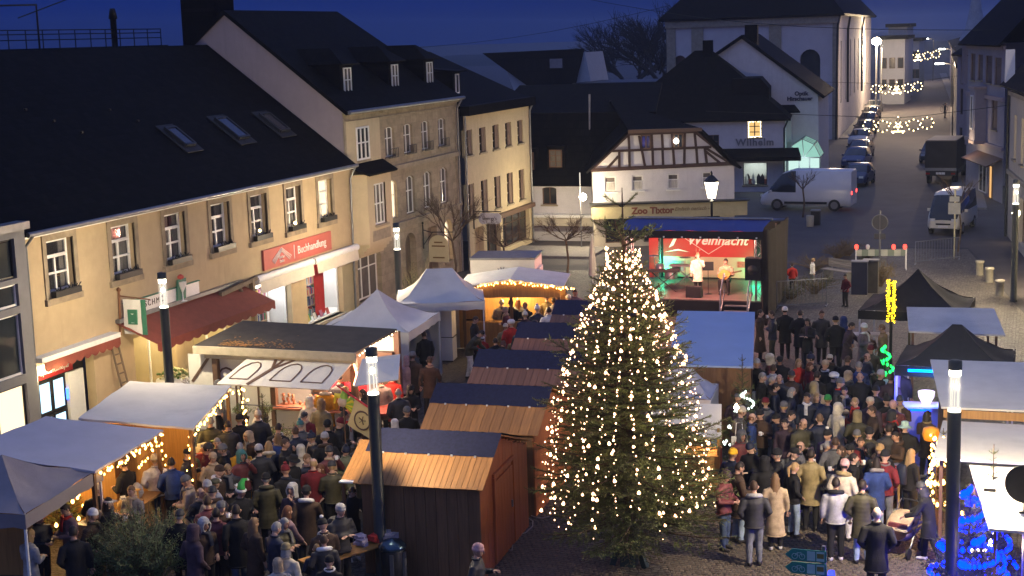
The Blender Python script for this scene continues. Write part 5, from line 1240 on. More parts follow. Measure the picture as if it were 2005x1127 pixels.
for k in range(42):
    col_, lev = (k % 14), k // 14; x = 2.0 + .17 * col_; lv = 0 if lev == 0 else lev
    if lev and col_ % 5 > 2: continue
    o = put('mug', MUGC, None, (PV.location.x + x + rnd(-.02, .02), PV.location.y + .1 + rnd(-.05, .05), 1.06 + .1 * lv), rnd(0, 6)); tag(o, 'brown clay mug stacked on the mulled wine pavilion counter', 'mug', 'clay mugs on the pavilion counter')
light_string([PV.location + Vector((4.5, -.36, 2.55)), PV.location + Vector((4.5, 1.0, 2.7)), PV.location + Vector((4.6, 2.3, 2.78))], 14, 'white fairy lights under the right roof edge of pavilion', BULBW, jit=.02)
MB().tube([(4.45, -.3, 2.4), (4.5, -.25, 2.1), (4.42, -.3, 1.8)], .03).build('hose_light', emat('orange hose light', (1, .35, .15), 7), PV)

# ------------------------------------------------------------------ stalls on the right
m_skytint = pmat('sky tinted roof sheet', (.34, .46, .68), .45, .05, 1.2, .05, dirt=.1)  # white sheet; blue light from the sky is put into its colour
t = thing('market_stall', 'flat sky tinted white roofed stall between the christmas tree and stage', 'market stall', (-9.05, 38.0, 0), R(0))
MB().slab([(-.1, 0, 2.2), (2.15, .2, 2.2), (1.15, 6.1, 2.55), (-1.2, 5.9, 2.55)], .05).build('roof', m_skytint, t)
for x, y in ((0, .1), (2.05, .3), (1.05, 5.9), (-1.1, 5.8)): MB().beam((x, y, 0), (x, y, 2.2), .07).build('post', m_hutwall, t)
MB().face([(2.1, .3, 0), (1.1, 6, 0), (1.1, 6, 2.5), (2.1, .3, 2.15)]).face([(-.05, .1, 0), (2.05, .3, 0), (2.05, .3, 2.15), (-.05, .1, 2.15)]).build('wall', m_hutwall, t)
MB().box(2.12, 2.2, .2, .35, .9, 1.5).build('latch_strip', m_zinc, t)
t = gazebo('tent', 'small blue grey tent with drooping roof right of the christmas tree', (-8.55, 37.0, 0), R(5), .85, .9, 1.75, 2.35, m_tarpb, .3, (1,), m_tarpb, .3)
t = thing('market_stall', 'low stall with white front sheet right of the christmas tree', 'market stall', (-7.5, 34.3, 0), R(8))
MB().slab([(-1.2, -.55, 1.45), (.55, -.55, 1.45), (.5, .5, 2.0), (-1.2, .5, 2.0)], .05).build('roof', m_tarp, t); MB().box(-1.1, .5, -.45, .4, 0, .95).build('counter', m_amberwood, t); MB().box(.44, .5, -.4, .4, .95, 1.6).build('wall', m_amberwood, t)
MB().box(.52, .56, -.5, -.4, .3, 1.2).build('red_strip', m_rust, t)
lamp_light('stall_light', (.1, -.1, 1.35), 25, (1, .6, .25), .1, t)
o = MB().lathe([(.01, -.08), (.07, 0), (.01, .1)], 8).build('stall_lamp', emat('stall lamp', (1, .72, .35), 24), None, (-6.62, 34.4, 2.05)); tag(o, 'bright amber lamp on the corner of the low white stall', 'lamp')
gazebo('gazebo', 'black gazebo with pointed roof beside the yellow lit pole', (-3.45, 48.7, 0), R(-3), 1.65, 1.55, 2.1, 3.25, m_black, 0)
gazebo('gazebo', 'black gazebo with rounded cap and blue glow beneath', (-1.85, 40.6, 0), R(-2), 1.45, 1.35, 2.15, 3.05, m_black, .12, (3,), pmat('violet side sheet', (.4, .36, .6), .7, .05, 2, .05))
t = thing('market_stall', 'flat grey white roof sheet between the two black gazebos', 'market stall', (-3.5, 43.2, 0)); MB().slab([(.2, 0, 2.3), (2.85, -.1, 2.3), (2.45, 3.2, 2.45), (-.1, 3.0, 2.45)], .05).build('roof', m_tarp, t)
for x, y in ((.3, .2), (2.6, .1), (2.3, 3), (0, 2.9)): MB().beam((x, y, 0), (x, y, 2.3), .07).build('post', m_hutwall, t)
t = thing('market_stall', 'long white panelled stall roof beside the right cylinder lamp', 'market stall', (-1.95, 34.7, 0)); MB().slab([(.05, 0, 2.25), (4, .1, 2.25), (4, 4.1, 2.5), (-.45, 3.9, 2.5)], .05).build('roof', m_tarp, t)
MB().box(.1, 4, -.02, .03, 2.0, 2.19).build('amber_board', m_amberwood, t); MB().slab([(.1, -3.6, 2.05), (4, -3.5, 2.05), (4, -.1, 1.95), (.1, -.1, 1.95)], .05).build('roof', m_tarp, t)
for x, y in ((.2, .1), (3.6, .1), (.25, -3.3), (3.7, -3.3)): MB().beam((x, y, 0), (x, y, 1.95), .07).build('post', m_hutwall, t)
MB().face([(.15, -3.4, 0), (.2, 3.8, 0), (-.2, 3.8, 2.3), (.15, -3.4, 1.9)]).build('wall', m_amberwood, t)
t = thing('market_stall', 'nearest white roofed stall at the lower right corner', 'market stall', (-1.15, 26.6, 0)); MB().slab([(.55, 0, 2.1), (4, .1, 2.1), (4, 3.2, 2.35), (.08, 3.1, 2.35)], .05).build('roof', m_tarp, t)
for x, y in ((.65, .2), (.2, 2.9), (3.6, .2)): MB().beam((x, y, 0), (x, y, 2.1), .06).build('post', m_hutwall, t)
MB().box(.62, 3, .1, .15, 0, 1.1).build('counter', m_amberwood, t); lamp_light('stall_light', (.95, .8, 1.5), 20, (1, .66, .3), .1, t)
MB().box(.4, .62, 1.7, 1.72, 2.26, 2.32).build('black_bracket', m_black, t)
# blue lit bar under the black gazebo
m_bl = emat('blue neon', (.0, .03, 1.0), 7)
t = thing('bar_counter', 'small bar counter glowing blue under the black gazebo', 'counter', (-2.75, 39.6, 0), R(8))
MB().box(-.35, .55, -.2, .25, 0, 1.0).build('body', pmat('bar body', (.3, .28, .5), .5, .05, 3, 0), t); MB().box(-.4, .6, -.28, .3, 1.0, 1.05).build('top', m_frame, t)
MB().box(-.36, .3, -.24, -.2, .92, .97).build('neon_strip', m_bl, t); MB().box(.1, .5, -.24, -.2, .3, .36).build('neon_strip', emat('pink neon', (1, .2, .75), 6), t)
MB().lathe([(.1, 1.06), (.2, 1.25), (.22, 1.4), (.19, 1.4)], 12, (.2, 0, 0)).build('punch_bowl', emat('lit bowl', (.75, .6, 1), 1.2), t)
lamp_light('bar_light', (.05, -.45, 1.5), 45, (.12, .16, 1), .2, t); lamp_light('bar_light', (.3, .1, 1.9), 18, (.5, .3, 1), .2, t)
o = MB().tube([(-3.0, 39.2, 2.05), (-1.6, 39.25, 2.05)], .035).build('neon_tube', emat('cyan neon', (.0, .2, 1), 5)); tag(o, 'cyan blue neon tube under the front edge of black gazebo', 'light')
lamp_light('neon_light', (-2.3, 39.0, 2.0), 30, (.0, .3, 1), .2)

# ------------------------------------------------------------------ stage
SG = Vector((-9.75, 55.9, 0))
t = thing('stage', 'open concert stage with blue and black roof and red lit backdrop', 'stage', SG)
MB().box(-5.6, .1, 0, 5.5, .1, .7).build('deck', pmat('stage deck', (.10, .07, .065), .5, .2, 3, .05), t)
MB().box(-5.6, .1, -.04, 0, .02, .66).build('deck_skirt', m_black, t)
m_sblue = pmat('stage roof blue', (.022, .045, .22), .5, .08, 2, .1)
q = MB(); q.grid([[(-5.5 + 5.6 * i / 20, -.3, 3.44 + .01 * math.sin(i * 2)) for i in range(21)], [(-5.5 + 5.6 * i / 20, .0, 3.56) for i in range(21)], [(-5.5 + 5.7 * i / 20, 1.1, 3.72 + .015 * math.sin(i * 1.3)) for i in range(21)], [(-5.5 + 5.8 * i / 20, 5.6, 3.2) for i in range(21)]]); q.build('roof', m_sblue, t)
q = MB(); q.grid([[(-5.5 + 5.6 * i / 28, -.32, 3.44) for i in range(29)], [(-5.5 + 5.6 * i / 28, -.33 + .02 * math.sin(i * 1.9), 3.14 + .012 * math.sin(i * 1.1)) for i in range(29)]]); q.build('fascia_cloth', m_black, t)
MB().tube([(-5.5, 1.1, 3.76), (.25, 1.1, 3.76)], .05).build('roof_rail', m_zinc, t)
q = MB()
for k in range(8): q.box(-5.2 + k * .72, -5.14 + k * .72, -.36, -.33, 3.17, 3.23)
q.build('eyelet', m_frame, t)
def truss(x, y, z0, z1, name='truss'):
    q = MB(); s_ = .14
    for a in (-s_, s_):
        for c in (-s_, s_): q.tube([(x + a, y + c, z0), (x + a, y + c, z1)], .024, 6)
    n = int((z1 - z0) / .3)
    for i in range(n):
        za, zb_ = z0 + (z1 - z0) * i / n, z0 + (z1 - z0) * (i + 1) / n; f = 1 if i % 2 else -1
        for sgn in (-1, 1): q.tube([(x - s_ * f, y + s_ * sgn, za), (x + s_ * f, y + s_ * sgn, zb_)], .014, 4).tube([(x + s_ * sgn, y - s_ * f, za), (x + s_ * sgn, y + s_ * f, zb_)], .014, 4)
    return q.build(name, m_zinc, t)
truss(-.12, .25, .7, 3.3); truss(-5.3, .25, .7, 3.3); truss(-.12, 5.0, .7, 3.1); truss(-5.3, 5.0, .7, 3.1)
q = MB(); q.grid([[(.12 + .28 * i / 8, .1 + .9 * i / 8 + .04 * math.sin(i * 2.2 + k), z) for i in range(9)] for k, z in enumerate((.1, 1.2, 2.3, 3.4))]); q.grid([[(.15 + .05 * math.sin(i * 1.7 + k), 1.0 + 4.4 * i / 14, z) for i in range(15)] for k, z in enumerate((.1, 1.8, 3.3))])
q.grid([[(-.02 + .3 * i / 5, -.1 + .1 * math.sin(i * 2.2 + k), z) for i in range(6)] for k, z in enumerate((.05, .9, 1.8, 2.7, 3.5))]); q.build('side_curtain', pmat('dark side curtain', (.025, .02, .018), .8, .3, 4, .3), t)
m_red = pmat('backdrop red', (.50, .035, .035), .7, .06, 2, .05); m_bcream = pmat('backdrop cream', (.55, .42, .30), .7, .08, 2, .05)
bd = MB().box(-5.05, -1.2, 5.0, 5.03, 1.62, 3.1).build('backdrop', m_red, t); MB().box(-5.05, -1.2, 4.98, 5.01, .75, 1.62).build('backdrop_band', m_bcream, t)
text('Weihnacht', .58, m_lett_w, bd, (-2.75, 4.97, 2.33), (R(90), 0, 0), bold=.012, shear=.35, depth=.01)
q = MB()
q.beam((-4.4, 4.975, 2.6), (-3.1, 4.975, 1.75), .022, .004, 0, (0, 1, 0)).beam((-3.1, 4.975, 1.75), (-1.6, 4.975, 2.7), .022, .004, 0, (0, 1, 0)); q.build('roofline_drawing', m_lett_w, bd)
MB().box(-5.6, -5.2, 4.7, 4.73, .75, 3.2).build('backdrop_side', m_red, t)
q = MB()
for i in range(8): q.lathe([(.26, 0), (.3, .015), (.02, .02)], 12, (0, 0, 0))
MB().prism([(-5.0, 1.8), (-4.4, 1.95), (-3.9, 1.82), (-4.4, 1.88)], 4.96, 4.97).prism([(-4.8, 2.0), (-4.5, 2.6), (-4.35, 2.6), (-4.6, 2.1)], 4.96, 4.97).build('leaf_drawing', m_frame, bd)
for k, (x, w) in enumerate(((-4.4, .5), (-3.5, .35), (-1.6, .55))): MB().box(x - w / 2, x + w / 2, 4.955, 4.975, 1.0 + .1 * k, 1.45).build('photo_panel', pmat('photo %d' % k, [(.35, .25, .3), (.45, .3, .25), (.5, .1, .08)][k], .7, .3, 9, 0), t)
MB().box(-5.2, .1, 5.1, 5.14, .7, 3.15).build('back_cloth', m_black, t)
lamp_light('stage_light', (-3.9, -.15, 3.0), 420, (1, .34, .24), .15, t); lamp_light('stage_light', (-1.9, -.15, 3.0), 420, (1, .48, .34), .15, t)
lamp_light('stage_light', (-1.0, 4.5, 1.3), 45, (.0, 1, .45), .1, t); lamp_light('stage_light', (-4.9, 4.5, 1.5), 45, (.0, 1, .5), .1, t)
for k in range(4): MB().lathe([(.05, 0), (.09, .05), (.09, .2), (.04, .22)], 8, (-4.6 + 1.3 * k, .35, 3.05)).build('spotlight', m_dark, t)
def prop(name, label, cat, mb, m, x, y, rot=0, z=.7):
    return tag(mb.build(name, m, None, SG + Vector((x, y, z)), rot), label, cat)
sp = thing('loudspeaker', 'black loudspeaker hung at the right stage truss', 'loudspeaker', SG + Vector((-.3, .0, 1.55))); MB().box(-.3, .3, -.25, .25, 0, .85).build('box', m_black, sp); MB().lathe([(.2, 0), (.16, .02), (.03, .05)], 12).build('cone', m_dark, sp, (0, -.26, .4), (R(90), 0, 0))
prop('stage_monitor', 'black wedge monitor lying on the stage front edge', 'loudspeaker', MB().prism([(0, 0), (.45, 0), (.45, .2), (.2, .45), (0, .45)], -.3, .3), m_black, -2.75, .35, R(90))
q = MB(); q.box(-.65, .65, -.16, .16, .82, .92).beam((-.5, 0, 0), (.5, 0, .82), .04).beam((.5, 0, 0), (-.5, 0, .82), .04); prop('keyboard', 'dark electric keyboard on crossed stand left of the singer', 'keyboard', q, m_dark, -4.2, 1.5, R(8))
q = MB(); q.box(-.7, .7, -.15, .15, .82, .9).beam((-.5, 0, 0), (.5, 0, .82), .04).beam((.5, 0, 0), (-.5, 0, .82), .04); prop('keyboard', 'second keyboard with pale edge behind the singer', 'keyboard', q, m_zinc, -3.6, 3.0)
q = MB()
for x, y, r_, h, z in ((0, 0, .28, .4, .2), (-.4, -.3, .18, .25, .6), (.3, -.3, .18, .25, .6)): q.lathe([(r_, z), (r_, z + h), (.01, z + h)], 14, (x, y, 0))
for x, z in ((-.7, 1.15), (.6, 1.1)): q.lathe([(.01, z + .03), (.24, z), (.24, z - .01)], 14, (x, 0, 0)).tube([(x, 0, 0), (x, 0, z)], .012, 5)
prop('drum_kit', 'drum kit with raised cymbals at the left back of stage', 'drums', q, m_zinc, -4.4, 3.6)
q = MB(); q.tube([(0, 0, 0), (0, 0, 1.35), (.18, -.1, 1.45)], .014, 6).lathe([(.16, 0), (.16, .03), (.02, .04)], 10); prop('microphone_stand', 'microphone stand at the right side of the stage', 'stand', q, m_zinc, -.75, 1.4)
q = MB(); q.tube([(0, 0, 0), (0, 0, .95)], .014, 6).box(-.22, .22, -.02, .02, .95, 1.3).lathe([(.16, 0), (.02, .04)], 8); prop('music_stand', 'black music stand in front of the guitarist', 'stand', q, m_dark, -2.35, 1.3, R(10))
st = thing('stage_steps', 'metal stair rails leading up to the stage front', 'steps', SG + Vector((-.9, -.9, 0)))
for x in (-.55, .5): MB().tube([(x, 0, .3), (x, .9, .95), (x, .9, 1.75), (x, .2, 1.2), (x, 0, .3)], .03, 6).build('rail', m_zinc, st)
for k in range(3): MB().box(-.5, .45, .1 + .26 * k, .36 + .26 * k, .17 + .17 * k, .2 + .17 * k).build('step', m_zinc, st)

# ------------------------------------------------------------------ conifers
m_spruce = pmat('spruce needles', (.115, .14, .04), .6, .4, 3.5, 0, tint=.35)
m_sprucel = pmat('young spruce needles', (.07, .095, .03), .6, .4, 3.5, 0, tint=.3)
m_bark = pmat('spruce bark', (.075, .05, .033), .9, .3, 7, .5)
def branch_mesh(Ln, seed, dens=1.0, droop=.22, nl=.055):
    rr = random.Random(seed); q = MB(); nd = MB()
    def stem(t): return Vector((Ln * t, .06 * Ln * math.sin(3 * t + seed), Ln * (.10 * t - droop * t * t + .22 * t ** 3)))
    pts = [stem(i / 8) for i in range(9)]; q.tube(pts, [.02 * (1 - .85 * i / 8) * min(1, Ln) + .004 for i in range(9)], 4, cap=False)
    def needles(p0, p1, r0):
        d = (p1 - p0); ln = d.length
        if ln < .01: return
        dn = d / ln; a = dn.cross(Vector((.13, .2, 1))).normalized(); b_ = dn.cross(a)
        n = max(3, int(ln / .017 * dens))
        for k in range(n):
            p = p0.lerp(p1, (k + rr.random()) / n); an = rr.uniform(0, 2 * PI)
            if math.sin(an) < -.35 and rr.random() < .6: an = -an
            o = a * math.cos(an) + b_ * math.sin(an) * -1; L_ = nl * rr.uniform(.7, 1.25)
            tip = p + (o * .8 + dn * .62) * L_; w = dn.cross(o).normalized() * .0075
            nd.face([p - w, p + w, tip])
    for i in range(8): needles(pts[i], pts[i + 1], 0)
    nt_ = int(17 * max(.6, Ln / 1.5))
    for k in range(nt_):
        t = .12 + .86 * (k + rr.random() * .6) / nt_; p = stem(t); side = 1 if k % 2 else -1
        l = Ln * .36 * (1 - t) ** .7 + .1; d = Vector((.66 + .2 * rr.random(), side * (.72 + rr.uniform(-.2, .2)), rr.uniform(-.22, .12))).normalized()
        m_ = p + d * l * .55; e = p + d * l + Vector((0, 0, -.05 * l + .03))
        q.tube([p, m_, e], [.006, .004, .002], 3, cap=False); needles(p, m_, 0); needles(m_, e, 0)
        if l > .3:
            for s2 in (-1, 1):
                p2 = p + d * l * rr.uniform(.3, .6); d2 = (d + Vector((0, s2 * .75, 0))).normalized(); e2 = p2 + d2 * l * .42; needles(p2, e2, 0)
    k0 = len(q.v); q.v += nd.v; q.f += [tuple(i + k0 for i in f) for f in nd.f]; q.mi += [1] * len(nd.f); q.sm += nd.sm
    return q
BR = {}
for nm, ln in (('L', 1.75), ('M', 1.25), ('S', .75), ('T', .42)):
    BR[nm] = [branch_mesh(ln, 11 * k + len(nm) + int(ln * 10), 1.0 if ln > 1 else .9).mesh('branch', [m_bark, m_spruce]) for k in range(4)]
BRY = [branch_mesh(.42, 70 + k, .8).mesh('branch', [m_bark, m_sprucel]) for k in range(3)]
XT = Vector((-7.82, 28.75, 0))
tree = thing('christmas_tree', 'tall spruce christmas tree hung with hundreds of white lights', 'christmas tree', XT)
MB().tube([(0, 0, 0), (.02, 0, 2), (-.03, .02, 4), (0, 0, 6), (.0, 0, 7.95)], [.13, .11, .085, .05, .008], 9).build('trunk', m_bark, tree)
def crown_r(z): return max(.08, 1.82 * (1 - max(0, (z - .9) / 6.0) ** 2.1)) if z < 6.85 else .1
n = 292
for k in range(n):
    f = k / (n - 1); z = .95 + 5.75 * f ** 1.12; a = k * 2.39996 + rnd(-.3, .3); r_ = crown_r(z) * rnd(.9, 1.26)
    if k % 23 == 5: r_ *= 1.25
    nm, ln = ('L', 1.75) if r_ > 1.45 else ('M', 1.25) if r_ > .95 else ('S', .75) if r_ > .55 else ('T', .42)
    tilt = R(-6 + 26 * f + rnd(-7, 7))
    put('branch', BR[nm][k % 4], tree, (0, 0, z), (rnd(-.2, .2), -tilt, a), r_ / ln)
for k, (z, l) in enumerate(((6.75, .8), (6.78, .75), (6.8, .82), (6.85, .6), (7.05, .34), (7.1, .3), (7.25, .26), (7.55, .42), (7.56, .38), (7.58, .2))):
    o = put('branch', BR['T'][k % 4], tree, (0, 0, z), (0, -R(22 + 8 * (k % 3)), k * 2.1 + .6 if k < 7 else (R(15) + PI * (k % 2))), l / .42)
MB().beam((-.35, -.1, 0), (-.05, 0, .9), .12).beam((.38, -.1, 0), (.05, 0, .9), .12).beam((0, .4, 0), (0, .05, .9), .12).box(-.16, .16, -.16, .16, 0, .35).build('tree_stand', pmat('stand green', (.02, .04, .035), .6, .2, 5, .1), tree)
for k in range(9): put('branch', BR['S'][k % 4], tree, (0, 0, .55), (0, R(28), k * .72), rnd(.7, 1.1))
XB = MB().lathe([(.006, -.028), (.026, -.02), (.028, 0), (.018, .024), (.006, .04), (.001, .044)], 7).mesh('bulb', emat('candle bulb', (1, .53, .27), 6.5))
camang = camdir(XT); ORD = 'first second third fourth fifth sixth seventh eighth ninth tenth eleventh twelfth thirteenth fourteenth fifteenth sixteenth'.split()
for s_ in range(20):
    a0 = camang + (-1.95 + 3.9 * (s_ + .5) / 16 if s_ < 16 else PI + (-.8 + .5 * (s_ - 16)))
    t = thing('fairy_lights', ('%s strand of white candle bulbs from the left on the christmas tree' % ORD[s_]) if s_ < 16 else 'strand of white candle bulbs on the far side of the tree', 'fairy lights', XT, 0, 'light strands on the christmas tree')
    z0, z1 = 6.75, rnd(1.05, 1.75); nb = 50 if s_ < 16 else 22; pts = []
    for k in range(nb):
        f = (k + .5) / nb; z = z0 + (z1 - z0) * f; rr = crown_r(z) * rnd(.84, 1.0) + .04
        if z > 5.9: rr = max(rr, .34)
        a = a0 + rnd(-.022, .022) + .04 * math.sin(f * 5 + s_); pts.append(Vector((rr * math.cos(a), rr * math.sin(a), z + rnd(-.07, .07))))
    MB().tube(pts, .005, 3).build('wire', m_wire, t)
    if s_ in (2, 5, 8, 11, 14):   # inner loop of bulbs added on some strands to light the foliage
        pts += [Vector((crown_r(z) * .62 * math.cos(a0 + .12 + .2 * math.sin(z * 3)), crown_r(z) * .62 * math.sin(a0 + .12 + .2 * math.sin(z * 3)), z)) for z in [1.5 + 4.6 * (k + rnd(0, .8)) / 22 for k in range(22)]]
    for p in pts: put('bulb', XB, t, p, (rnd(-.3, .3), rnd(-.3, .3), 0), random.choice((.28, .3, .34, .38, .42, .46, .52, .6, .85, 1.15)))
def small_fir(loc, h, r_, label, n=46, mats=BR['T'], rot=0, top=True):
    t = thing('fir_tree', label, 'fir tree', loc, rot)
    MB().tube([(0, 0, 0), (0, 0, h)], [.04, .008], 6).build('trunk', m_bark, t)
    for k in range(n):
        f = k / n; z = h * (.12 + .8 * f); rr = r_ * (1 - f) ** .8 * rnd(.8, 1.15) + .05
        put('branch', mats[k % len(mats)], t, (0, 0, z), (0, -R(8 + 25 * f), k * 2.4), rr / .42)
    if top:
        for k in range(4): put('branch', mats[k % len(mats)], t, (0, 0, h * .93), (0, -R(38), k * 1.57 + .4), .12 / .42)
    return t
def fir_lights(loc, h, r_, n, label, mesh, s=1.0):
    t = thing('fairy_lights', label, 'fairy lights', loc); pts = []
    for k in range(n):
        f = (k + .5) / n; a = f * 24; z = h * (.1 + .85 * f); rr = r_ * (1 - f) ** .8 + .04; pts.append(Vector((rr * math.cos(a), rr * math.sin(a), z)))
    MB().tube(pts, .004, 3).build('wire', m_wire, t)
    for p in pts: put('bulb', mesh, t, p, 0, s * rnd(.8, 1.3))
BULBB = MB().lathe([(.003, -.03), (.022, -.012), (.024, .008), (.012, .03), (.003, .04)], 6).mesh('bulb', emat('blue bulb', (.0, .006, 1.0), 14))
BULBG = MB().lathe([(.003, -.03), (.022, -.012), (.024, .008), (.012, .03), (.003, .04)], 6).mesh('bulb', emat('green bulb', (.01, 1.0, .10), 3))
BULBY = MB().lathe([(.003, -.03), (.022, -.012), (.024, .008), (.012, .03), (.003, .04)], 6).mesh('bulb', emat('yellow bulb', (1, .62, .01), 5))
BULBC = MB().lathe([(.003, -.03), (.022, -.012), (.024, .008), (.012, .03), (.003, .04)], 6).mesh('bulb', emat('cool bulb', (.8, 1, .9), 3))
p = Vector((-7.0, 37.2, 0)); small_fir(p, 2.75, .55, 'fir with cold white lights before the sky tinted stall'); fir_lights(p + Vector((.1, -.1, 0)), 1.9, .6, 56, 'cold white fairy lights on the fir by sky tinted stall', BULBC, 1.1)
small_fir(Vector((-6.35, 33.9, 0)), 1.9, .5, 'green fir beside the low stall with white front', 50)
p = Vector((-.75, 29.0, 0)); small_fir(p + Vector((.15, 0, 0)), 3.0, .4, 'small fir with bare tip before white panel at right', 40, BRY)
for k, (x, y, h, r_) in enumerate(((-1.0, 28.6, 2.35, .75), (-.72, 27.0, 1.9, .75), (-.8, 29.8, 2.3, .6))):
    p = Vector((x, y, 0)); small_fir(p, h, r_, ['fir glowing with blue lights beside the right lamp post', 'fir with blue lights at the lower right corner', 'fir hidden behind the right lamp post with blue lights'][k], 50)
    fir_lights(p, h, r_ * 1.06, 90, ['deep blue fairy lights wound round the fir by lamp post', 'deep blue fairy lights on the lower right corner fir', 'deep blue fairy lights on fir behind the lamp post'][k], BULBB, 1.7)
    lamp_light('blue_glow', p + Vector((-.35, -.45, .9)), 22, (.02, .04, 1), .3)
light_string([(-.9, 29.7, 2.2), (-.72, 29.2, 1.9), (-.55, 28.2, 1.5), (-.62, 27.7, 1.35), (-.95, 27.6, 1.3)], 30, 'white fairy lights hanging along the edge of right stall', BULBW, s=1.4, jit=.05)
light_string([(-.5, 26.4, 1.3), (-.2, 26.3, 1.2), (.2, 26.3, 1.25)], 14, 'white fairy lights in the basket of the corner stall', BULBW, s=1.3, jit=.06)
p = Vector((-1.75, 33.0, 0)); small_fir(p, 2.2, .4, 'fir with orange lights beside the right crowd', 40); fir_lights(p, 2.1, .42, 40, 'orange fairy lights running down fir by white panelled stall', BULB, 1.6)
light_string([(-1.95, 32.9, 2.1), (-2.0, 32.7, 1.2), (-2.0, 32.6, .5)], 34, 'dense orange light strand hanging beside the right lamp post', BULB, s=1.6, jit=.07)
o = MB().lathe([(.01, -.06), (.06, 0), (.01, .06)], 8).build('red_lamp', emat('red lamp', (1, .18, .08), 26), None, (-1.95, 32.0, .6)); tag(o, 'glowing red orange lamp below the orange light strand', 'lamp')
q = MB().lathe([(.16, 0), (.2, .12), (.17, .26), (.05, .3)], 12); o = q.build('orange_balloon', pmat('orange rubber', (.75, .30, .02), .4, .1, 4, 0), None, (-2.05, 33.6, 1.75)); tag(o, 'orange knitted hat shaped ornament above the light strand', 'ornament')
t = thing('light_pole', 'post wrapped in dense yellow lights before black gazebo', 'light post', (-4.15, 47.2, 0)); MB().tube([(0, 0, 0), (0, 0, 3.1)], .05).build('post', m_dark, t)
for k in range(150):
    a = k * .7; z = 1.75 + 1.35 * k / 150; put('bulb', BULBY, t, (.12 * math.cos(a) + rnd(-.03, .03), .11 * math.sin(a) + rnd(-.03, .03), z), 0, rnd(.5, 1.0))
p = Vector((-4.05, 44.2, 0)); small_fir(p, 1.6, .35, 'small fir with green lights under the black gazebo edge', 36); fir_lights(p, 1.7, .36, 44, 'bright green fairy lights stacked on small fir', BULBG, 1.5)
p = Vector(G(125, 1012, 0.5)); p.z = 0; small_fir(p, 1.8, .6, 'fir full of yellow lights beneath the dark grey gazebo', 46); fir_lights(p, 1.75, .62, 50, 'yellow fairy lights on the fir under dark gazebo', BULB, 1.3)
p = Vector((-19.0, 33.5, 0)); small_fir(p, 2.0, .35, 'little pale fir beside the white roofed stall', 36, BRY); q = MB().lathe([(.16, 0), (.13, .12), (.06, .26), (.01, .3)], 10); tag(q.build('wooden_bell', m_tarp, None, p + Vector((0, -.3, 1.2))), 'cream bell shaped ornament on the little fir', 'ornament')

# ------------------------------------------------------------------ bare trees and shrubs
m_twig = pmat('bare twigs', (.12, .085, .055), .9, .3, 6, .2)
def bare_tree(loc, h, sp, label, trunk=.35, seed=1, rad=.09, levels=4, name='bare_tree', m=None, kids=4, up=.5):
    rr = random.Random(seed); q = MB(); tk = MB(); m = m or m_twig
    tk.tube([(0, 0, 0), (.03 * h, 0, h * trunk * .5), (0, 0, h * trunk)], [rad, rad * .85, rad * .8], 8)
    def grow(p, d, l, r_, lv):
        e = p + d * l; mid = p + d * l * .5 + Vector((rr.uniform(-.1, .1), rr.uniform(-.1, .1), 0)) * l
        q.tube([p, mid, e], [r_, r_ * .8, r_ * .6], 5 if lv > 1 else 3, cap=False)
        if lv == 0: return
        for k in range(kids):
            dd = (d + Vector((rr.uniform(-1, 1), rr.uniform(-1, 1), rr.uniform(-.5, .8))) * sp).normalized()
            grow(p + d * l * rr.uniform(.45, 1), dd, l * rr.uniform(.5, .8), r_ * .55, lv - 1)
    for k in range(5):
        a = k * 1.256 + rr.uniform(-.3, .3); grow(Vector((0, 0, h * trunk)), Vector((math.cos(a), math.sin(a), up)).normalized(), h * .24, rad * .55, levels - 1)
    t = thing(name, label, 'tree', loc); tk.build('trunk', m, t); q.build('crown', m, t); return t
bare_tree(G(1110, 545), 3.2, .8, 'small pollarded bare tree behind the white trailer', .55, 3, .06, 5, kids=4)
bare_tree(Vector((-22.6, 62.5, 0)), 3.3, .8, 'small bare tree left of the trailer by the cream house', .5, 5, .06, 5, kids=4)
bare_tree(Vector((-24.2, 60.3, 0)), 4.4, .55, 'dark bare tree standing between sandstone and cream houses', .5, 8, .065, 5, kids=4, up=1.2)
bare_tree(G(1572, 425), 3.0, .5, 'young thin bare tree in front of the white van', .55, 9, .06, 3, up=1.2)
bare_tree(G(1876, 492), 3.8, .45, 'thin young tree beside the white minibus', .6, 12, .05, 3, up=1.3)
bare_tree(Vector((-43, 178, 0)), 22, .65, 'huge dark bare tree left of the church', .2, 14, .45, 5, kids=5, up=.9, m=pmat('far dark twigs', (.03, .03, .035), .95, .2, 1, 0))
bare_tree(Vector((-50, 190, 0)), 19, .65, 'second large bare tree behind the flat white hall', .2, 15, .4, 5, kids=5, up=.9, m=MATS['far dark twigs'])
m_leaf = pmat('olive leaves', (.085, .10, .035), .7, .4, 5, 0, tint=.2)
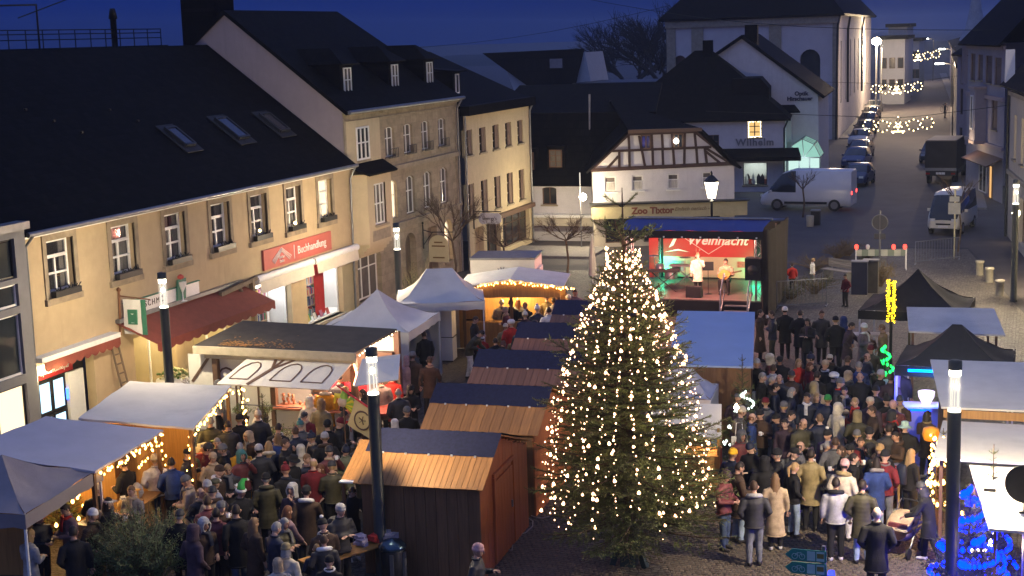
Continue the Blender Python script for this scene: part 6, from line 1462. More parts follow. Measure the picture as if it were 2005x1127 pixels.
def shrub(loc, h, r_, label, ntw=60, nleaf=600, seed=1, leafm=None, name='shrub', spread=1.0):
    rr = random.Random(seed); q = MB(); lf = MB()
    for k in range(ntw):
        a = rr.uniform(0, 2 * PI); out = rr.uniform(.2, 1) ** .7 * r_ * spread; hh = h * rr.uniform(.55, 1.1)
        b0 = Vector((rr.uniform(-.12, .12), rr.uniform(-.12, .12), 0)); e = Vector((out * math.cos(a), out * math.sin(a), hh * (1 - .35 * (out / r_) ** 2)))
        mid = b0.lerp(e, .5) + Vector((0, 0, .12 * h)) + Vector((rr.uniform(-.1, .1), rr.uniform(-.1, .1), 0)); q.tube([b0, mid, e, e + (e - mid) * .35], [.012, .009, .005, .002], 3, cap=False)
        for j in range(nleaf // ntw):
            s_ = rr.uniform(.35, 1.05); p = mid.lerp(e, (s_ - .3) / .7) if s_ > .3 else b0.lerp(mid, s_); p = p + Vector((rr.gauss(0, .05), rr.gauss(0, .05), rr.gauss(0, .05)))
            d = Vector((rr.uniform(-1, 1), rr.uniform(-1, 1), rr.uniform(-.4, 1))).normalized(); w = d.cross(Vector((.3, .1, 1))).normalized() * .012; L_ = rr.uniform(.05, .09)
            lf.face([p - w, p + w, p + d * L_])
    t = thing(name, label, 'shrub', loc); q.build('stems', pmat('pale twigs', (.19, .14, .075), .9, .3, 6, .2), t); lf.build('foliage', leafm or m_leaf, t); return t
shrub(Vector((-16.9, 24.6, 0)), 1.75, 1.25, 'big willowy green shrub at the bottom left among people', 240, 15000, 4, pmat('willow leaves', (.12, .15, .05), .7, .4, 5, 0), spread=1.0)
shrub(Vector((-22.9, 37.6, 0)), 2.1, .95, 'olive shrub with long twigs before the flower shop', 120, 4200, 5)
shrub(Vector((-22.3, 52.0, 0)), 2.6, .9, 'dark leafy shrub behind the white tents', 90, 2600, 6)
for k, (px, py, h, r_) in enumerate(((1595, 575, .85, 1.0), (1548, 585, .6, .9), (1722, 560, 1.1, .8), (1660, 500, .8, .8), (1595, 530, .7, 1.2), (1700, 520, .8, .5), (1640, 505, .7, 1.0))):
    shrub(G(px, py), h, r_, ['dark clipped shrub beside the wooden bench', 'low dark shrub by the steel fence', 'yellowish grass bush beside the utility cabinets', 'reddish bare bush behind the bench', 'low hedge behind the child in red', 'small green bush left of the striped barrier', 'brown bush between road and bench'][k], 70, 1400, 20 + k, [m_leaf, m_leaf, pmat('dry grass', (.16, .12, .04), .8, .3, 5, 0), m_twig, m_twig, m_leaf, m_twig][k])
for k in range(4):
    o = shrub(Vector((-20.3 + .55 * k, 34.75 + .1 * (k % 2), .95 - .55 * (k > 1))), .38, .3, ['hanging pot plant left in front of the pavilion counter', 'hanging pot plant right in front of the pavilion counter', 'low pot plant below the pavilion counter', 'low green pot plant near the cream coated woman'][k], 30, 420, 40 + k, pmat('fresh leaves', (.10, .17, .045), .6, .3, 5, 0), 'pot_plant'); MB().lathe([(.1, -.2), (.15, 0), (.14, .02)], 10).build('pot', m_dark, o)
t = thing('plant_rack', 'thin metal rack holding pot plants before the pavilion', 'rack', (-20.4, 34.7, 0))
for x in (0, 1.9): MB().tube([(x, 0, 0), (x, 0, 1.35)], .02, 5).build('upright', m_zinc, t)
MB().tube([(0, 0, .72), (1.9, 0, .75)], .02, 5).tube([(0, 0, 1.33), (1.9, 0, 1.33)], .015, 5).build('rail', m_zinc, t)

# ------------------------------------------------------------------ vehicles
m_tyre = pmat('tyre rubber', (.012, .012, .013), .85, .2, 8, .2); m_rim = pmat('wheel rim', (.25, .25, .27), .35, .1, 6, 0, metal=.8)
m_wind = glass('car glass', (.015, .018, .022), .04)
e_tail = emat('red tail lamp', (1, .05, .04), 3.5); m_tail = pmat('dark red lens', (.25, .01, .01), .2, .1, 5, 0); m_head = pmat('headlamp lens', (.6, .62, .65), .08, .1, 5, 0)
def paint(name, c): 
    m = pmat(name, c, .28, .04, 2, 0, spec=.6)
    return m
def vehicle(name, label, cat, loc, rot, stations, pm, wheels, wr, tail=True, group=None, front=None, back=None, hl=(.62, .68), glass_rows=True, tail_on=False):
    """stations: (x, half width, z floor, z belt, z roof, roof half width, glass?) ; local +x is forward"""
    t = thing(name, label, cat, loc, rot, group); q = MB(); rows = []
    for x, w, zf, zb, zr, rw, gl in stations:
        rows.append([(x, w * .88, zf), (x, w, zf + .14), (x, w, (zf + zb) * .5 + .05), (x, w * .97, zb), (x, rw, zr - .02), (x, rw * .8, zr + .02), (x, 0, zr + .04), (x, -rw * .8, zr + .02), (x, -rw, zr - .02), (x, -w * .97, zb), (x, -w, (zf + zb) * .5 + .05), (x, -w, zf + .14), (x, -w * .88, zf)])
    q.grid(rows, 0, True)
    npr = 12
    for i in range(len(stations) - 1):
        a, c = stations[i], stations[i + 1]
        for j in range(npr):
            k = i * npr + j
            if j in (3, 8) and a[6] and c[6]: q.mi[k] = 1
            if j in (4, 5, 6, 7) and abs(a[4] - c[4]) > .22 and min(a[4], c[4]) > .6: q.mi[k] = 1
            if j in (3, 8) and (a[6] != c[6]): q.mi[k] = 1
    q.face(list(reversed(rows[0])), 0); q.face(rows[-1], 0)
    q.build('body', [pm, m_wind], t)
    x0, x1 = stations[0][0], stations[-1][0]; w = stations[len(stations) // 2][1]
    for x in wheels:
        for s_ in (-1, 1):
            o = MB().tube([(x, s_ * (w - .2), wr), (x, s_ * (w + .01), wr)], wr, 16).build('wheel', m_tyre, t); MB().tube([(x, s_ * (w + .008), wr), (x, s_ * (w + .022), wr)], wr * .62, 12).build('rim', m_rim, o)
    wf = stations[-1][1]; 
    for s_ in (-1, 1):
        MB().box(x1 - .12, x1 + .015, min(s_ * wf * .55, s_ * wf * .93), max(s_ * wf * .55, s_ * wf * .93), hl[0], hl[0] + .14).build('headlight', m_head, t)
        MB().box(x0 - .015, x0 + .08, min(s_ * stations[0][1] * .7, s_ * stations[0][1] * .95), max(s_ * stations[0][1] * .7, s_ * stations[0][1] * .95), hl[1], hl[1] + .2).build('tail_light', e_tail if tail_on else m_tail, t)
        xm = next(s2[0] for s2 in reversed(stations) if s2[6]) ; MB().box(xm - .1, xm + .02, min(s_ * (w + .02), s_ * (w + .2)), max(s_ * (w + .02), s_ * (w + .2)), stations[len(stations) // 2][3], stations[len(stations) // 2][3] + .14).build('mirror', pm, t)
    MB().box(x1 + .005, x1 + .025, -.26, .26, .42, .53).build('number_plate', m_frame, t); MB().box(x0 - .025, x0 - .005, -.26, .26, .5, .61).build('number_plate', m_frame, t)
    MB().box(x1 - .02, x1 + .018, -wf * .5, wf * .5, .56, .64).build('grille', m_black, t)
    return t
def hatch(L_=4.3, W_=.88, H=1.48):
    return [(-L_ / 2, W_ * .85, .28, .75, .95, W_ * .7, 0), (-L_ / 2 + .12, W_ * .95, .22, .9, 1.05, W_ * .74, 0), (-L_ / 2 + .5, W_, .2, .92, H - .08, W_ * .72, 1), (-.5, W_, .2, .92, H, W_ * .74, 1), (.45, W_, .2, .9, H - .06, W_ * .73, 1), (1.15, W_, .2, .9, .96, W_ * .82, 0), (L_ / 2 - .25, W_ * .96, .22, .74, .8, W_ * .78, 0), (L_ / 2, W_ * .84, .28, .6, .66, W_ * .7, 0)]
carcol = [('dark blue paint', (.02, .035, .10)), ('blue paint', (.03, .06, .20)), ('navy paint', (.015, .022, .05)), ('silver paint', (.42, .43, .45)), ('black paint', (.012, .012, .014)), ('graphite paint', (.05, .052, .058)), ('anthracite paint', (.03, .03, .035)), ('grey paint', (.14, .14, .15))]
carlab = ['dark blue hatchback nearest in the row parked by the shop', 'bright blue hatchback parked second in the row left of street', 'navy car parked third in the row left of street', 'silver white car parked under the nearest star garland', 'black car parked just beyond the silver white car', 'graphite car parked beside the church wall', 'anthracite car parked beside the far church wall', 'grey car at the far end of the parked row']
for k, y in enumerate((106.5, 120, 128.5, 142, 156, 169, 183, 197)):
    x = -11.6 - (y - 105) * .079 - (.55 if k in (1, 2) else .9 if k > 2 else 0)
    vehicle('parked_car', carlab[k], 'car', (x, y, 0), R(-90 - 4 + 0), hatch(4.2 + .2 * (k % 3), .9, 1.46 + .06 * (k % 2)), paint(*carcol[k]), (-1.3, 1.3), .32, group='cars parked along the church kerb')
vehicle('parked_car', 'dark estate car parked in front of the tarpaulin truck', 'car', (-7.7, 124.5, 0), R(-94), hatch(4.5, .92, 1.65), paint('dark suv paint', (.02, .024, .035)), (-1.35, 1.35), .36)
VAN = [(-2.75, .95, .35, 1.1, 2.35, .86, 0), (-2.7, 1.0, .3, 1.1, 2.42, .9, 0), (.6, 1.0, .3, 1.12, 2.45, .9, 0), (.9, 1.0, .3, 1.12, 2.43, .88, 1), (1.45, 1.0, .3, 1.12, 2.25, .84, 1), (2.15, .98, .3, 1.15, 1.45, .84, 1), (2.3, .97, .3, 1.05, 1.22, .84, 0), (2.72, .9, .34, .85, .95, .8, 0), (2.82, .8, .4, .6, .7, .7, 0)]
m_vanw = paint('van white', (.62, .62, .64))
vv = vehicle('van', 'long white delivery van parked across the road corner', 'van', (-13.05, 91.6, 0), R(176), VAN, m_vanw, (-1.75, 1.75), .36, hl=(.82, 1.0), tail_on=True)
MB().box(-1.3, 1.3, 1.0, 1.015, .42, .56).build('side_moulding', m_black, vv); MB().box(.1, .13, .995, 1.01, .5, 2.2).build('door_gap', m_dark, vv)
MINI = [(-2.3, .82, .35, 1.1, 1.75, .7, 0), (-2.2, .86, .3, 1.15, 2.1, .74, 1), (.8, .86, .3, 1.15, 2.14, .74, 1), (1.25, .86, .3, 1.15, 2.0, .72, 1), (1.85, .85, .3, 1.12, 1.28, .76, 0), (2.2, .82, .32, .95, 1.02, .74, 0), (2.3, .76, .38, .7, .78, .68, 0)]
vv = vehicle('minibus', 'cream white minibus facing the square at right', 'minibus', (-4.1, 82.6, 0), R(-99), MINI, paint('minibus cream', (.62, .60, .52)), (-1.5, 1.5), .33, hl=(.75, .95))
MB().box(-.5, -.1, -.4, .4, 2.12, 2.2).build('roof_hatch', m_frame, vv)
t = thing('truck', 'flatbed truck with black tarpaulin box seen from behind', 'truck', (-5.95, 109.0, 0), R(86)); 
MB().box(-2.6, 2.0, -1.05, 1.05, 1.0, 3.0).build('tarpaulin_box', pmat('black tarpaulin', (.018, .016, .016), .6, .25, 2, .3), t); MB().box(-2.64, -2.6, -1.07, 1.07, .95, 1.15).build('tail_board', m_zinc, t); MB().box(-2.6, 2.0, -1.0, 1.0, .6, .95).build('chassis', m_dark, t)
MB().box(-2.55, 1.95, -1.0, 1.0, 3.0, 3.06).build('roof_sheet', pmat('brown sheet', (.25, .19, .14), .6, .15, 2, .1), t)
MB().prism([(2.1, .5), (4.0, .5), (4.0, 1.4), (3.5, 2.3), (2.1, 2.3)], -1.0, 1.0).build('cab', m_dark, t)
for x in (-1.6, 3.1):
    for s_ in (-1, 1): MB().tube([(x, s_ * .75, .45), (x, s_ * 1.02, .45)], .45, 14).build('wheel', m_tyre, t)
MB().box(-2.67, -2.64, -.3, .3, .7, .85).build('number_plate', m_frame, t)
for s_ in (-1, 1): MB().box(-2.67, -2.62, s_ * .85 - .14, s_ * .85 + .14, .7, .82).build('tail_light', m_tail, t)

# ------------------------------------------------------------------ street furniture
t = thing('road_barrier', 'striped road barrier with red warning lamps on top', 'barrier', G(1725, 527), R(8))
for k in range(8): MB().box(-1.15 + .2875 * k, -1.15 + .2875 * (k + 1) - .003, -.02, .02, .62, .92).build('barrier_stripe', pmat('faded board', (.2, .25, .2), .6, .1, 4, .05) if k % 2 else pmat('board cream', (.45, .47, .4), .6, .1, 4, .05), t)
for x in (-1.12, 1.1): MB().beam((x, .25, 0), (x, 0, 1.0), .05).beam((x, -.25, 0), (x, 0, .9), .05).build('leg', m_frame, t)
e_warn = emat('warning lamp', (1, .06, .04), 2.2)
for k, x in enumerate((-1.1, -.6, .55, 1.05)): MB().lathe([(.04, .93), (.08, .97), (.09, 1.08), (.05, 1.15), (.01, 1.15)], 10, (x, 0, 0)).build('warning_lamp', m_frame if k == 1 else e_warn, t)
def fence(name, label, a, c, h=1.05):
    t = thing(name, label, 'fence', a); d = Vector(c) - Vector(a); n = max(6, int(d.length / .16)); q = MB()
    q.tube([(0, 0, .12), Vector((0, 0, h)), d + Vector((0, 0, h)), d + Vector((0, 0, .12)), (0, 0, .12)], .022, 6); q.build('frame', m_zinc, t)
    for k in range(1, n): p = d * (k / n); MB().tube([p + Vector((0, 0, .12)), p + Vector((0, 0, h))], .009, 4).build('bar', m_zinc, t)
    for e in (0, 1): p = d * e; MB().box(-.03, .03, -.3, .3, 0, .03).beam((0, 0, 0), (0, 0, .15), .03).build('foot', m_zinc, t, p)
    return t
fence('crowd_fence', 'steel crowd fence beside the striped barrier', G(1792, 517), G(1878, 507)); fence('crowd_fence', 'steel crowd fence right of the stage', G(1521, 604), G(1618, 598), 1.1)
t = thing('traffic_sign', 'round traffic sign seen from behind on a tall post', 'traffic sign', G(1722, 545)); MB().tube([(0, 0, 0), (0, 0, 3.0)], .035).build('post', m_zinc, t)
q = MB().tube([(0, -.03, 2.5), (0, -.02, 2.5)], .36, 24); q.build('disc', pmat('sign back', (.07, .07, .08), .4, .1, 4, 0, metal=.5), t); MB().tube([(.34 * math.cos(i * PI / 12), -.035, 2.5 + .34 * math.sin(i * PI / 12)) for i in range(25)], .018, 5).build('rim', m_zinc, t); MB().box(-.24, .24, -.03, -.01, 1.75, 2.0).build('extra_plate', MATS['sign back'], t); MB().box(-.3, .3, -.02, .0, .55, .95).build('lower_plate', m_zinc, t)
t = thing('sign_post', 'pale post with small square signs before the minibus', 'sign', G(1868, 505)); MB().tube([(0, 0, 0), (0, 0, 3.3)], .04).build('post', pmat('pale post', (.5, .47, .3), .5, .1, 5, 0), t); MB().box(-.3, .25, -.06, -.04, 2.1, 2.65).build('sign_plate', m_zinc, t); MB().box(-.25, .2, -.065, -.045, 2.7, 2.95).build('sign_plate', m_zinc, t)
for k, (x, y) in enumerate(((1918, 538), (1937, 552), (1957, 578))):
    q = MB().lathe([(.16, 0), (.16, .52), (.19, .55), (.19, .64), (.02, .66)], 14); tag(q.build('bollard', pmat('bollard stone', (.32, .30, .24), .8, .15, 6, .3), None, G(x, y)), ['stone bollard farthest from the camera on right pavement', 'stone bollard in the middle of the three', 'stone bollard nearest the camera on right pavement'][k], 'bollard', None)
t = thing('park_bench', 'pale wooden park bench behind the utility cabinets', 'bench', G(1640, 548), R(-38)); m_bench = wood('grey bench slat', (.28, .25, .22), 0)
for k in range(3): MB().box(-.8, .8, -.2 + .14 * k, -.08 + .14 * k, .42, .46).build('seat_slat', m_bench, t)
for k in range(3): MB().box(-.8, .8, .24, .28, .52 + .13 * k, .63 + .13 * k).build('back_slat', m_bench, t)
for x in (-.65, .65): MB().box(x - .05, x + .05, -.2, .28, 0, .42).box(x - .04, x + .04, .28, .33, 0, .9).build('leg', m_zinc, t)
for k, (px, py, w, c) in enumerate(((1683, 575, .32, (.03, .035, .06)), (1705, 572, .3, (.07, .065, .05)))):
    t = thing('utility_cabinet', ['dark blue utility cabinet beside the bench', 'grey brown utility cabinet right of the dark blue one'][k], 'cabinet', G(px, py)); MB().box(-w, w, -.2, .2, 0, 1.35).build('body', pmat('cabinet %d' % k, c, .5, .15, 4, .05), t); MB().box(-w - .03, w + .03, -.23, .23, 1.35, 1.4).build('lid', m_zinc, t)
for k, (px, py) in enumerate(((1586, 443), (1597, 440))):
    t = thing('litter_bin', ['beige round litter bin beside the young tree', 'black square litter bin beside the beige one'][k], 'bin', G(px, py))
    if k == 0: MB().lathe([(.2, 0), (.22, .6), (.2, .62)], 12).build('body', pmat('bin beige', (.35, .32, .25), .7, .1, 4, .1), t)
    else: MB().box(-.25, .25, -.2, .2, 0, .8).build('body', m_black, t); MB().box(-.27, .27, -.22, .22, .8, .86).build('lid', m_zinc, t)
t = thing('standing_table', 'high white party table by the black gazebo with blue glow', 'table', Vector((-3.6, 41.8, 0))); MB().lathe([(.3, 0), (.3, .02), (.03, .05), (.03, 1.05), (.4, 1.06), (.4, 1.1), (.02, 1.1)], 18).build('table', m_frame, t)
t = thing('beer_table', 'long beer table with people around it near black gazebo', 'table', G(1695, 712), R(10)); MB().box(-.75, .75, -.28, .28, .98, 1.02).build('table_top', m_tarp, t)
for x in (-.6, .6): MB().beam((x, 0, 0), (x, 0, .98), .06).build('leg', m_dark, t)
t = thing('round_table', 'white round bistro table beside the mint hat person', 'table', Vector((-2.75, 33.6, 0))); MB().lathe([(.25, 0), (.03, .04), (.03, 1.0), (.34, 1.02), (.34, 1.06), (.02, 1.06)], 18).build('table', m_frame, t); MB().box(-.12, .2, -.05, .06, 1.06, 1.075).build('napkin', m_red, t)
# star garlands over the street
for gi, (xs, y, z, px) in enumerate((((1690, 1828), 86, 5.6, .012), ((1706, 1806), 133, 6.0, .012), ((1754, 1841), 255, 6.2, .012))):
    def at_y(px_, py_):
        d = cf + cX * ((px_ - 1002.5) / FPX) - cU * ((py_ - 563.5) / FPX); return Vector((0, 0, CAM_H)) + d * (y / d.y)
    pyc = (242, 171, 109)[gi]; a = at_y(xs[0], pyc + 2); c = at_y(xs[1], pyc - 4); wd = (c - a).length
    t = thing('star_garland', ['nearest garland of white light rings and star over the street', 'middle garland of white light rings and star over the street', 'farthest garland of white light rings and star over the street'][gi], 'light garland', a)
    ux = (c - a).normalized(); q = MB(); q.tube([Vector((-9, 0, .9)), Vector((0, 0, .45)), ux * wd * .5 + Vector((0, 0, .3)), ux * wd + Vector((0, 0, .4)), ux * (wd + 6) + Vector((0, 0, .9))], .015, 4); r_ = wd * .088
    pts = []
    for e, f in enumerate((.09, .28, .5, .72, .91)):
        ct = ux * wd * f + Vector((0, 0, .12 * r_ * (1 if e in (0, 4) else -1) - .1))
        if e != 2:
            ring = [ct + ux * r_ * math.cos(i * PI / 4) + Vector((0, 0, r_ * .92 * math.sin(i * PI / 4))) for i in range(8)]; pts += ring; q.tube(ring + ring[:1], .02, 4)
        else:
            st_ = [ct + ux * (r_ * (1.3 if i % 2 == 0 else .62)) * math.sin(i * PI / 5) + Vector((0, 0, (r_ * (1.45 if i % 2 == 0 else .65)) * math.cos(i * PI / 5))) for i in range(10)]; pts += st_; q.tube(st_ + st_[:1], .02, 4)
            pts += [ct + ux * r_ * .3 * math.cos(i * 1.05) + Vector((0, 0, r_ * .3 * math.sin(i * 1.05))) for i in range(6)] + [ct + ux * r_ * (-1.0 + .25 * i) + Vector((0, 0, -r_ * .95)) for i in range(9)]
    q.build('wire', m_wire, t)
    GB = XB.copy() if gi == 0 else GB; GB.materials[0] = emat('garland bulb', (1, .74, .34), 5)
    for p in pts: put('bulb', GB, t, p, 0, (1.3, 1.8, 2.8)[gi])
# signs near the camera
t = thing('cycle_signpost', 'green cycle route arrow signs with bike symbols at bottom edge', 'sign', G(1612, 1105, 2.4) * 1.0); t.location.z = 0; zc_ = 2.4
MB().tube([(0, .05, 0), (0, .05, zc_ + .3)], .035).build('post', m_zinc, t)
m_teal = pmat('cycle sign green', (.03, .24, .19), .5, .08, 5, 0); m_tealw = pmat('cycle sign print', (.4, .62, .58), .5, .1, 5, 0)
for k in range(2):
    z = zc_ + .13 - .22 * k; o = MB().prism([(-.62, z), (-.5, z + .1), (.05, z + .1), (.05, z - .1), (-.5, z - .1)], -.01, .01).build('arrow_board', m_teal, t)
    q = MB()
    for x in (-.46, -.34): q.tube([(x + .045 * math.cos(i * PI / 5), -.015, z - .02 + .045 * math.sin(i * PI / 5)) for i in range(11)], .005, 4)
    q.beam((-.46, -.015, z - .02), (-.42, -.015, z + .04), .008).beam((-.42, -.015, z + .04), (-.36, -.015, z + .04), .008).beam((-.36, -.015, z + .05), (-.34, -.015, z - .02), .008).beam((-.42, -.015, z + .04), (-.4, -.015, z - .02), .008); q.build('bike_symbol', m_tealw, o)
    MB().box(-.26, -.13, -.014, -.011, z - .08, z + .08).box(-.11, .02, -.014, -.011, z - .08, z + .08).build('print_panel', m_tealw, o)
    MB().box(-.1, .01, -.017, -.0145, z - .03, z + .05).build('print_patch', pmat('olive print', (.2, .18, .05), .5, .1, 5, 0), o)
o = MB().lathe([(.05, 2.1), (.06, 2.2), (.05, 2.3)], 10, (.13, 0, 0)).build('blue_sign', emat('blue sign glow', (.02, .03, 1), 3), t)  # blue sign; its brightness is put in as a glow
p = G(2008, 950, 2.7); t = thing('traffic_sign', 'back of a dark round sign cut by right picture edge', 'traffic sign', (p.x, p.y, 0)); MB().tube([(0, .04, 0), (0, .04, 3.1)], .035).build('post', m_zinc, t); MB().tube([(0, 0, 2.72), (0, .02, 2.72)], .36, 26).build('disc', m_black, t); MB().box(-.1, .2, -.01, .03, 2.0, 2.2).build('black_plate', m_black, t)
# banner and jester figure by the second hut
p = G(815, 812, 1.3); t = thing('club_banner', 'cream banner with ring emblem hanging from a red pole', 'banner', (-15.0, 31.6, 0), R(-12))
MB().tube([(-.95, 0, 2.75), (.35, -.05, 2.15)], .025).build('pole', pmat('red pole', (.55, .03, .03), .4, .1, 4, 0), t)
q = MB(); pt = lambda u, v: Vector((-.42 + .72 * u - .25 * v, -.03 + .02 * math.sin(u * 5 + v * 4), 2.47 - .33 * u - .66 * v)); q.grid([[pt(i / 8, j / 6) for i in range(9)] for j in range(7)]); fl = q.build('cloth', pmat('banner cream', (.6, .5, .24), .8, .06, 4, .1), t)
q = MB(); c0 = pt(.5, .5); ring = [c0 + Vector((.23 * math.cos(i * PI / 9), -.03, .23 * math.sin(i * PI / 9))) for i in range(2, 19)]; q.tube(ring, .022, 4)
for i in range(5): a = i * 1.256; q.beam(c0 + Vector((0, -.03, 0)), c0 + Vector((.11 * math.cos(a), -.03, .11 * math.sin(a))), .03, .01)
q.build('ring_emblem', m_dframe, fl)
t = thing('jester_figure', 'small yellow and green jester doll fixed above the crowd', 'doll', (-15.9, 32.0, 2.3)); MB().lathe([(.02, -.14), (.12, -.08), (.14, .02), (.1, .12), (.01, .16)], 12).build('head', pmat('doll face', (.6, .45, .32), .6, .1, 6, 0), t)
for k in range(8): MB().tube([(.05, 0, -.05), (.25 + .03 * k % 2, -.05, .12 - .08 * k), (.38, -.08, .08 - .1 * k)], [.05, .04, .006], 6).build('collar_ray', pmat('doll yellow', (.75, .6, .03), .5, .1, 4, 0) if k % 2 else pmat('doll green', (.3, .5, .04), .5, .1, 4, 0), t)
MB().tube([(-.02, 0, .1), (-.18, 0, .16), (-.24, 0, -.05)], [.1, .06, .02], 8).build('cap_horn', MATS['doll yellow'], t); MB().tube([(.02, 0, .1), (.05, 0, .22), (.12, 0, .2)], [.11, .08, .02], 8).build('cap_horn', MATS['doll green'], t); MB().tube([(0, .02, -.1), (0, .02, -2.3)], .015, 5).build('stick', m_hutwall, t)
# roof terrace railing and aerial behind the ochre roof
t = thing('roof_terrace', 'roof terrace railing with posts and frame behind the slate ridge', 'railing', (-33.5, 33, 0), R(90))
MB().box(-4, 21, .5, 3, 9.5, 11.15).build('terrace_wall', m_dark, t)
for z in (11.45, 11.65, 11.8): MB().beam((4, .5, z), (20.5, .5, z), .035).build('rail', m_dark, t)
for k in range(18): MB().beam((4 + k * .97, .5, 11.1), (4 + k * .97, .5, 11.8), .03).build('post', m_dark, t)
MB().tube([(8.5, .5, 11.1), (8.5, .5, 12.6), (12.5, .5, 12.7), (12.5, .5, 11.1)], .04, 6).build('frame', m_dark, t); MB().lathe([(.12, 11.1), (.12, 12.2), (.18, 12.2), (.1, 12.6)], 8, (17.2, .5, 0)).build('chimney_pipe', m_dark, t); MB().box(2.5, 4.2, .4, .9, 11.1, 11.5).build('box', m_dark, t)
d0 = Vector((-33.3, 43.5, 12.2)); q = MB().tube([d0, Vector((-25, 45, 14.8)), Vector((-10, 47, 19))], .02, 4); tag(q.build('overhead_cable', m_wire), 'thin cable rising from the roof terrace to the upper left sky', 'cable')
for k, (a, c) in enumerate((((-37, 120, 14.3), (-2.5, 96, 10.5)), ((-60, 125, 10.2), (-33, 140, 13.5)))):
    q = MB(); a, c = Vector(a), Vector(c); q.tube([a.lerp(c, i / 8) - Vector((0, 0, .9 * math.sin(PI * i / 8))) for i in range(9)], .02, 4); tag(q.build('overhead_cable', m_wire), ['overhead wire spanning the street in front of church', 'overhead wire from the far gabled house to church'][k], 'cable')

# ------------------------------------------------------------------ people
SK = [pmat('skin %d' % i, c, .55, .08, 9, .03) for i, c in enumerate([(.50, .30, .21), (.45, .26, .18), (.55, .35, .26)])]
CL = dict(black=(.011, .011, .013), charcoal=(.03, .03, .034), navy=(.012, .017, .04), blue=(.025, .05, .17), brown=(.06, .036, .024), olive=(.055, .05, .026), sage=(.13, .145, .09), grey=(.12, .12, .125), lightgrey=(.34, .34, .35),
          beige=(.42, .32, .21), cream=(.62, .55, .42), white=(.68, .66, .63), camel=(.30, .19, .08), mustard=(.62, .31, .02), red=(.48, .03, .02), darkred=(.15, .014, .02), maroon=(.14, .035, .038), mauve=(.20, .13, .145), plum=(.055, .034, .05), khaki=(.27, .21, .10), purple=(.07, .045, .10), teal=(.05, .16, .15), pink=(.55, .32, .30), green=(.03, .25, .05), mint=(.38, .55, .46), yellow=(.75, .40, .02), brightblue=(.05, .15, .5),
          jeans=(.045, .07, .13), lightjeans=(.26, .34, .44), greyjeans=(.15, .16, .18), ash=(.24, .22, .20))
QUILT = dict(charcoal=3.2, navy=2.6, olive=3.6, khaki=3.0, maroon=2.8, white=3.0, lightgrey=0, sage=2.6)
def cloth(n): return pmat('cloth ' + n, CL[n], .62 if n in QUILT else .88, .38, 5.5, .7, quilt=QUILT.get(n, 0))
HC = dict(dark=(.02, .013, .01), brown=(.06, .033, .018), auburn=(.12, .045, .02), blond=(.34, .22, .10), lightbrown=(.17, .10, .05), grey=(.26, .25, .24), white=(.5, .48, .45))
def hairm(n): return pmat('hair ' + n, HC[n], .6, .3, 14, .3, (1, 1, .25))
m_eye = pmat('eye', (.02, .015, .012), .2, .1, 5, 0); m_lip = pmat('lip', (.34, .12, .10), .5, .1, 5, 0); m_shoe = pmat('shoe leather', (.02, .018, .016), .5, .2, 6, .1); m_shoew = pmat('white sneaker', (.55, .53, .5), .6, .1, 6, .1)
def head_rows(s=1.0, nr=13, ns=18):
    rows = []
    for i in range(nr):
        th = PI * (.04 + .92 * i / (nr - 1)); z = -math.cos(th); w = math.sin(th); row = []
        for j in range(ns):
            a = 2 * PI * j / ns - PI / 2; x, y = .076 * w * math.cos(a), .096 * w * math.sin(a); zz = .12 * z
            if z < 0: x *= 1 - .28 * (-z) ** 1.6; y = y * (1 - .1 * (-z) ** 2) - .008 * (-z)
            if y < -.06 and -.1 < z < .35: y += .006
            row.append((x * s, y * s, zz * s))
        rows.append(row)
    return rows
POSES = dict(down=((.26, .02, 1.14), (.27, -.05, .89)), pocket=((.29, .07, 1.14), (.2, -.1, .98)), cup=((.26, -.03, 1.14), (.13, -.27, 1.22)), drink=((.25, -.15, 1.22), (.08, -.2, 1.47)), front=((.27, -.02, 1.12), (.07, -.27, 1.12)), fold=((.28, -.04, 1.14), (-.02, -.2, 1.16)), reach=((.24, -.22, 1.18), (.2, -.46, 1.02)), push=((.24, -.2, 1.14), (.2, -.44, 1.05)), mic=((.24, -.1, 1.2), (.04, -.16, 1.47)), swing=((.25, .12, 1.16), (.25, .1, .92)), swingf=((.25, -.1, 1.15), (.22, -.26, .98)))
BASE = {}
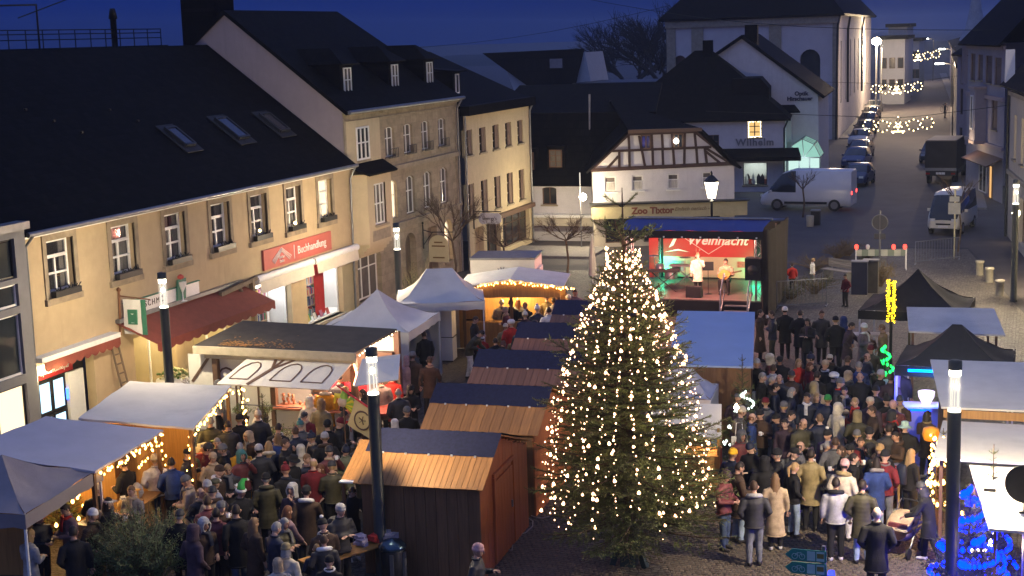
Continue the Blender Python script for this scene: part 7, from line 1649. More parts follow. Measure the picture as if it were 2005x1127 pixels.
def base(pose, hem, female):
    """one continuous clothed body: remeshed torso, sleeves, legs and shoes with modelled hands and head joined on"""
    key = (pose, hem, female)
    if key in BASE: return BASE[key]
    L_, R_ = dict(stand=('pocket', 'down'), pocket=('pocket', 'pocket'), cup=('cup', 'pocket'), drink=('drink', 'down'), phone=('front', 'front'), fold=('fold', 'fold'), walk=('swing', 'swingf'), bend=('reach', 'front'), push=('push', 'push'), mic=('mic', 'down'), reach=('reach', 'pocket'), guitar=('front', 'fold'), down=('down', 'down'))[pose]
    q = MB(); sw = .93 if female else 1.0; hz = dict(jacket=.82, coat=.58, long=.36)[hem]; sit = pose == 'guitar'; lean = dict(bend=.55, push=.2, walk=.05, reach=.12).get(pose, 0)
    def bl(p):   # lean the upper body forward about the hips
        x, y, z = p
        if sit: return Vector((x, y, z - .41))
        if z < .95 or not lean: return Vector(p)
        a = lean * min(1, (z - .95) / .3); dz = z - .95; return Vector((x, y * math.cos(a) - dz * math.sin(a), .95 + dz * math.cos(a) + y * math.sin(a)))
    prof = [(.135, .185, .9), (.128, .17, 1.05), (.142, .188, 1.25), (.135, .205, 1.36), (.10, .19, 1.43), (.07, .10, 1.475), (.055, .058, 1.5), (.05, .052, 1.58)]
    if hem == 'jacket' or sit: prof = [(.148, .195, .82)] + prof
    elif hem == 'coat': prof = [(.17, .215, .58), (.155, .2, .78)] + prof
    else: prof = [(.2, .235, .36), (.175, .21, .62)] + prof
    q.tube([bl((0, .0, z)) for d, w, z in prof], [(d, w * sw) for d, w, z in prof], 14)
    wr = []
    for s_, nm in ((1, L_), (-1, R_)):
        e, w = POSES[nm]; sh = (s_ * .185 * sw, .01, 1.4); e = (s_ * e[0] * sw, e[1], e[2]); w = (s_ * w[0] * sw, w[1], w[2])
        pts = [bl(sh), bl(sh).lerp(bl(e), .5), bl(e), bl(e).lerp(bl(w), .55), bl(w)]; q.tube(pts, [.08, .073, .066, .058, .046], 10); wr.append((pts[4], (pts[4] - pts[3]).normalized(), s_))
    st = dict(walk=(.22, -.2), push=(.28, -.12), bend=(.12, -.1)).get(pose, (.03, -.02))
    for s_ in (1, -1):
        fy = st[0] if s_ > 0 else st[1]; ft = Vector((s_ * .1, fy, .09)); hp_ = Vector((s_ * .09, 0, .92)); kn = hp_.lerp(ft, .52) + Vector((0, -.03, 0))
        if sit: hp_ = Vector((s_ * .1, 0, .53)); kn = Vector((s_ * .16, -.42, .53)); ft = Vector((s_ * .16, -.36, .09))
        q.tube([hp_, kn.lerp(hp_, .5), kn, kn.lerp(ft, .45), ft], [.105, .092, .074, .07, .056], 10)
        q.tube([ft + Vector((0, .075, -.045)), ft + Vector((0, .02, -.035)), ft + Vector((0, -.08, -.045)), ft + Vector((0, -.17, -.06))], [(.045, .04), (.052, .046), (.045, .046), (.025, .036)], 8)
    me = q.mesh('tmp', []) if False else q.mesh('tmp', [m_black]); o = bpy.data.objects.new('tmp', me); COL.objects.link(o)
    rm = o.modifiers.new('r', 'REMESH'); rm.mode = 'VOXEL'; rm.voxel_size = .027
    sm_ = o.modifiers.new('s', 'SMOOTH'); sm_.iterations = 2; sm_.factor = .5
    ev = o.evaluated_get(bpy.context.evaluated_depsgraph_get()); rme = bpy.data.meshes.new_from_object(ev)
    out = MB(); out.v = [tuple(v.co) for v in rme.vertices]
    arms = [(bl((s_ * .185 * sw, .01, 1.4)), bl((s_ * POSES[n][0][0] * sw, *POSES[n][0][1:])), bl((s_ * POSES[n][1][0] * sw, *POSES[n][1][1:]))) for s_, n in ((1, L_), (-1, R_))]
    def seg(p, a, c):
        d = c - a; t = max(0, min(1, (p - a).dot(d) / d.length_squared)); return (p - a - d * t).length
    for f in rme.polygons:
        c = f.center; out.f.append(tuple(f.vertices)); out.sm.append(True)
        da = min(min(seg(c, a, b_), seg(c, b_, w)) for a, b_, w in arms)
        nk = bl((0, 0, 1.5))
        if c.z < .1: mi = 3
        elif da < .095: mi = 1
        elif (c.z < hz + .015) if not sit else (c.z < .46 or (c.y < -.16 and c.z < .66)): mi = 2
        elif (c - nk).length < .12 and (c - nk).dot(bl((0, 0, 1.6)) - nk) > .0: mi = 0
        else: mi = 1
        out.mi.append(mi)
    bpy.data.objects.remove(o); bpy.data.meshes.remove(rme)
    for p, d, s_ in wr:      # palms, four unequal curled fingers and a thumb
        up = Vector((0, 0, 1)) if abs(d.z) < .8 else Vector((0, -1, 0)); sx = d.cross(up).normalized(); n_ = sx.cross(d)
        out.tube([p - d * .02, p + d * .04, p + d * .085], [(.024, .024), (.038, .018), (.036, .014)], 8, 0)
        curl = .9 if pose in ('cup', 'drink', 'phone', 'mic', 'push', 'guitar') else .35
        for k, l in enumerate((.062, .072, .068, .052)):
            b0 = p + d * .08 + sx * (.027 - .018 * k); d1 = (d * math.cos(curl * .5) - n_ * math.sin(curl * .5)); d2 = (d * math.cos(curl * 1.3) - n_ * math.sin(curl * 1.3))
            out.tube([b0, b0 + d1 * l * .5, b0 + d1 * l * .5 + d2 * l * .5], [.0095, .009, .006], 5, 0)
        b0 = p + d * .025 + sx * .03; out.tube([b0, b0 + (sx * .7 + d * .6 - n_ * .3) * .035, b0 + (sx * .45 + d * .9 - n_ * .5) * .065], [.012, .0105, .007], 5, 0)
    tilt = dict(phone=.32, bend=.5, reach=.35, push=.15, drink=-.06).get(pose, .1) + lean * .6
    hc = bl((0, 0, 1.555)) + Matrix.Rotation(tilt, 3, 'X') @ Vector((0, -.022, .085)); M_ = Matrix.Translation(hc) @ Matrix.Rotation(tilt, 4, 'X')
    hd = MB(); hd.grid(head_rows(), 0, True, True, True)
    hd.tube([(0, -.088, .026), (0, -.104, -.008), (0, -.106, -.026), (0, -.09, -.036)], [.007, .011, .015, .008], 6, 0)
    for s_ in (-1, 1):
        hd.tube([(s_ * .07, .012, .02), (s_ * .085, .018, .005), (s_ * .075, .01, -.035)], [.012, .018, .008], 6, 0)
        hd.lathe([(.002, -.006), (.0105, 0), (.002, .006)], 6, (s_ * .03, -.0835, .016), 4); hd.tube([(s_ * .047, -.078, .033), (s_ * .03, -.09, .037), (s_ * .014, -.092, .033)], .0045, 4, 4)
    hd.tube([(-.024, -.0865, -.056), (0, -.0945, -.054), (.024, -.0865, -.056)], [.003, .0065, .003], 5, 5)
    out.tube([bl((.078 * math.cos(R(a)), .004 + .07 * math.sin(R(a)), 1.492 + .008 * math.sin(R(a)))) for a in range(0, 361, 30)], .021, 6, 1, cap=False)      # collar
    if not sit:
        d, w = {'jacket': (.146, .193), 'coat': (.168, .213), 'long': (.198, .233)}[hem]
        out.tube([Vector((w * sw * math.cos(R(a)), d * math.sin(R(a)), hz + .012)) for a in range(0, 361, 24)], .016, 5, 1, cap=False)                          # hem
    k0 = len(out.v); out.v += [tuple(M_ @ Vector(v)) for v in hd.v]; out.f += [tuple(i + k0 for i in f) for f in hd.f]; out.mi += hd.mi; out.sm += hd.sm
    m = out.mesh('person', [SK[0], cloth('black'), cloth('jeans'), m_shoe, m_eye, m_lip])
    BASE[key] = (m, hc, tilt, wr[0][0] + wr[0][1] * .07, bl((0, .14, 1.22)), lean); return BASE[key]
HM = {}
def shell(keep, s=1.08, extra=None):
    q = MB(); rows = head_rows(s, 15, 20); out = MB()
    for i in range(14):
        for j in range(20):
            pts = [Vector(rows[i][j]), Vector(rows[i][(j + 1) % 20]), Vector(rows[i + 1][(j + 1) % 20]), Vector(rows[i + 1][j])]; c = sum(pts, Vector()) / 4
            if keep(c): out.face([p + Vector((0, .004, .004)) for p in pts], 0, True)
    if keep(Vector((0, 0, .12))): out.face([Vector(p) + Vector((0, .004, .004)) for p in rows[14]], 0, True)
    if extra: extra(out)
    return out
def ell(q, prof, sy=1.18, n=16, mi=0, at=(0, .004, 0)):
    k = len(q.v); q.lathe(prof, n, (0, 0, 0), mi); q.v[k:] = [(x + at[0], y * sy + at[1], z + at[2]) for x, y, z in q.v[k:]]; return q
short_keep = lambda c: (c.z > .055 + .35 * max(0, -c.y - .03) * 0) or (c.y > .0 and c.z > -.055) or (c.y > -.045 and c.z > .0 and abs(c.x) > .05)
def curtain(z1, w, y0=-.02):
    def f(q):
        rows = []
        for k in range(6):
            z = .03 + (z1 - .03) * k / 5; r_ = .086 + (w - .086) * k / 5; rows.append([(r_ * math.cos(a), .012 + (.1 + .02 * k / 5) * math.sin(a) * 1.0 + .006 * math.sin(a * 9 + k), z + .015 * math.sin(a * 7) * (k == 5)) for a in [R(-25) + R(230) * j / 18 for j in range(19)]])
        q.grid(rows)
    return f
def hatmesh(kind):
    if kind in HM: return HM[kind]
    if kind == 'short': q = shell(short_keep)
    elif kind == 'balding': q = shell(lambda c: c.y > -.02 and -.055 < c.z < .045 and (abs(c.x) > .045 or c.y > .03), 1.05)
    elif kind == 'bob': q = shell(short_keep, 1.1, curtain(-.13, .1))
    elif kind == 'long': q = shell(short_keep, 1.1, curtain(-.33, .125))
    elif kind == 'pony': q = shell(short_keep, 1.08, lambda q: q.tube([(0, .1, .04), (0, .15, 0), (0, .14, -.1), (0, .12, -.22)], [.02, .034, .034, .01], 8))
    elif kind == 'bun': q = shell(short_keep, 1.08, lambda q: q.lathe([(.005, -.03), (.038, -.01), (.038, .015), (.005, .035)], 10, (0, .07, .12)))
    elif kind in ('beanie', 'pom', 'headscarf'):
        q = ell(MB(), [(.088, .012), (.094, .014), (.095, .05), (.09, .055), (.088, .085), (.072, .12), (.04, .145), (.006, .152)])
        if kind == 'pom': q.lathe([(.004, .135), (.034, .148), (.042, .17), (.032, .195), (.004, .207)], 10, (0, .01, 0), 1)
        if kind == 'headscarf': curtain(-.18, .11)(q)
    elif kind == 'hood':
        q = MB(); rows = []
        for k in range(8):
            a = R(-10 + 200 * k / 7); c = Vector((0, .02 + .11 * -math.cos(a), .02 + .14 * math.sin(a)))
            rows.append([(.115 * math.cos(b_), -.075 + .2 * (k / 7) * (.6 + .4 * math.sin(b_)), -.1 + .25 * max(0, math.sin(b_)) + (.0 if math.sin(b_) > 0 else -.05)) for b_ in [R(-30) + R(240) * j / 14 for j in range(15)]])
        q = ell(MB(), [(.118, -.16), (.108, -.08), (.108, .0), (.112, .05), (.1, .1), (.06, .145), (.006, .155)], 1.12, 18, 0, (0, .022, 0))
        q2 = MB()
        for f, mi in zip(q.f, q.mi):
            c = sum((Vector(q.v[i]) for i in f), Vector()) / len(f)
            if not (c.y < -.045 and c.z < .075 and c.z > -.17): q2.face([q.v[i] for i in f], 0, True)
        pts = [(.1 * math.cos(R(200) + R(-220) * 0 + R(a)), 0, 0) for a in (0, 1)]
        q2.tube([(.088 * math.cos(R(a)), -.075, -.02 + .115 * math.sin(R(a))) for a in range(-60, 241, 25)], .016, 6, 1); q = q2
    elif kind == 'cap': q = ell(MB(), [(.088, .02), (.09, .06), (.075, .1), (.04, .118), (.005, .122)]); q.grid([[(.06 * math.cos(a), -.09 - .02 * math.sin(a) - r_ * .07 * math.sin(a), .028 - r_ * .02) for a in [PI * j / 8 for j in range(9)]] for r_ in (0, 1)])
    elif kind in ('fedora', 'sunhat'):
        w = .15 if kind == 'fedora' else .165; q = ell(MB(), [(w, .02 if kind == 'fedora' else -.01), (.09, .035), (.088, .06), (.08, .12), (.05, .135), (.004, .13)], 1.12)
    elif kind == 'santa': q = ell(MB(), [(.098, .005), (.106, .02), (.104, .05), (.09, .055)], 1.15, 16, 1); q.tube([(0, .0, .05), (.02, .02, .15), (.1, .05, .22), (.2, .06, .2)], [.09, .07, .045, .02], 12, 0); q.lathe([(.004, -.035), (.035, 0), (.004, .035)], 10, (.225, .06, .19), 1)
    elif kind == 'headband': q = shell(short_keep, 1.09, curtain(-.2, .11)); k = len(q.f); ell(q, [(.094, .02), (.097, .035), (.094, .065), (.088, .068), (.088, .018)], 1.16, 16, 1)
    elif kind == 'furhat': q = ell(MB(), [(.09, .0), (.118, .02), (.125, .06), (.115, .1), (.07, .14), (.005, .15)], 1.12)
    HM[kind] = q; return q
HCACHE = {}
def hat_me(kind, m1, m2):
    k = (kind, m1.name, m2.name)
    if k not in HCACHE: HCACHE[k] = hatmesh(kind).mesh(kind, [m1, m2])
    return HCACHE[k]
scarf_q = MB(); scarf_q.tube([(.085 * math.cos(R(a)), .01 + .085 * math.sin(R(a)), -.16 + .012 * math.sin(R(a * 2))) for a in range(0, 361, 24)], .034, 7, cap=False).tube([(.03, -.09, -.17), (.04, -.13, -.26), (.05, -.14, -.42)], [(.02, .045), (.014, .05), (.012, .05)], 8)
hoodd_q = MB(); hoodd_q.tube([(.12 * math.cos(R(a)), .045 + .1 * math.sin(R(a)), -.17 + .035 * math.sin(R(a))) for a in range(-40, 221, 20)], [.03] + [.048] * 12 + [.03], 8)
pack_q = MB(); pack_q.tube([(0, .1, -.22), (0, .11, -.05), (0, .1, .16), (0, .07, .22)], [(.07, .13), (.09, .15), (.08, .14), (.04, .1)], 12)
EXM = {}
def ex_me(kind, m):
    k = (kind, m.name)
    if k not in EXM: EXM[k] = dict(scarf=scarf_q, hoodd=hoodd_q, pack=pack_q)[kind].mesh(kind, m)
    return EXM[k]
HEADWORD = dict(short='short {} hair', balding='balding {} head', bob='{} bob hair', long='long {} hair', pony='{} ponytail', bun='{} hair bun', beanie='{} beanie', pom='{} pompom beanie', headscarf='{} headscarf', hood='raised {} hood', cap='{} cap', fedora='{} brimmed hat', sunhat='{} sun hat', santa='{} elf hat', headband='{} headband', furhat='{} fur hat')
HEMWORD = dict(jacket='jacket', coat='coat', long='long coat')
COLW = dict(darkred='dark red', lightgrey='light grey', brightblue='bright blue', lightbrown='light brown', ash='ash grey')
ACT = dict(cup='holding a cup', drink='drinking', phone='hands together in front', fold='arms folded', walk='walking', bend='bending forward', push='pushing a pram', mic='singing into microphone', reach='reaching out', guitar='playing guitar')
FACEW = lambda f: 'facing the camera' if f < 40 or f > 320 else 'facing right' if f < 140 else 'seen from behind' if f < 220 else 'facing left'
PEOPLE = []
def P(px, py, face, pose, hem, coat, legs, head, hcol, extra=None, s=1.0, female=None, z0=0.0, hint=None, x2=None, feet=None):
    PEOPLE.append(dict(px=px, py=py, face=face % 360, pose=pose, hem=hem, coat=coat, legs=legs, head=head, hcol=hcol, extra=extra, s=s, female=(head in ('bob', 'long', 'pony', 'bun', 'headband', 'headscarf') if female is None else female), z0=z0, hint=hint, x2=x2, feet=feet))
# left crowd, nearest first
P(78, 1013, 40, 'phone', 'jacket', 'charcoal', 'black', 'headband', 'dark', x2='red')
P(59, 1048, 120, 'phone', 'coat', 'lightgrey', 'black', 'bob', 'blond', hint='strap across back')
P(128, 997, 300, 'phone', 'coat', 'mauve', 'black', 'short', 'dark', 'scarf')
P(182, 1008, 60, 'pocket', 'coat', 'brown', 'black', 'beanie', 'white', 'scarf:olive')
P(143, 1042, 190, 'stand', 'coat', 'black', 'black', 'short', 'dark', s=1.05)
P(212, 984, 70, 'cup', 'coat', 'black', 'black', 'headband', 'dark', x2='white')
P(190, 958, 150, 'stand', 'jacket', 'black', 'black', 'beanie', 'cream')
P(241, 909, 230, 'phone', 'jacket', 'black', 'black', 'balding', 'brown', s=1.06)
P(257, 961, 330, 'fold', 'coat', 'ash', 'black', 'short', 'lightbrown', 'scarf:beige', female=True)
P(303, 900, 180, 'stand', 'jacket', 'white', 'jeans', 'beanie', 'cream')
P(335, 906, 185, 'pocket', 'jacket', 'blue', 'black', 'short', 'dark', 'pack:blue')
P(368, 888, 70, 'cup', 'jacket', 'charcoal', 'black', 'cap', 'black')
P(365, 942, 260, 'phone', 'coat', 'beige', 'black', 'beanie', 'grey', 'scarf:grey')
P(407, 878, 90, 'pocket', 'coat', 'darkred', 'black', 'beanie', 'charcoal')
P(425, 867, 0, 'stand', 'coat', 'charcoal', 'black', 'short', 'grey')
P(436, 880, 280, 'pocket', 'coat', 'black', 'black', 'beanie', 'grey')
P(470, 876, 175, 'pocket', 'long', 'mustard', 'black', 'short', 'grey', female=True)
P(507, 881, 190, 'pocket', 'coat', 'charcoal', 'black', 'beanie', 'lightgrey')
P(526, 873, 180, 'pocket', 'coat', 'navy', 'black', 'long', 'blond', 'hoodd:cream')
P(558, 869, 80, 'drink', 'jacket', 'black', 'black', 'short', 'brown')
P(430, 922, 80, 'cup', 'jacket', 'brown', 'black', 'beanie', 'brown', 'hoodd:white')
P(421, 947, 120, 'pocket', 'jacket', 'lightgrey', 'jeans', 'cap', 'olive', 'pack:grey')
P(472, 962, 40, 'cup', 'jacket', 'black', 'black', 'santa', 'green', x2='white')
P(521, 938, 175, 'pocket', 'coat', 'olive', 'black', 'beanie', 'black', 'hoodd:olive')
P(406, 982, 190, 'stand', 'jacket', 'maroon', 'jeans', 'short', 'brown')
P(636, 857, 175, 'pocket', 'coat', 'black', 'greyjeans', 'beanie', 'lightgrey', 'hoodd:brown')
P(677, 883, 20, 'phone', 'coat', 'sage', 'black', 'pom', 'navy', female=True)
P(707, 868, 20, 'phone', 'jacket', 'navy', 'black', 'balding', 'brown', 'scarf:red')
P(714, 842, 330, 'stand', 'jacket', 'brown', 'jeans', 'long', 'blond')
P(601, 898, 60, 'pocket', 'coat', 'navy', 'black', 'short', 'lightbrown', 'scarf:mauve', female=True)
P(574, 901, 50, 'phone', 'coat', 'black', 'black', 'fedora', 'black')
P(589, 880, 180, 'stand', 'jacket', 'cream', 'black', 'hood', 'cream', s=.92)
P(690, 963, 20, 'reach', 'coat', 'black', 'black', 'short', 'dark', female=True)
P(600, 963, 160, 'walk', 'coat', 'brown', 'black', 'beanie', 'black', 'hoodd:white')
P(577, 977, 10, 'stand', 'jacket', 'charcoal', 'black', 'beanie', 'lightgrey', s=.88)
P(423, 1006, 180, 'stand', 'jacket', 'maroon', 'black', 'short', 'dark', s=1.02)
P(462, 1000, 190, 'walk', 'coat', 'black', 'jeans', 'short', 'dark', s=1.08)
P(497, 1025, 130, 'stand', 'coat', 'brown', 'black', 'long', 'lightbrown')
P(541, 1034, 130, 'phone', 'jacket', 'navy', 'black', 'short', 'grey')
P(560, 1076, 150, 'cup', 'jacket', 'cream', 'black', 'beanie', 'khaki', female=True)
P(544, 1104, 190, 'stand', 'jacket', 'lightgrey', 'black', 'hood', 'beige', 'pack:brown', s=.85)
P(563, 1001, 120, 'walk', 'jacket', 'mauve', 'black', 'bob', 'auburn')
P(632, 1028, 200, 'phone', 'jacket', 'brown', 'black', 'pom', 'black', 'scarf:cream', x2='white')
P(634, 1058, 185, 'stand', 'jacket', 'charcoal', 'black', 'short', 'brown', 'hoodd:white', s=.9)
P(645, 1100, 160, 'stand', 'jacket', 'black', 'black', 'beanie', 'black', 'scarf:white', s=.9)
P(352, 1010, 160, 'stand', 'coat', 'black', 'black', 'beanie', 'charcoal')
P(380, 1040, 120, 'pocket', 'coat', 'plum', 'black', 'hood', 'plum')
P(620, 1075, 170, 'stand', 'jacket', 'navy', 'jeans', 'short', 'lightbrown', s=.8)
# around the pavilion
P(427, 753, 90, 'stand', 'jacket', 'lightgrey', 'black', 'beanie', 'grey')
P(465, 743, 10, 'drink', 'jacket', 'black', 'black', 'pony', 'brown', 'scarf:cream')
P(515, 748, 250, 'stand', 'coat', 'black', 'black', 'bun', 'brown', 'hoodd:cream')
P(412, 825, 180, 'stand', 'coat', 'olive', 'black', 'short', 'grey', s=1.05)
P(446, 833, 170, 'phone', 'jacket', 'charcoal', 'black', 'short', 'dark', 'scarf:khaki')
P(469, 821, 170, 'stand', 'coat', 'black', 'black', 'beanie', 'black')
P(505, 813, 180, 'stand', 'coat', 'charcoal', 'black', 'pom', 'cream', x2='cream')
P(545, 838, 160, 'phone', 'coat', 'black', 'black', 'short', 'dark', 'scarf:lightgrey')
P(578, 845, 200, 'stand', 'coat', 'navy', 'black', 'short', 'brown')
P(606, 785, 175, 'stand', 'long', 'cream', 'black', 'hood', 'cream', female=True)
P(629, 790, 170, 'stand', 'long', 'khaki', 'black', 'hood', 'camel', female=True)
P(638, 758, 160, 'stand', 'coat', 'mustard', 'black', 'short', 'grey', 'hoodd:white')
P(676, 764, 80, 'cup', 'coat', 'charcoal', 'black', 'bob', 'blond')
P(710, 770, 270, 'cup', 'coat', 'black', 'black', 'long', 'dark')
P(667, 828, 90, 'phone', 'coat', 'black', 'jeans', 'beanie', 'darkred')
P(641, 832, 180, 'stand', 'coat', 'black', 'black', 'beanie', 'black')
P(664, 742, 180, 'stand', 'jacket', 'charcoal', 'black', 'beanie', 'charcoal')
P(772, 672, 20, 'reach', 'jacket', 'navy', 'black', 'short', 'dark')
P(796, 704, 180, 'stand', 'coat', 'pink', 'black', 'headscarf', 'pink')
P(808, 697, 170, 'stand', 'coat', 'brown', 'black', 'beanie', 'ash')
P(757, 722, 100, 'stand', 'coat', 'brown', 'black', 'long', 'brown', 'scarf:red')
P(768, 738, 170, 'stand', 'long', 'red', 'black', 'short', 'dark', female=True)
P(780, 769, 190, 'stand', 'jacket', 'charcoal', 'black', 'balding', 'grey')
P(804, 763, 10, 'phone', 'coat', 'black', 'black', 'hood', 'black', female=True)
P(797, 806, 20, 'stand', 'coat', 'black', 'black', 'beanie', 'grey')
P(773, 829, 180, 'stand', 'jacket', 'white', 'black', 'hood', 'white', s=.85)
P(830, 655, 200, 'stand', 'jacket', 'black', 'black', 'short', 'brown', hint='white sleeve stripes')
P(841, 706, 160, 'walk', 'coat', 'brown', 'black', 'short', 'brown', 'scarf:beige')
P(733, 800, 100, 'stand', 'coat', 'black', 'black', 'short', 'brown')
P(745, 745, 200, 'stand', 'coat', 'ash', 'black', 'beanie', 'mauve')
# by the far stall
P(941, 653, 80, 'bend', 'jacket', 'olive', 'white', 'short', 'dark')
P(945, 663, 170, 'stand', 'jacket', 'red', 'black', 'beanie', 'white', s=.66)
P(931, 626, 70, 'phone', 'jacket', 'black', 'black', 'short', 'brown')
P(982, 592, 175, 'stand', 'jacket', 'ash', 'black', 'short', 'white')
P(1000, 593, 170, 'stand', 'jacket', 'black', 'black', 'short', 'dark')
P(1014, 590, 180, 'stand', 'coat', 'grey', 'black', 'long', 'auburn')
P(1022, 578, 180, 'stand', 'jacket', 'teal', 'black', 'pom', 'teal', x2='white')
P(1041, 581, 175, 'stand', 'coat', 'black', 'black', 'long', 'blond')
P(1070, 583, 180, 'stand', 'jacket', 'khaki', 'black', 'beanie', 'olive')
P(1085, 589, 170, 'stand', 'coat', 'lightgrey', 'black', 'short', 'dark')
P(1106, 574, 0, 'stand', 'jacket', 'black', 'black', 'bob', 'dark')
P(1126, 573, 20, 'stand', 'coat', 'mauve', 'black', 'short', 'brown')
P(1113, 584, 180, 'stand', 'jacket', 'brown', 'black', 'beanie', 'white')
P(1119, 597, 180, 'stand', 'jacket', 'white', 'black', 'beanie', 'ash', s=.85)
P(1052, 605, 180, 'stand', 'jacket', 'navy', 'black', 'pom', 'white', x2='white')
P(1028, 617, 180, 'stand', 'coat', 'plum', 'black', 'pom', 'cream', x2='cream')
P(1075, 608, 180, 'stand', 'jacket', 'white', 'black', 'short', 'brown')
P(1068, 633, 180, 'stand', 'jacket', 'navy', 'black', 'beanie', 'grey', s=.75)
P(1001, 633, 185, 'stand', 'jacket', 'red', 'black', 'furhat', 'white')
P(990, 640, 150, 'stand', 'jacket', 'khaki', 'black', 'beanie', 'cream', s=.9)
P(985, 674, 160, 'bend', 'coat', 'charcoal', 'black', 'bob', 'auburn')
P(970, 668, 180, 'stand', 'coat', 'black', 'black', 'short', 'dark', s=.9)
P(1008, 662, 170, 'stand', 'jacket', 'camel', 'black', 'short', 'lightbrown', s=.8)
# right crowd, far part
P(1489, 613, 80, 'drink', 'long', 'brown', 'black', 'short', 'dark')
P(1511, 615, 280, 'fold', 'jacket', 'navy', 'olive', 'short', 'brown')
P(1537, 608, 175, 'stand', 'coat', 'black', 'black', 'beanie', 'white')
P(1567, 614, 170, 'stand', 'coat', 'black', 'black', 'short', 'dark')
P(1581, 630, 330, 'fold', 'coat', 'black', 'navy', 'bob', 'dark', 'scarf:plum')
P(1609, 615, 20, 'pocket', 'coat', 'charcoal', 'black', 'short', 'brown')
P(1636, 627, 180, 'stand', 'jacket', 'black', 'black', 'beanie', 'black')
P(1652, 627, 160, 'stand', 'jacket', 'blue', 'black', 'hood', 'blue')
P(1667, 638, 90, 'reach', 'coat', 'plum', 'jeans', 'short', 'dark')
P(1692, 641, 60, 'fold', 'coat', 'mauve', 'black', 'beanie', 'white', 'scarf:white')
P(1727, 642, 260, 'stand', 'coat', 'camel', 'black', 'short', 'lightbrown')
P(1705, 684, 10, 'pocket', 'coat', 'olive', 'black', 'beanie', 'darkred')
P(1700, 655, 20, 'fold', 'jacket', 'brown', 'black', 'short', 'dark', s=.85)
P(1482, 711, 200, 'stand', 'coat', 'black', 'black', 'beanie', 'lightgrey')
P(1527, 705, 0, 'stand', 'coat', 'black', 'black', 'cap', 'black')
P(1564, 710, 30, 'cup', 'jacket', 'red', 'black', 'long', 'blond')
P(1586, 717, 60, 'fold', 'coat', 'darkred', 'black', 'bob', 'auburn')
P(1514, 722, 170, 'stand', 'jacket', 'white', 'black', 'short', 'brown')
P(1493, 738, 80, 'stand', 'coat', 'black', 'black', 'short', 'grey', s=1.05)
P(1512, 744, 90, 'stand', 'coat', 'black', 'black', 'short', 'grey')
P(1526, 741, 340, 'stand', 'jacket', 'charcoal', 'black', 'balding', 'brown')
P(1551, 767, 90, 'cup', 'coat', 'charcoal', 'black', 'bob', 'grey')
P(1594, 757, 200, 'stand', 'coat', 'beige', 'black', 'hood', 'khaki')
P(1580, 778, 330, 'stand', 'jacket', 'navy', 'black', 'short', 'dark', 'scarf:white')
P(1452, 806, 110, 'stand', 'jacket', 'grey', 'black', 'beanie', 'cream', hint='white tote strap')
P(1488, 811, 340, 'cup', 'jacket', 'brown', 'black', 'pom', 'black', x2='black')
P(1535, 796, 160, 'stand', 'coat', 'charcoal', 'black', 'beanie', 'grey')
P(1549, 813, 70, 'cup', 'jacket', 'charcoal', 'black', 'short', 'dark', 'hoodd:grey')
P(1573, 829, 30, 'phone', 'jacket', 'olive', 'jeans', 'balding', 'brown', s=1.05)
P(1616, 714, 120, 'stand', 'coat', 'black', 'black', 'beanie', 'beige', 'scarf:white')
P(1633, 738, 120, 'stand', 'coat', 'black', 'black', 'furhat', 'white')
P(1645, 749, 80, 'stand', 'coat', 'charcoal', 'black', 'beanie', 'grey', 'scarf:red')
P(1684, 738, 0, 'pocket', 'coat', 'black', 'black', 'balding', 'grey', s=1.06)
P(1682, 718, 20, 'stand', 'jacket', 'blue', 'black', 'beanie', 'ash')
P(1725, 733, 60, 'stand', 'coat', 'black', 'black', 'beanie', 'lightgrey')
P(1762, 724, 185, 'stand', 'jacket', 'navy', 'jeans', 'cap', 'brightblue', s=1.05)
P(1674, 787, 290, 'cup', 'coat', 'darkred', 'black', 'short', 'blond', 'scarf:red', female=True)
P(1642, 798, 130, 'stand', 'coat', 'cream', 'black', 'hood', 'cream', female=True)
P(1657, 810, 170, 'stand', 'jacket', 'red', 'black', 'beanie', 'beige', s=.8)
P(1679, 813, 180, 'stand', 'coat', 'olive', 'black', 'hood', 'khaki', female=True)
P(1707, 804, 290, 'fold', 'coat', 'brown', 'black', 'short', 'brown', s=1.04)
P(1737, 785, 20, 'drink', 'jacket', 'black', 'black', 'pom', 'black', x2='black')
P(1749, 794, 0, 'phone', 'jacket', 'maroon', 'black', 'beanie', 'pink')
P(1772, 835, 190, 'cup', 'coat', 'black', 'black', 'sunhat', 'mint')
P(1621, 783, 170, 'stand', 'coat', 'navy', 'black', 'beanie', 'green')
P(1600, 778, 20, 'stand', 'coat', 'navy', 'black', 'bob', 'blond')
P(1816, 813, 150, 'fold', 'coat', 'brown', 'black', 'bob', 'dark', 'scarf:khaki')
P(1784, 889, 140, 'stand', 'jacket', 'black', 'black', 'long', 'blond', 'pack:navy')
P(1723, 881, 10, 'stand', 'coat', 'black', 'black', 'beanie', 'camel', 'hoodd:brown')
P(1740, 840, 200, 'stand', 'coat', 'charcoal', 'black', 'short', 'dark')
P(1660, 705, 150, 'stand', 'coat', 'black', 'black', 'short', 'brown')
P(1600, 735, 160, 'stand', 'coat', 'black', 'black', 'short', 'dark')
P(1550, 735, 180, 'stand', 'coat', 'brown', 'black', 'beanie', 'charcoal')
P(1715, 765, 170, 'stand', 'coat', 'black', 'black', 'beanie', 'black')
P(1605, 820, 190, 'stand', 'coat', 'navy', 'black', 'short', 'lightbrown')
P(1745, 740, 160, 'stand', 'jacket', 'plum', 'black', 'short', 'brown')
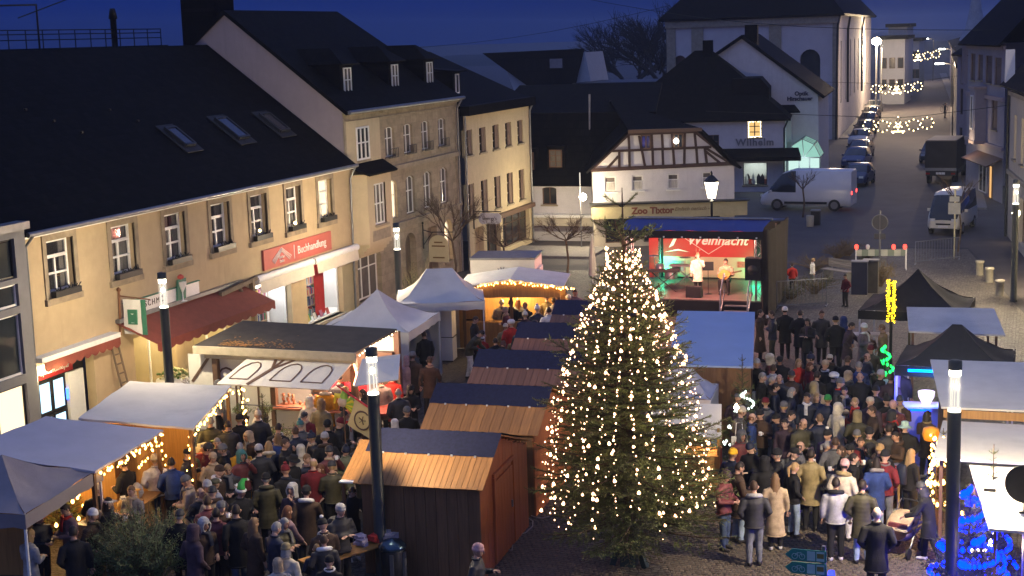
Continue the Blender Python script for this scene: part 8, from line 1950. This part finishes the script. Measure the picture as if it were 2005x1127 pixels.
# right crowd, near part
P(1435, 889, 140, 'stand', 'jacket', 'navy', 'black', 'beanie', 'yellow')
P(1469, 877, 330, 'phone', 'jacket', 'black', 'black', 'beanie', 'navy')
P(1421, 932, 60, 'phone', 'jacket', 'maroon', 'jeans', 'beanie', 'plum')
P(1448, 915, 110, 'phone', 'coat', 'brown', 'lightjeans', 'short', 'dark')
P(1476, 953, 185, 'pocket', 'jacket', 'charcoal', 'greyjeans', 'short', 'brown', 'hoodd:lightgrey')
P(1518, 937, 180, 'stand', 'long', 'beige', 'black', 'long', 'lightbrown')
P(1521, 890, 280, 'drink', 'jacket', 'black', 'black', 'beanie', 'black')
P(1556, 887, 60, 'stand', 'jacket', 'charcoal', 'black', 'cap', 'black')
P(1556, 915, 120, 'pocket', 'jacket', 'black', 'lightjeans', 'pony', 'blond')
P(1588, 890, 175, 'pocket', 'coat', 'khaki', 'black', 'short', 'dark', s=1.04)
P(1497, 905, 180, 'stand', 'coat', 'black', 'black', 'hood', 'black')
P(1620, 851, 330, 'stand', 'jacket', 'purple', 'black', 'pom', 'black', x2='white')
P(1636, 866, 175, 'pocket', 'coat', 'grey', 'black', 'short', 'brown', s=1.02)
P(1672, 897, 90, 'drink', 'jacket', 'black', 'black', 'pony', 'dark')
P(1654, 911, 150, 'stand', 'coat', 'cream', 'white', 'beanie', 'pink', 'hoodd:khaki')
P(1637, 946, 185, 'down', 'jacket', 'lightgrey', 'black', 'short', 'dark', 'hoodd:black')
P(1702, 848, 0, 'pocket', 'coat', 'olive', 'black', 'beanie', 'black', s=1.04)
P(1716, 905, 180, 'pocket', 'coat', 'blue', 'lightjeans', 'bob', 'dark', 'hoodd:ash')
P(1689, 951, 175, 'pocket', 'coat', 'olive', 'lightjeans', 'short', 'dark')
P(1717, 1006, 185, 'pocket', 'coat', 'black', 'black', 'balding', 'grey', s=1.05)
P(1805, 955, 260, 'push', 'coat', 'black', 'black', 'headscarf', 'charcoal')
P(936, 1078, 70, 'cup', 'jacket', 'charcoal', 'black', 'beanie', 'pink')
# far and on stage
P(1551, 519, 180, 'stand', 'jacket', 'red', 'black', 'short', 'brown', s=.68)
P(1592, 509, 100, 'stand', 'jacket', 'white', 'greyjeans', 'short', 'blond', s=.72)
P(1655, 541, 300, 'stand', 'jacket', 'darkred', 'black', 'short', 'dark', s=.75)
P(1366, 500, 10, 'mic', 'coat', 'cream', 'black', 'long', 'lightbrown', z0=.7)
P(1421, 512, 350, 'guitar', 'coat', 'beige', 'black', 'short', 'dark', z0=.7)
P(1851, 203, 90, 'stand', 'coat', 'black', 'black', 'short', 'dark')
# the rest of the packed lanes
rr_ = random.Random(21)
def inside(x, y, poly):
    r_ = False
    for k in range(len(poly)):
        (x0, y0), (x1, y1) = poly[k], poly[k - 1]
        if (y0 > y) != (y1 > y) and x < (x1 - x0) * (y - y0) / (y1 - y0) + x0: r_ = not r_
    return r_
n_left = 0
for poly, num in (([(560, 800), (720, 800), (690, 1010), (600, 1040), (380, 1060), (400, 840)], 22), ([(1440, 690), (1760, 690), (1790, 900), (1640, 900), (1450, 880)], 26), ([(960, 585), (1100, 575), (1110, 610), (1000, 660)], 5)):
    got = 0
    for _ in range(4000):
        x, y = rr_.uniform(380, 1800), rr_.uniform(570, 1060)
        if not inside(x, y, poly) or any(((d['px'] - x) / 15) ** 2 + ((d['py'] - y) / 15) ** 2 < 1 for d in PEOPLE): continue
        hd = rr_.choice(['short', 'short', 'beanie', 'beanie', 'pom', 'long', 'hood', 'bob', 'cap', 'pony', 'balding']); hair = hd in ('short', 'balding', 'bob', 'long', 'pony')
        P(round(x), round(y), rr_.choice([0, 30, 60, 90, 160, 190, 270, 300, 330]), rr_.choice(['stand', 'pocket', 'cup', 'phone', 'fold', 'stand', 'drink']), rr_.choice(['jacket', 'coat', 'coat']), rr_.choice(['black', 'charcoal', 'navy', 'brown', 'plum', 'olive', 'grey', 'darkred', 'beige', 'black', 'maroon', 'blue']), rr_.choice(['black', 'jeans', 'black', 'greyjeans']), hd,
          rr_.choice(['dark', 'brown', 'lightbrown', 'grey', 'blond', 'auburn']) if hair else rr_.choice(['black', 'grey', 'charcoal', 'cream', 'darkred', 'navy', 'lightgrey', 'teal', 'beige']), rr_.choice([None, None, 'scarf:grey', 'scarf:red', 'scarf:beige', 'hoodd:brown', 'scarf:navy', 'pack:charcoal']), s=rr_.uniform(.93, 1.04)); got += 1
        if got == num: break
# labels that single each one out
def desc(d, lv):
    hw = HEADWORD[d['head']].format(COLW.get(d['x2'] if d['head'] == 'headband' and d['x2'] else d['hcol'], d['x2'] if d['head'] == 'headband' and d['x2'] else d['hcol']))
    kid = 'child' if d['s'] < .83 else 'person'
    t_ = '%s in %s %s with %s' % (kid, COLW.get(d['coat'], d['coat']), HEMWORD[d['hem']], hw)
    ex = d['extra'].split(':') if d['extra'] else None
    if ex:
        c = COLW.get(ex[1] if len(ex) > 1 else 'red', ex[1] if len(ex) > 1 else '')
        t_ += {'scarf': ' and %s scarf', 'hoodd': ' and %s hood down', 'pack': ' and %s backpack'}[ex[0]] % c if c else ' and scarf'
    if d['hint']: t_ += ', ' + d['hint']
    if lv >= 1 and d['pose'] in ACT: t_ += ', ' + ACT[d['pose']]
    elif lv >= 1: t_ += ', ' + FACEW(d['face'])
    return t_
LM = [(60, 950, 'by dark gazebo'), (240, 880, 'by the bluish stall'), (400, 860, 'by white roofed stall'), (290, 1060, 'beside the big shrub'), (560, 780, 'before the wine pavilion'), (700, 1010, 'by the beer table'), (735, 850, 'by front lamp post'), (800, 790, 'near the cream banner'), (870, 650, 'by tall white cabinet'), (1050, 590, 'before the trailer stall'), (1490, 620, 'right of the stage'), (1640, 600, 'before the dark shrubs'), (1730, 680, 'by the black gazebo'), (1440, 800, 'by the cold white fir'), (1400, 950, 'right of christmas tree'), (1620, 770, 'amid the right crowd'), (1580, 1000, 'in right front row'), (1790, 850, 'by orange light strand'), (1760, 1000, 'beside the pram'), (950, 1090, 'at the foot of nearest hut'), (1390, 520, 'on the stage'), (500, 960, 'amid the left crowd'), (560, 1080, 'at lower left edge'), (1600, 520, 'on the path behind the fence'), (1850, 200, 'far up the street'), (640, 820, 'at the pavilion counter')]
from collections import Counter
def place_of(d): return min(LM, key=lambda l: (l[0] - d['px']) ** 2 + ((l[1] - d['py']) * 1.3) ** 2)[2]
labs = [desc(d, 0) + ', ' + place_of(d) if d['z0'] == 0 else desc(d, 1) + ' on the stage' for d in PEOPLE]
short_ = [desc(d, 0) for d in PEOPLE]
for rnd_ in range(2):
    cnt = Counter(labs)
    for i, d in enumerate(PEOPLE):
        if cnt[labs[i]] > 1:
            if rnd_ == 0: labs[i] = desc(d, 1) + ', ' + place_of(d)
            else:
                o = min((j for j in range(len(PEOPLE)) if j != i and short_[j].split(' with ')[0] != short_[i].split(' with ')[0] and abs(PEOPLE[j]['px'] - d['px']) > 6), key=lambda j: (PEOPLE[j]['px'] - d['px']) ** 2 + (PEOPLE[j]['py'] - d['py']) ** 2); p2 = PEOPLE[o]
                labs[i] = desc(d, 0) + ', ' + ('left' if p2['px'] > d['px'] else 'right') + ' of ' + COLW.get(p2['coat'], p2['coat']) + ' ' + HEMWORD[p2['hem']] + ' with ' + HEADWORD[p2['head']].format(COLW.get(p2['hcol'], p2['hcol']))
def trim(t_):
    w = t_.split()
    for drop in (' in front', ' hands together', ' down', ' raised', ' dark', ' short', ' seen from behind', ' facing the camera'):
        if len(t_.split()) <= 16: break
        t_ = t_.replace(drop, '', 1) if drop not in (' dark',) else t_
    return ' '.join(t_.split()[:16]) if len(t_.split()) > 16 else t_
labs = [trim(l) for l in labs]
for i, d in enumerate(PEOPLE):      # room left: say what they do or which way they face
    if d['z0'] == 0 and ' of ' not in labs[i]:
        w_ = ACT.get(d['pose'], FACEW(d['face']))
        if w_ not in labs[i] and len(labs[i].split()) + len(w_.split()) <= 16: labs[i] += ', ' + w_
for i, d in enumerate(PEOPLE):
    me, hc, tilt, hand, back, lean = base(d['pose'], d['hem'], d['female']); s_ = d['s'] * rnd(.985, 1.015)
    if d['s'] == 1.0: s_ *= .97 if d['female'] else 1.02
    p = G(d['px'], d['py'], d['z0'] + hc.z * s_); off = Matrix.Rotation(0, 3, 'Z')
    rz = camdir(p) + R(d['face'] + rnd(-8, 8)) + PI / 2
    hv = Matrix.Rotation(rz, 3, 'Z') @ Vector((hc.x, hc.y, 0)) * s_
    root = put('person', me, None, (p.x - hv.x, p.y - hv.y, d['z0']), rz, (s_ * (1.04 if d['s'] > .95 else 1.06), s_ * (1.04 if d['s'] > .95 else 1.06), s_))
    tag(root, labs[i], 'child' if d['s'] < .83 else 'person', 'people at the christmas market' if d['z0'] == 0 else 'musicians on the stage')
    for k, m in enumerate((SK[i % 3], cloth(d['coat']), cloth(d['legs']), m_shoew if i % 5 == 2 else m_shoe)):
        root.material_slots[k].link = 'OBJECT'; root.material_slots[k].material = m
    hk = d['head']; ishair = hk in ('short', 'balding', 'bob', 'long', 'pony', 'bun', 'headband')
    m1 = hairm(d['hcol']) if ishair else cloth(d['hcol']); m2 = cloth(d['x2']) if d['x2'] else (cloth('khaki') if hk == 'hood' and d['hcol'] in ('khaki', 'camel') else m1)
    put('hair' if ishair else 'hood' if hk == 'hood' else 'hat', hat_me(hk, m1, m2), root, hc, (tilt, 0, 0))
    if not ishair and hk not in ('hood', 'headscarf') and i % 2: put('hair', hat_me('bob' if d['female'] else 'balding', hairm(random.choice(['dark', 'brown', 'lightbrown', 'grey', 'blond'])), m1), root, hc, (tilt, 0, 0), .985)
    if d['extra']:
        ex = d['extra'].split(':'); m = cloth(ex[1] if len(ex) > 1 else 'red')
        if ex[0] == 'pack': put('backpack', ex_me('pack', m), root, back, (lean, 0, 0))
        else: put({'scarf': 'scarf', 'hoodd': 'hood'}[ex[0]], ex_me(ex[0], m), root, hc, (lean, 0, 0))
    if d['pose'] in ('cup', 'drink') and i % 3 != 1:
        hp_ = Vector(root.location) + Matrix.Rotation(rz, 3, 'Z') @ Vector((hand.x * s_, hand.y * s_ - .03, 0)); o = put('mug', MUGW, None, (hp_.x, hp_.y, d['z0'] + hand.z * s_ - .04), rz); tag(o, 'white mug held by the %s %s person with %s' % (COLW.get(d['coat'], d['coat']), HEMWORD[d['hem']], HEADWORD[d['head']].format(COLW.get(d['hcol'], d['hcol']))), 'mug')
# things people carry
def item(name, label, cat, mb, m, px, py, z, rot=0): return tag(mb.build(name, m, None, G(px, py, z), rot), label, cat)
q = MB().prism([(-.17, 0), (.17, 0), (.14, .22), (-.14, .22)], -.06, .06); q.tube([(-.1, 0, .22), (-.08, 0, .38), (.08, 0, .38), (.1, 0, .22)], .012, 6); item('handbag', 'dark red leather handbag beside the cream coated woman', 'bag', q, pmat('red leather', (.28, .02, .03), .4, .15, 6, .1), 594, 858, .75, .3)
q = MB().prism([(-.2, 0), (.2, 0), (.13, .28), (-.13, .28)], -.07, .07); item('shoulder_bag', 'bright pink bag carried in front of pavilion stall', 'bag', q, pmat('hot pink', (.75, .04, .20), .6, .1, 5, .1), 468, 860, 1.05, .5)
q = MB().slab([(-.2, 0, 0), (.2, 0, 0), (.2, .02, .42), (-.2, .02, .42)], .02); q.lathe([(.13, -.01), (.13, .0)], 20); o = MB().box(-.2, .2, -.01, .02, 0, .42).build('tote_bag', m_frame, None, G(1448, 886, .78), R(25)); tag(o, 'white tote bag with round red print left of the navy beanie person', 'bag')
MB().tube([(0, -.016, .2), (0, -.011, .2)], .13, 20).build('red_print', m_red, o); text('Wald', .1, m_lett_w, o, (0, -.02, .2), (R(90), 0, 0)); MB().tube([(-.1, 0, .42), (-.07, .02, .75), (.07, .02, .75), (.1, 0, .42)], .012, 5).build('strap', m_frame, o)
for o in list(COL.objects):
    if o.get('label', '').endswith('playing guitar on the stage'):
        MG = Matrix.Translation(o.location) @ Matrix.Rotation(o.rotation_euler.z, 4, 'Z'); t = thing('guitar', 'pale acoustic guitar held by the musician sitting on stage', 'guitar', MG @ Vector((-.02, -.27, .78)), o.rotation_euler.z)
        MB().prism([((.2 + .03 * math.cos(2 * a)) * math.cos(a) * 1.15, (.17 - .035 * math.cos(2 * a + .3)) * math.sin(a)) for a in [2 * PI * i / 20 for i in range(20)]], -.045, .045).build('body', m_yel, t, (0, 0, 0), (0, R(-14), 0)); MB().box(.18, .72, -.02, .02, -.028, .028).build('neck', m_dframe, t, (0, -.02, 0), (0, R(-14), 0))
        MB().tube([(0, -.05, 0), (0, -.047, 0)], .05, 12).build('sound_hole', m_black, t)
        tag(MB().lathe([(.17, 0), (.03, .03), (.03, .46), (.17, .47), (.17, .5), (.01, .5)], 12).build('stool', m_dark, None, (o.location.x, o.location.y, .7)), 'black round stool under the seated guitarist', 'stool')
q = MB().tube([(0, 0, 0), (0, 0, .16)], [.02, .028], 8); pS = G(1366, 506, 2.12); tag(q.build('microphone', m_dark, None, pS + Vector((0, -.2, 0))), 'black microphone held by the singer on the stage', 'microphone')
# reindeer antlers of the singer
for o in list(COL.objects):
    if o.get('label', '').endswith('on the stage') and 'cream coat' in o.get('label', ''):
        q = MB()
        for s_ in (-1, 1): q.tube([(s_ * .03, 0, .1), (s_ * .06, 0, .2), (s_ * .1 + .04, 0, .32)], [.012, .016, .008], 6)
        q.build('antler_headband', m_dframe, o, BASE[('mic', 'coat', True)][1])
# pram
p = G(1768, 1082); t = thing('pram', 'beige pram with brown hood pushed through the right crowd', 'pram', p, R(-20)); m_pb = cloth('beige')
q = MB(); q.grid([[(.26 * math.cos(a), -.42 + .84 * (i / 8), .62 + (.16 + .1 * math.sin(PI * i / 8)) * (math.sin(a) - .3)) for a in [PI + PI * j / 8 for j in range(9)]] for i in range(9)]); q.box(-.24, .24, -.4, .4, .6, .64); q.build('carrycot', m_pb, t)
q = MB(); q.grid([[(.27 * math.cos(a), .05 + .3 * math.cos(b_) * 1.0, .6 + .34 * math.sin(b_) * (.55 + .45 * math.sin(a))) for a in [PI * j / 8 for j in range(9)]] for b_ in [R(20) + R(150) * i / 6 for i in range(7)]]); q.build('hood', m_pb, t); MB().box(-.2, .2, -.3, .1, .64, .72).build('blanket', cloth('maroon'), t)
for x in (-.27, .27):
    MB().tube([(x, -.3, .16), (x, .35, .95), (x, .5, 1.02)], .014, 6).tube([(x, .3, .16), (x, -.15, .6)], .014, 6).build('frame', m_rim, t)
    for y, r_ in ((-.33, .12), (.32, .16)): MB().tube([(x - .02, y, r_), (x + .02, y, r_)], r_, 14).build('wheel', m_tyre, t)
MB().tube([(-.27, .5, 1.02), (.27, .5, 1.02)], .018, 8).build('handle', m_black, t)
# bicycle leaning far up the street
p = G(1848, 218); t = thing('bicycle', 'bicycle leaning on the right pavement far up street', 'bicycle', p, R(60))
for x in (-.5, .5): MB().tube([(x + .33 * math.cos(i * PI / 8), 0, .34 + .33 * math.sin(i * PI / 8)) for i in range(17)], .02, 5).build('wheel', m_tyre, t)
MB().tube([(-.5, 0, .34), (-.15, 0, .85), (.38, 0, .85), (.5, 0, .34)], .02, 5).tube([(-.15, 0, .85), (0, 0, .34), (.38, 0, .85)], .02, 5).build('frame', m_dark, t); MB().tube([(.35, -.25, 1.0), (.4, 0, 1.02), (.35, .25, 1.0)], .015, 5).build('handlebar', m_zinc, t); MB().box(-.28, -.05, -.07, .07, .9, .95).build('saddle', m_black, t)

# ------------------------------------------------------------------ evening mist over the whole scene
hz = MB().box(-420, 420, -60, 2500, -1.5, 26)
hm = bpy.data.materials.new('haze'); hm.use_nodes = True; nt = hm.node_tree; nt.nodes.clear(); o_ = N(nt, 'ShaderNodeOutputMaterial'); pv = N(nt, 'ShaderNodeVolumePrincipled')
pv.inputs['Color'].default_value = (.62, .74, .95, 1); pv.inputs['Density'].default_value = HAZE; pv.inputs['Anisotropy'].default_value = .3; L(nt, pv.outputs[0], o_.inputs['Volume'])
if HAZE > 0: stuff(hz.build('haze', hm))
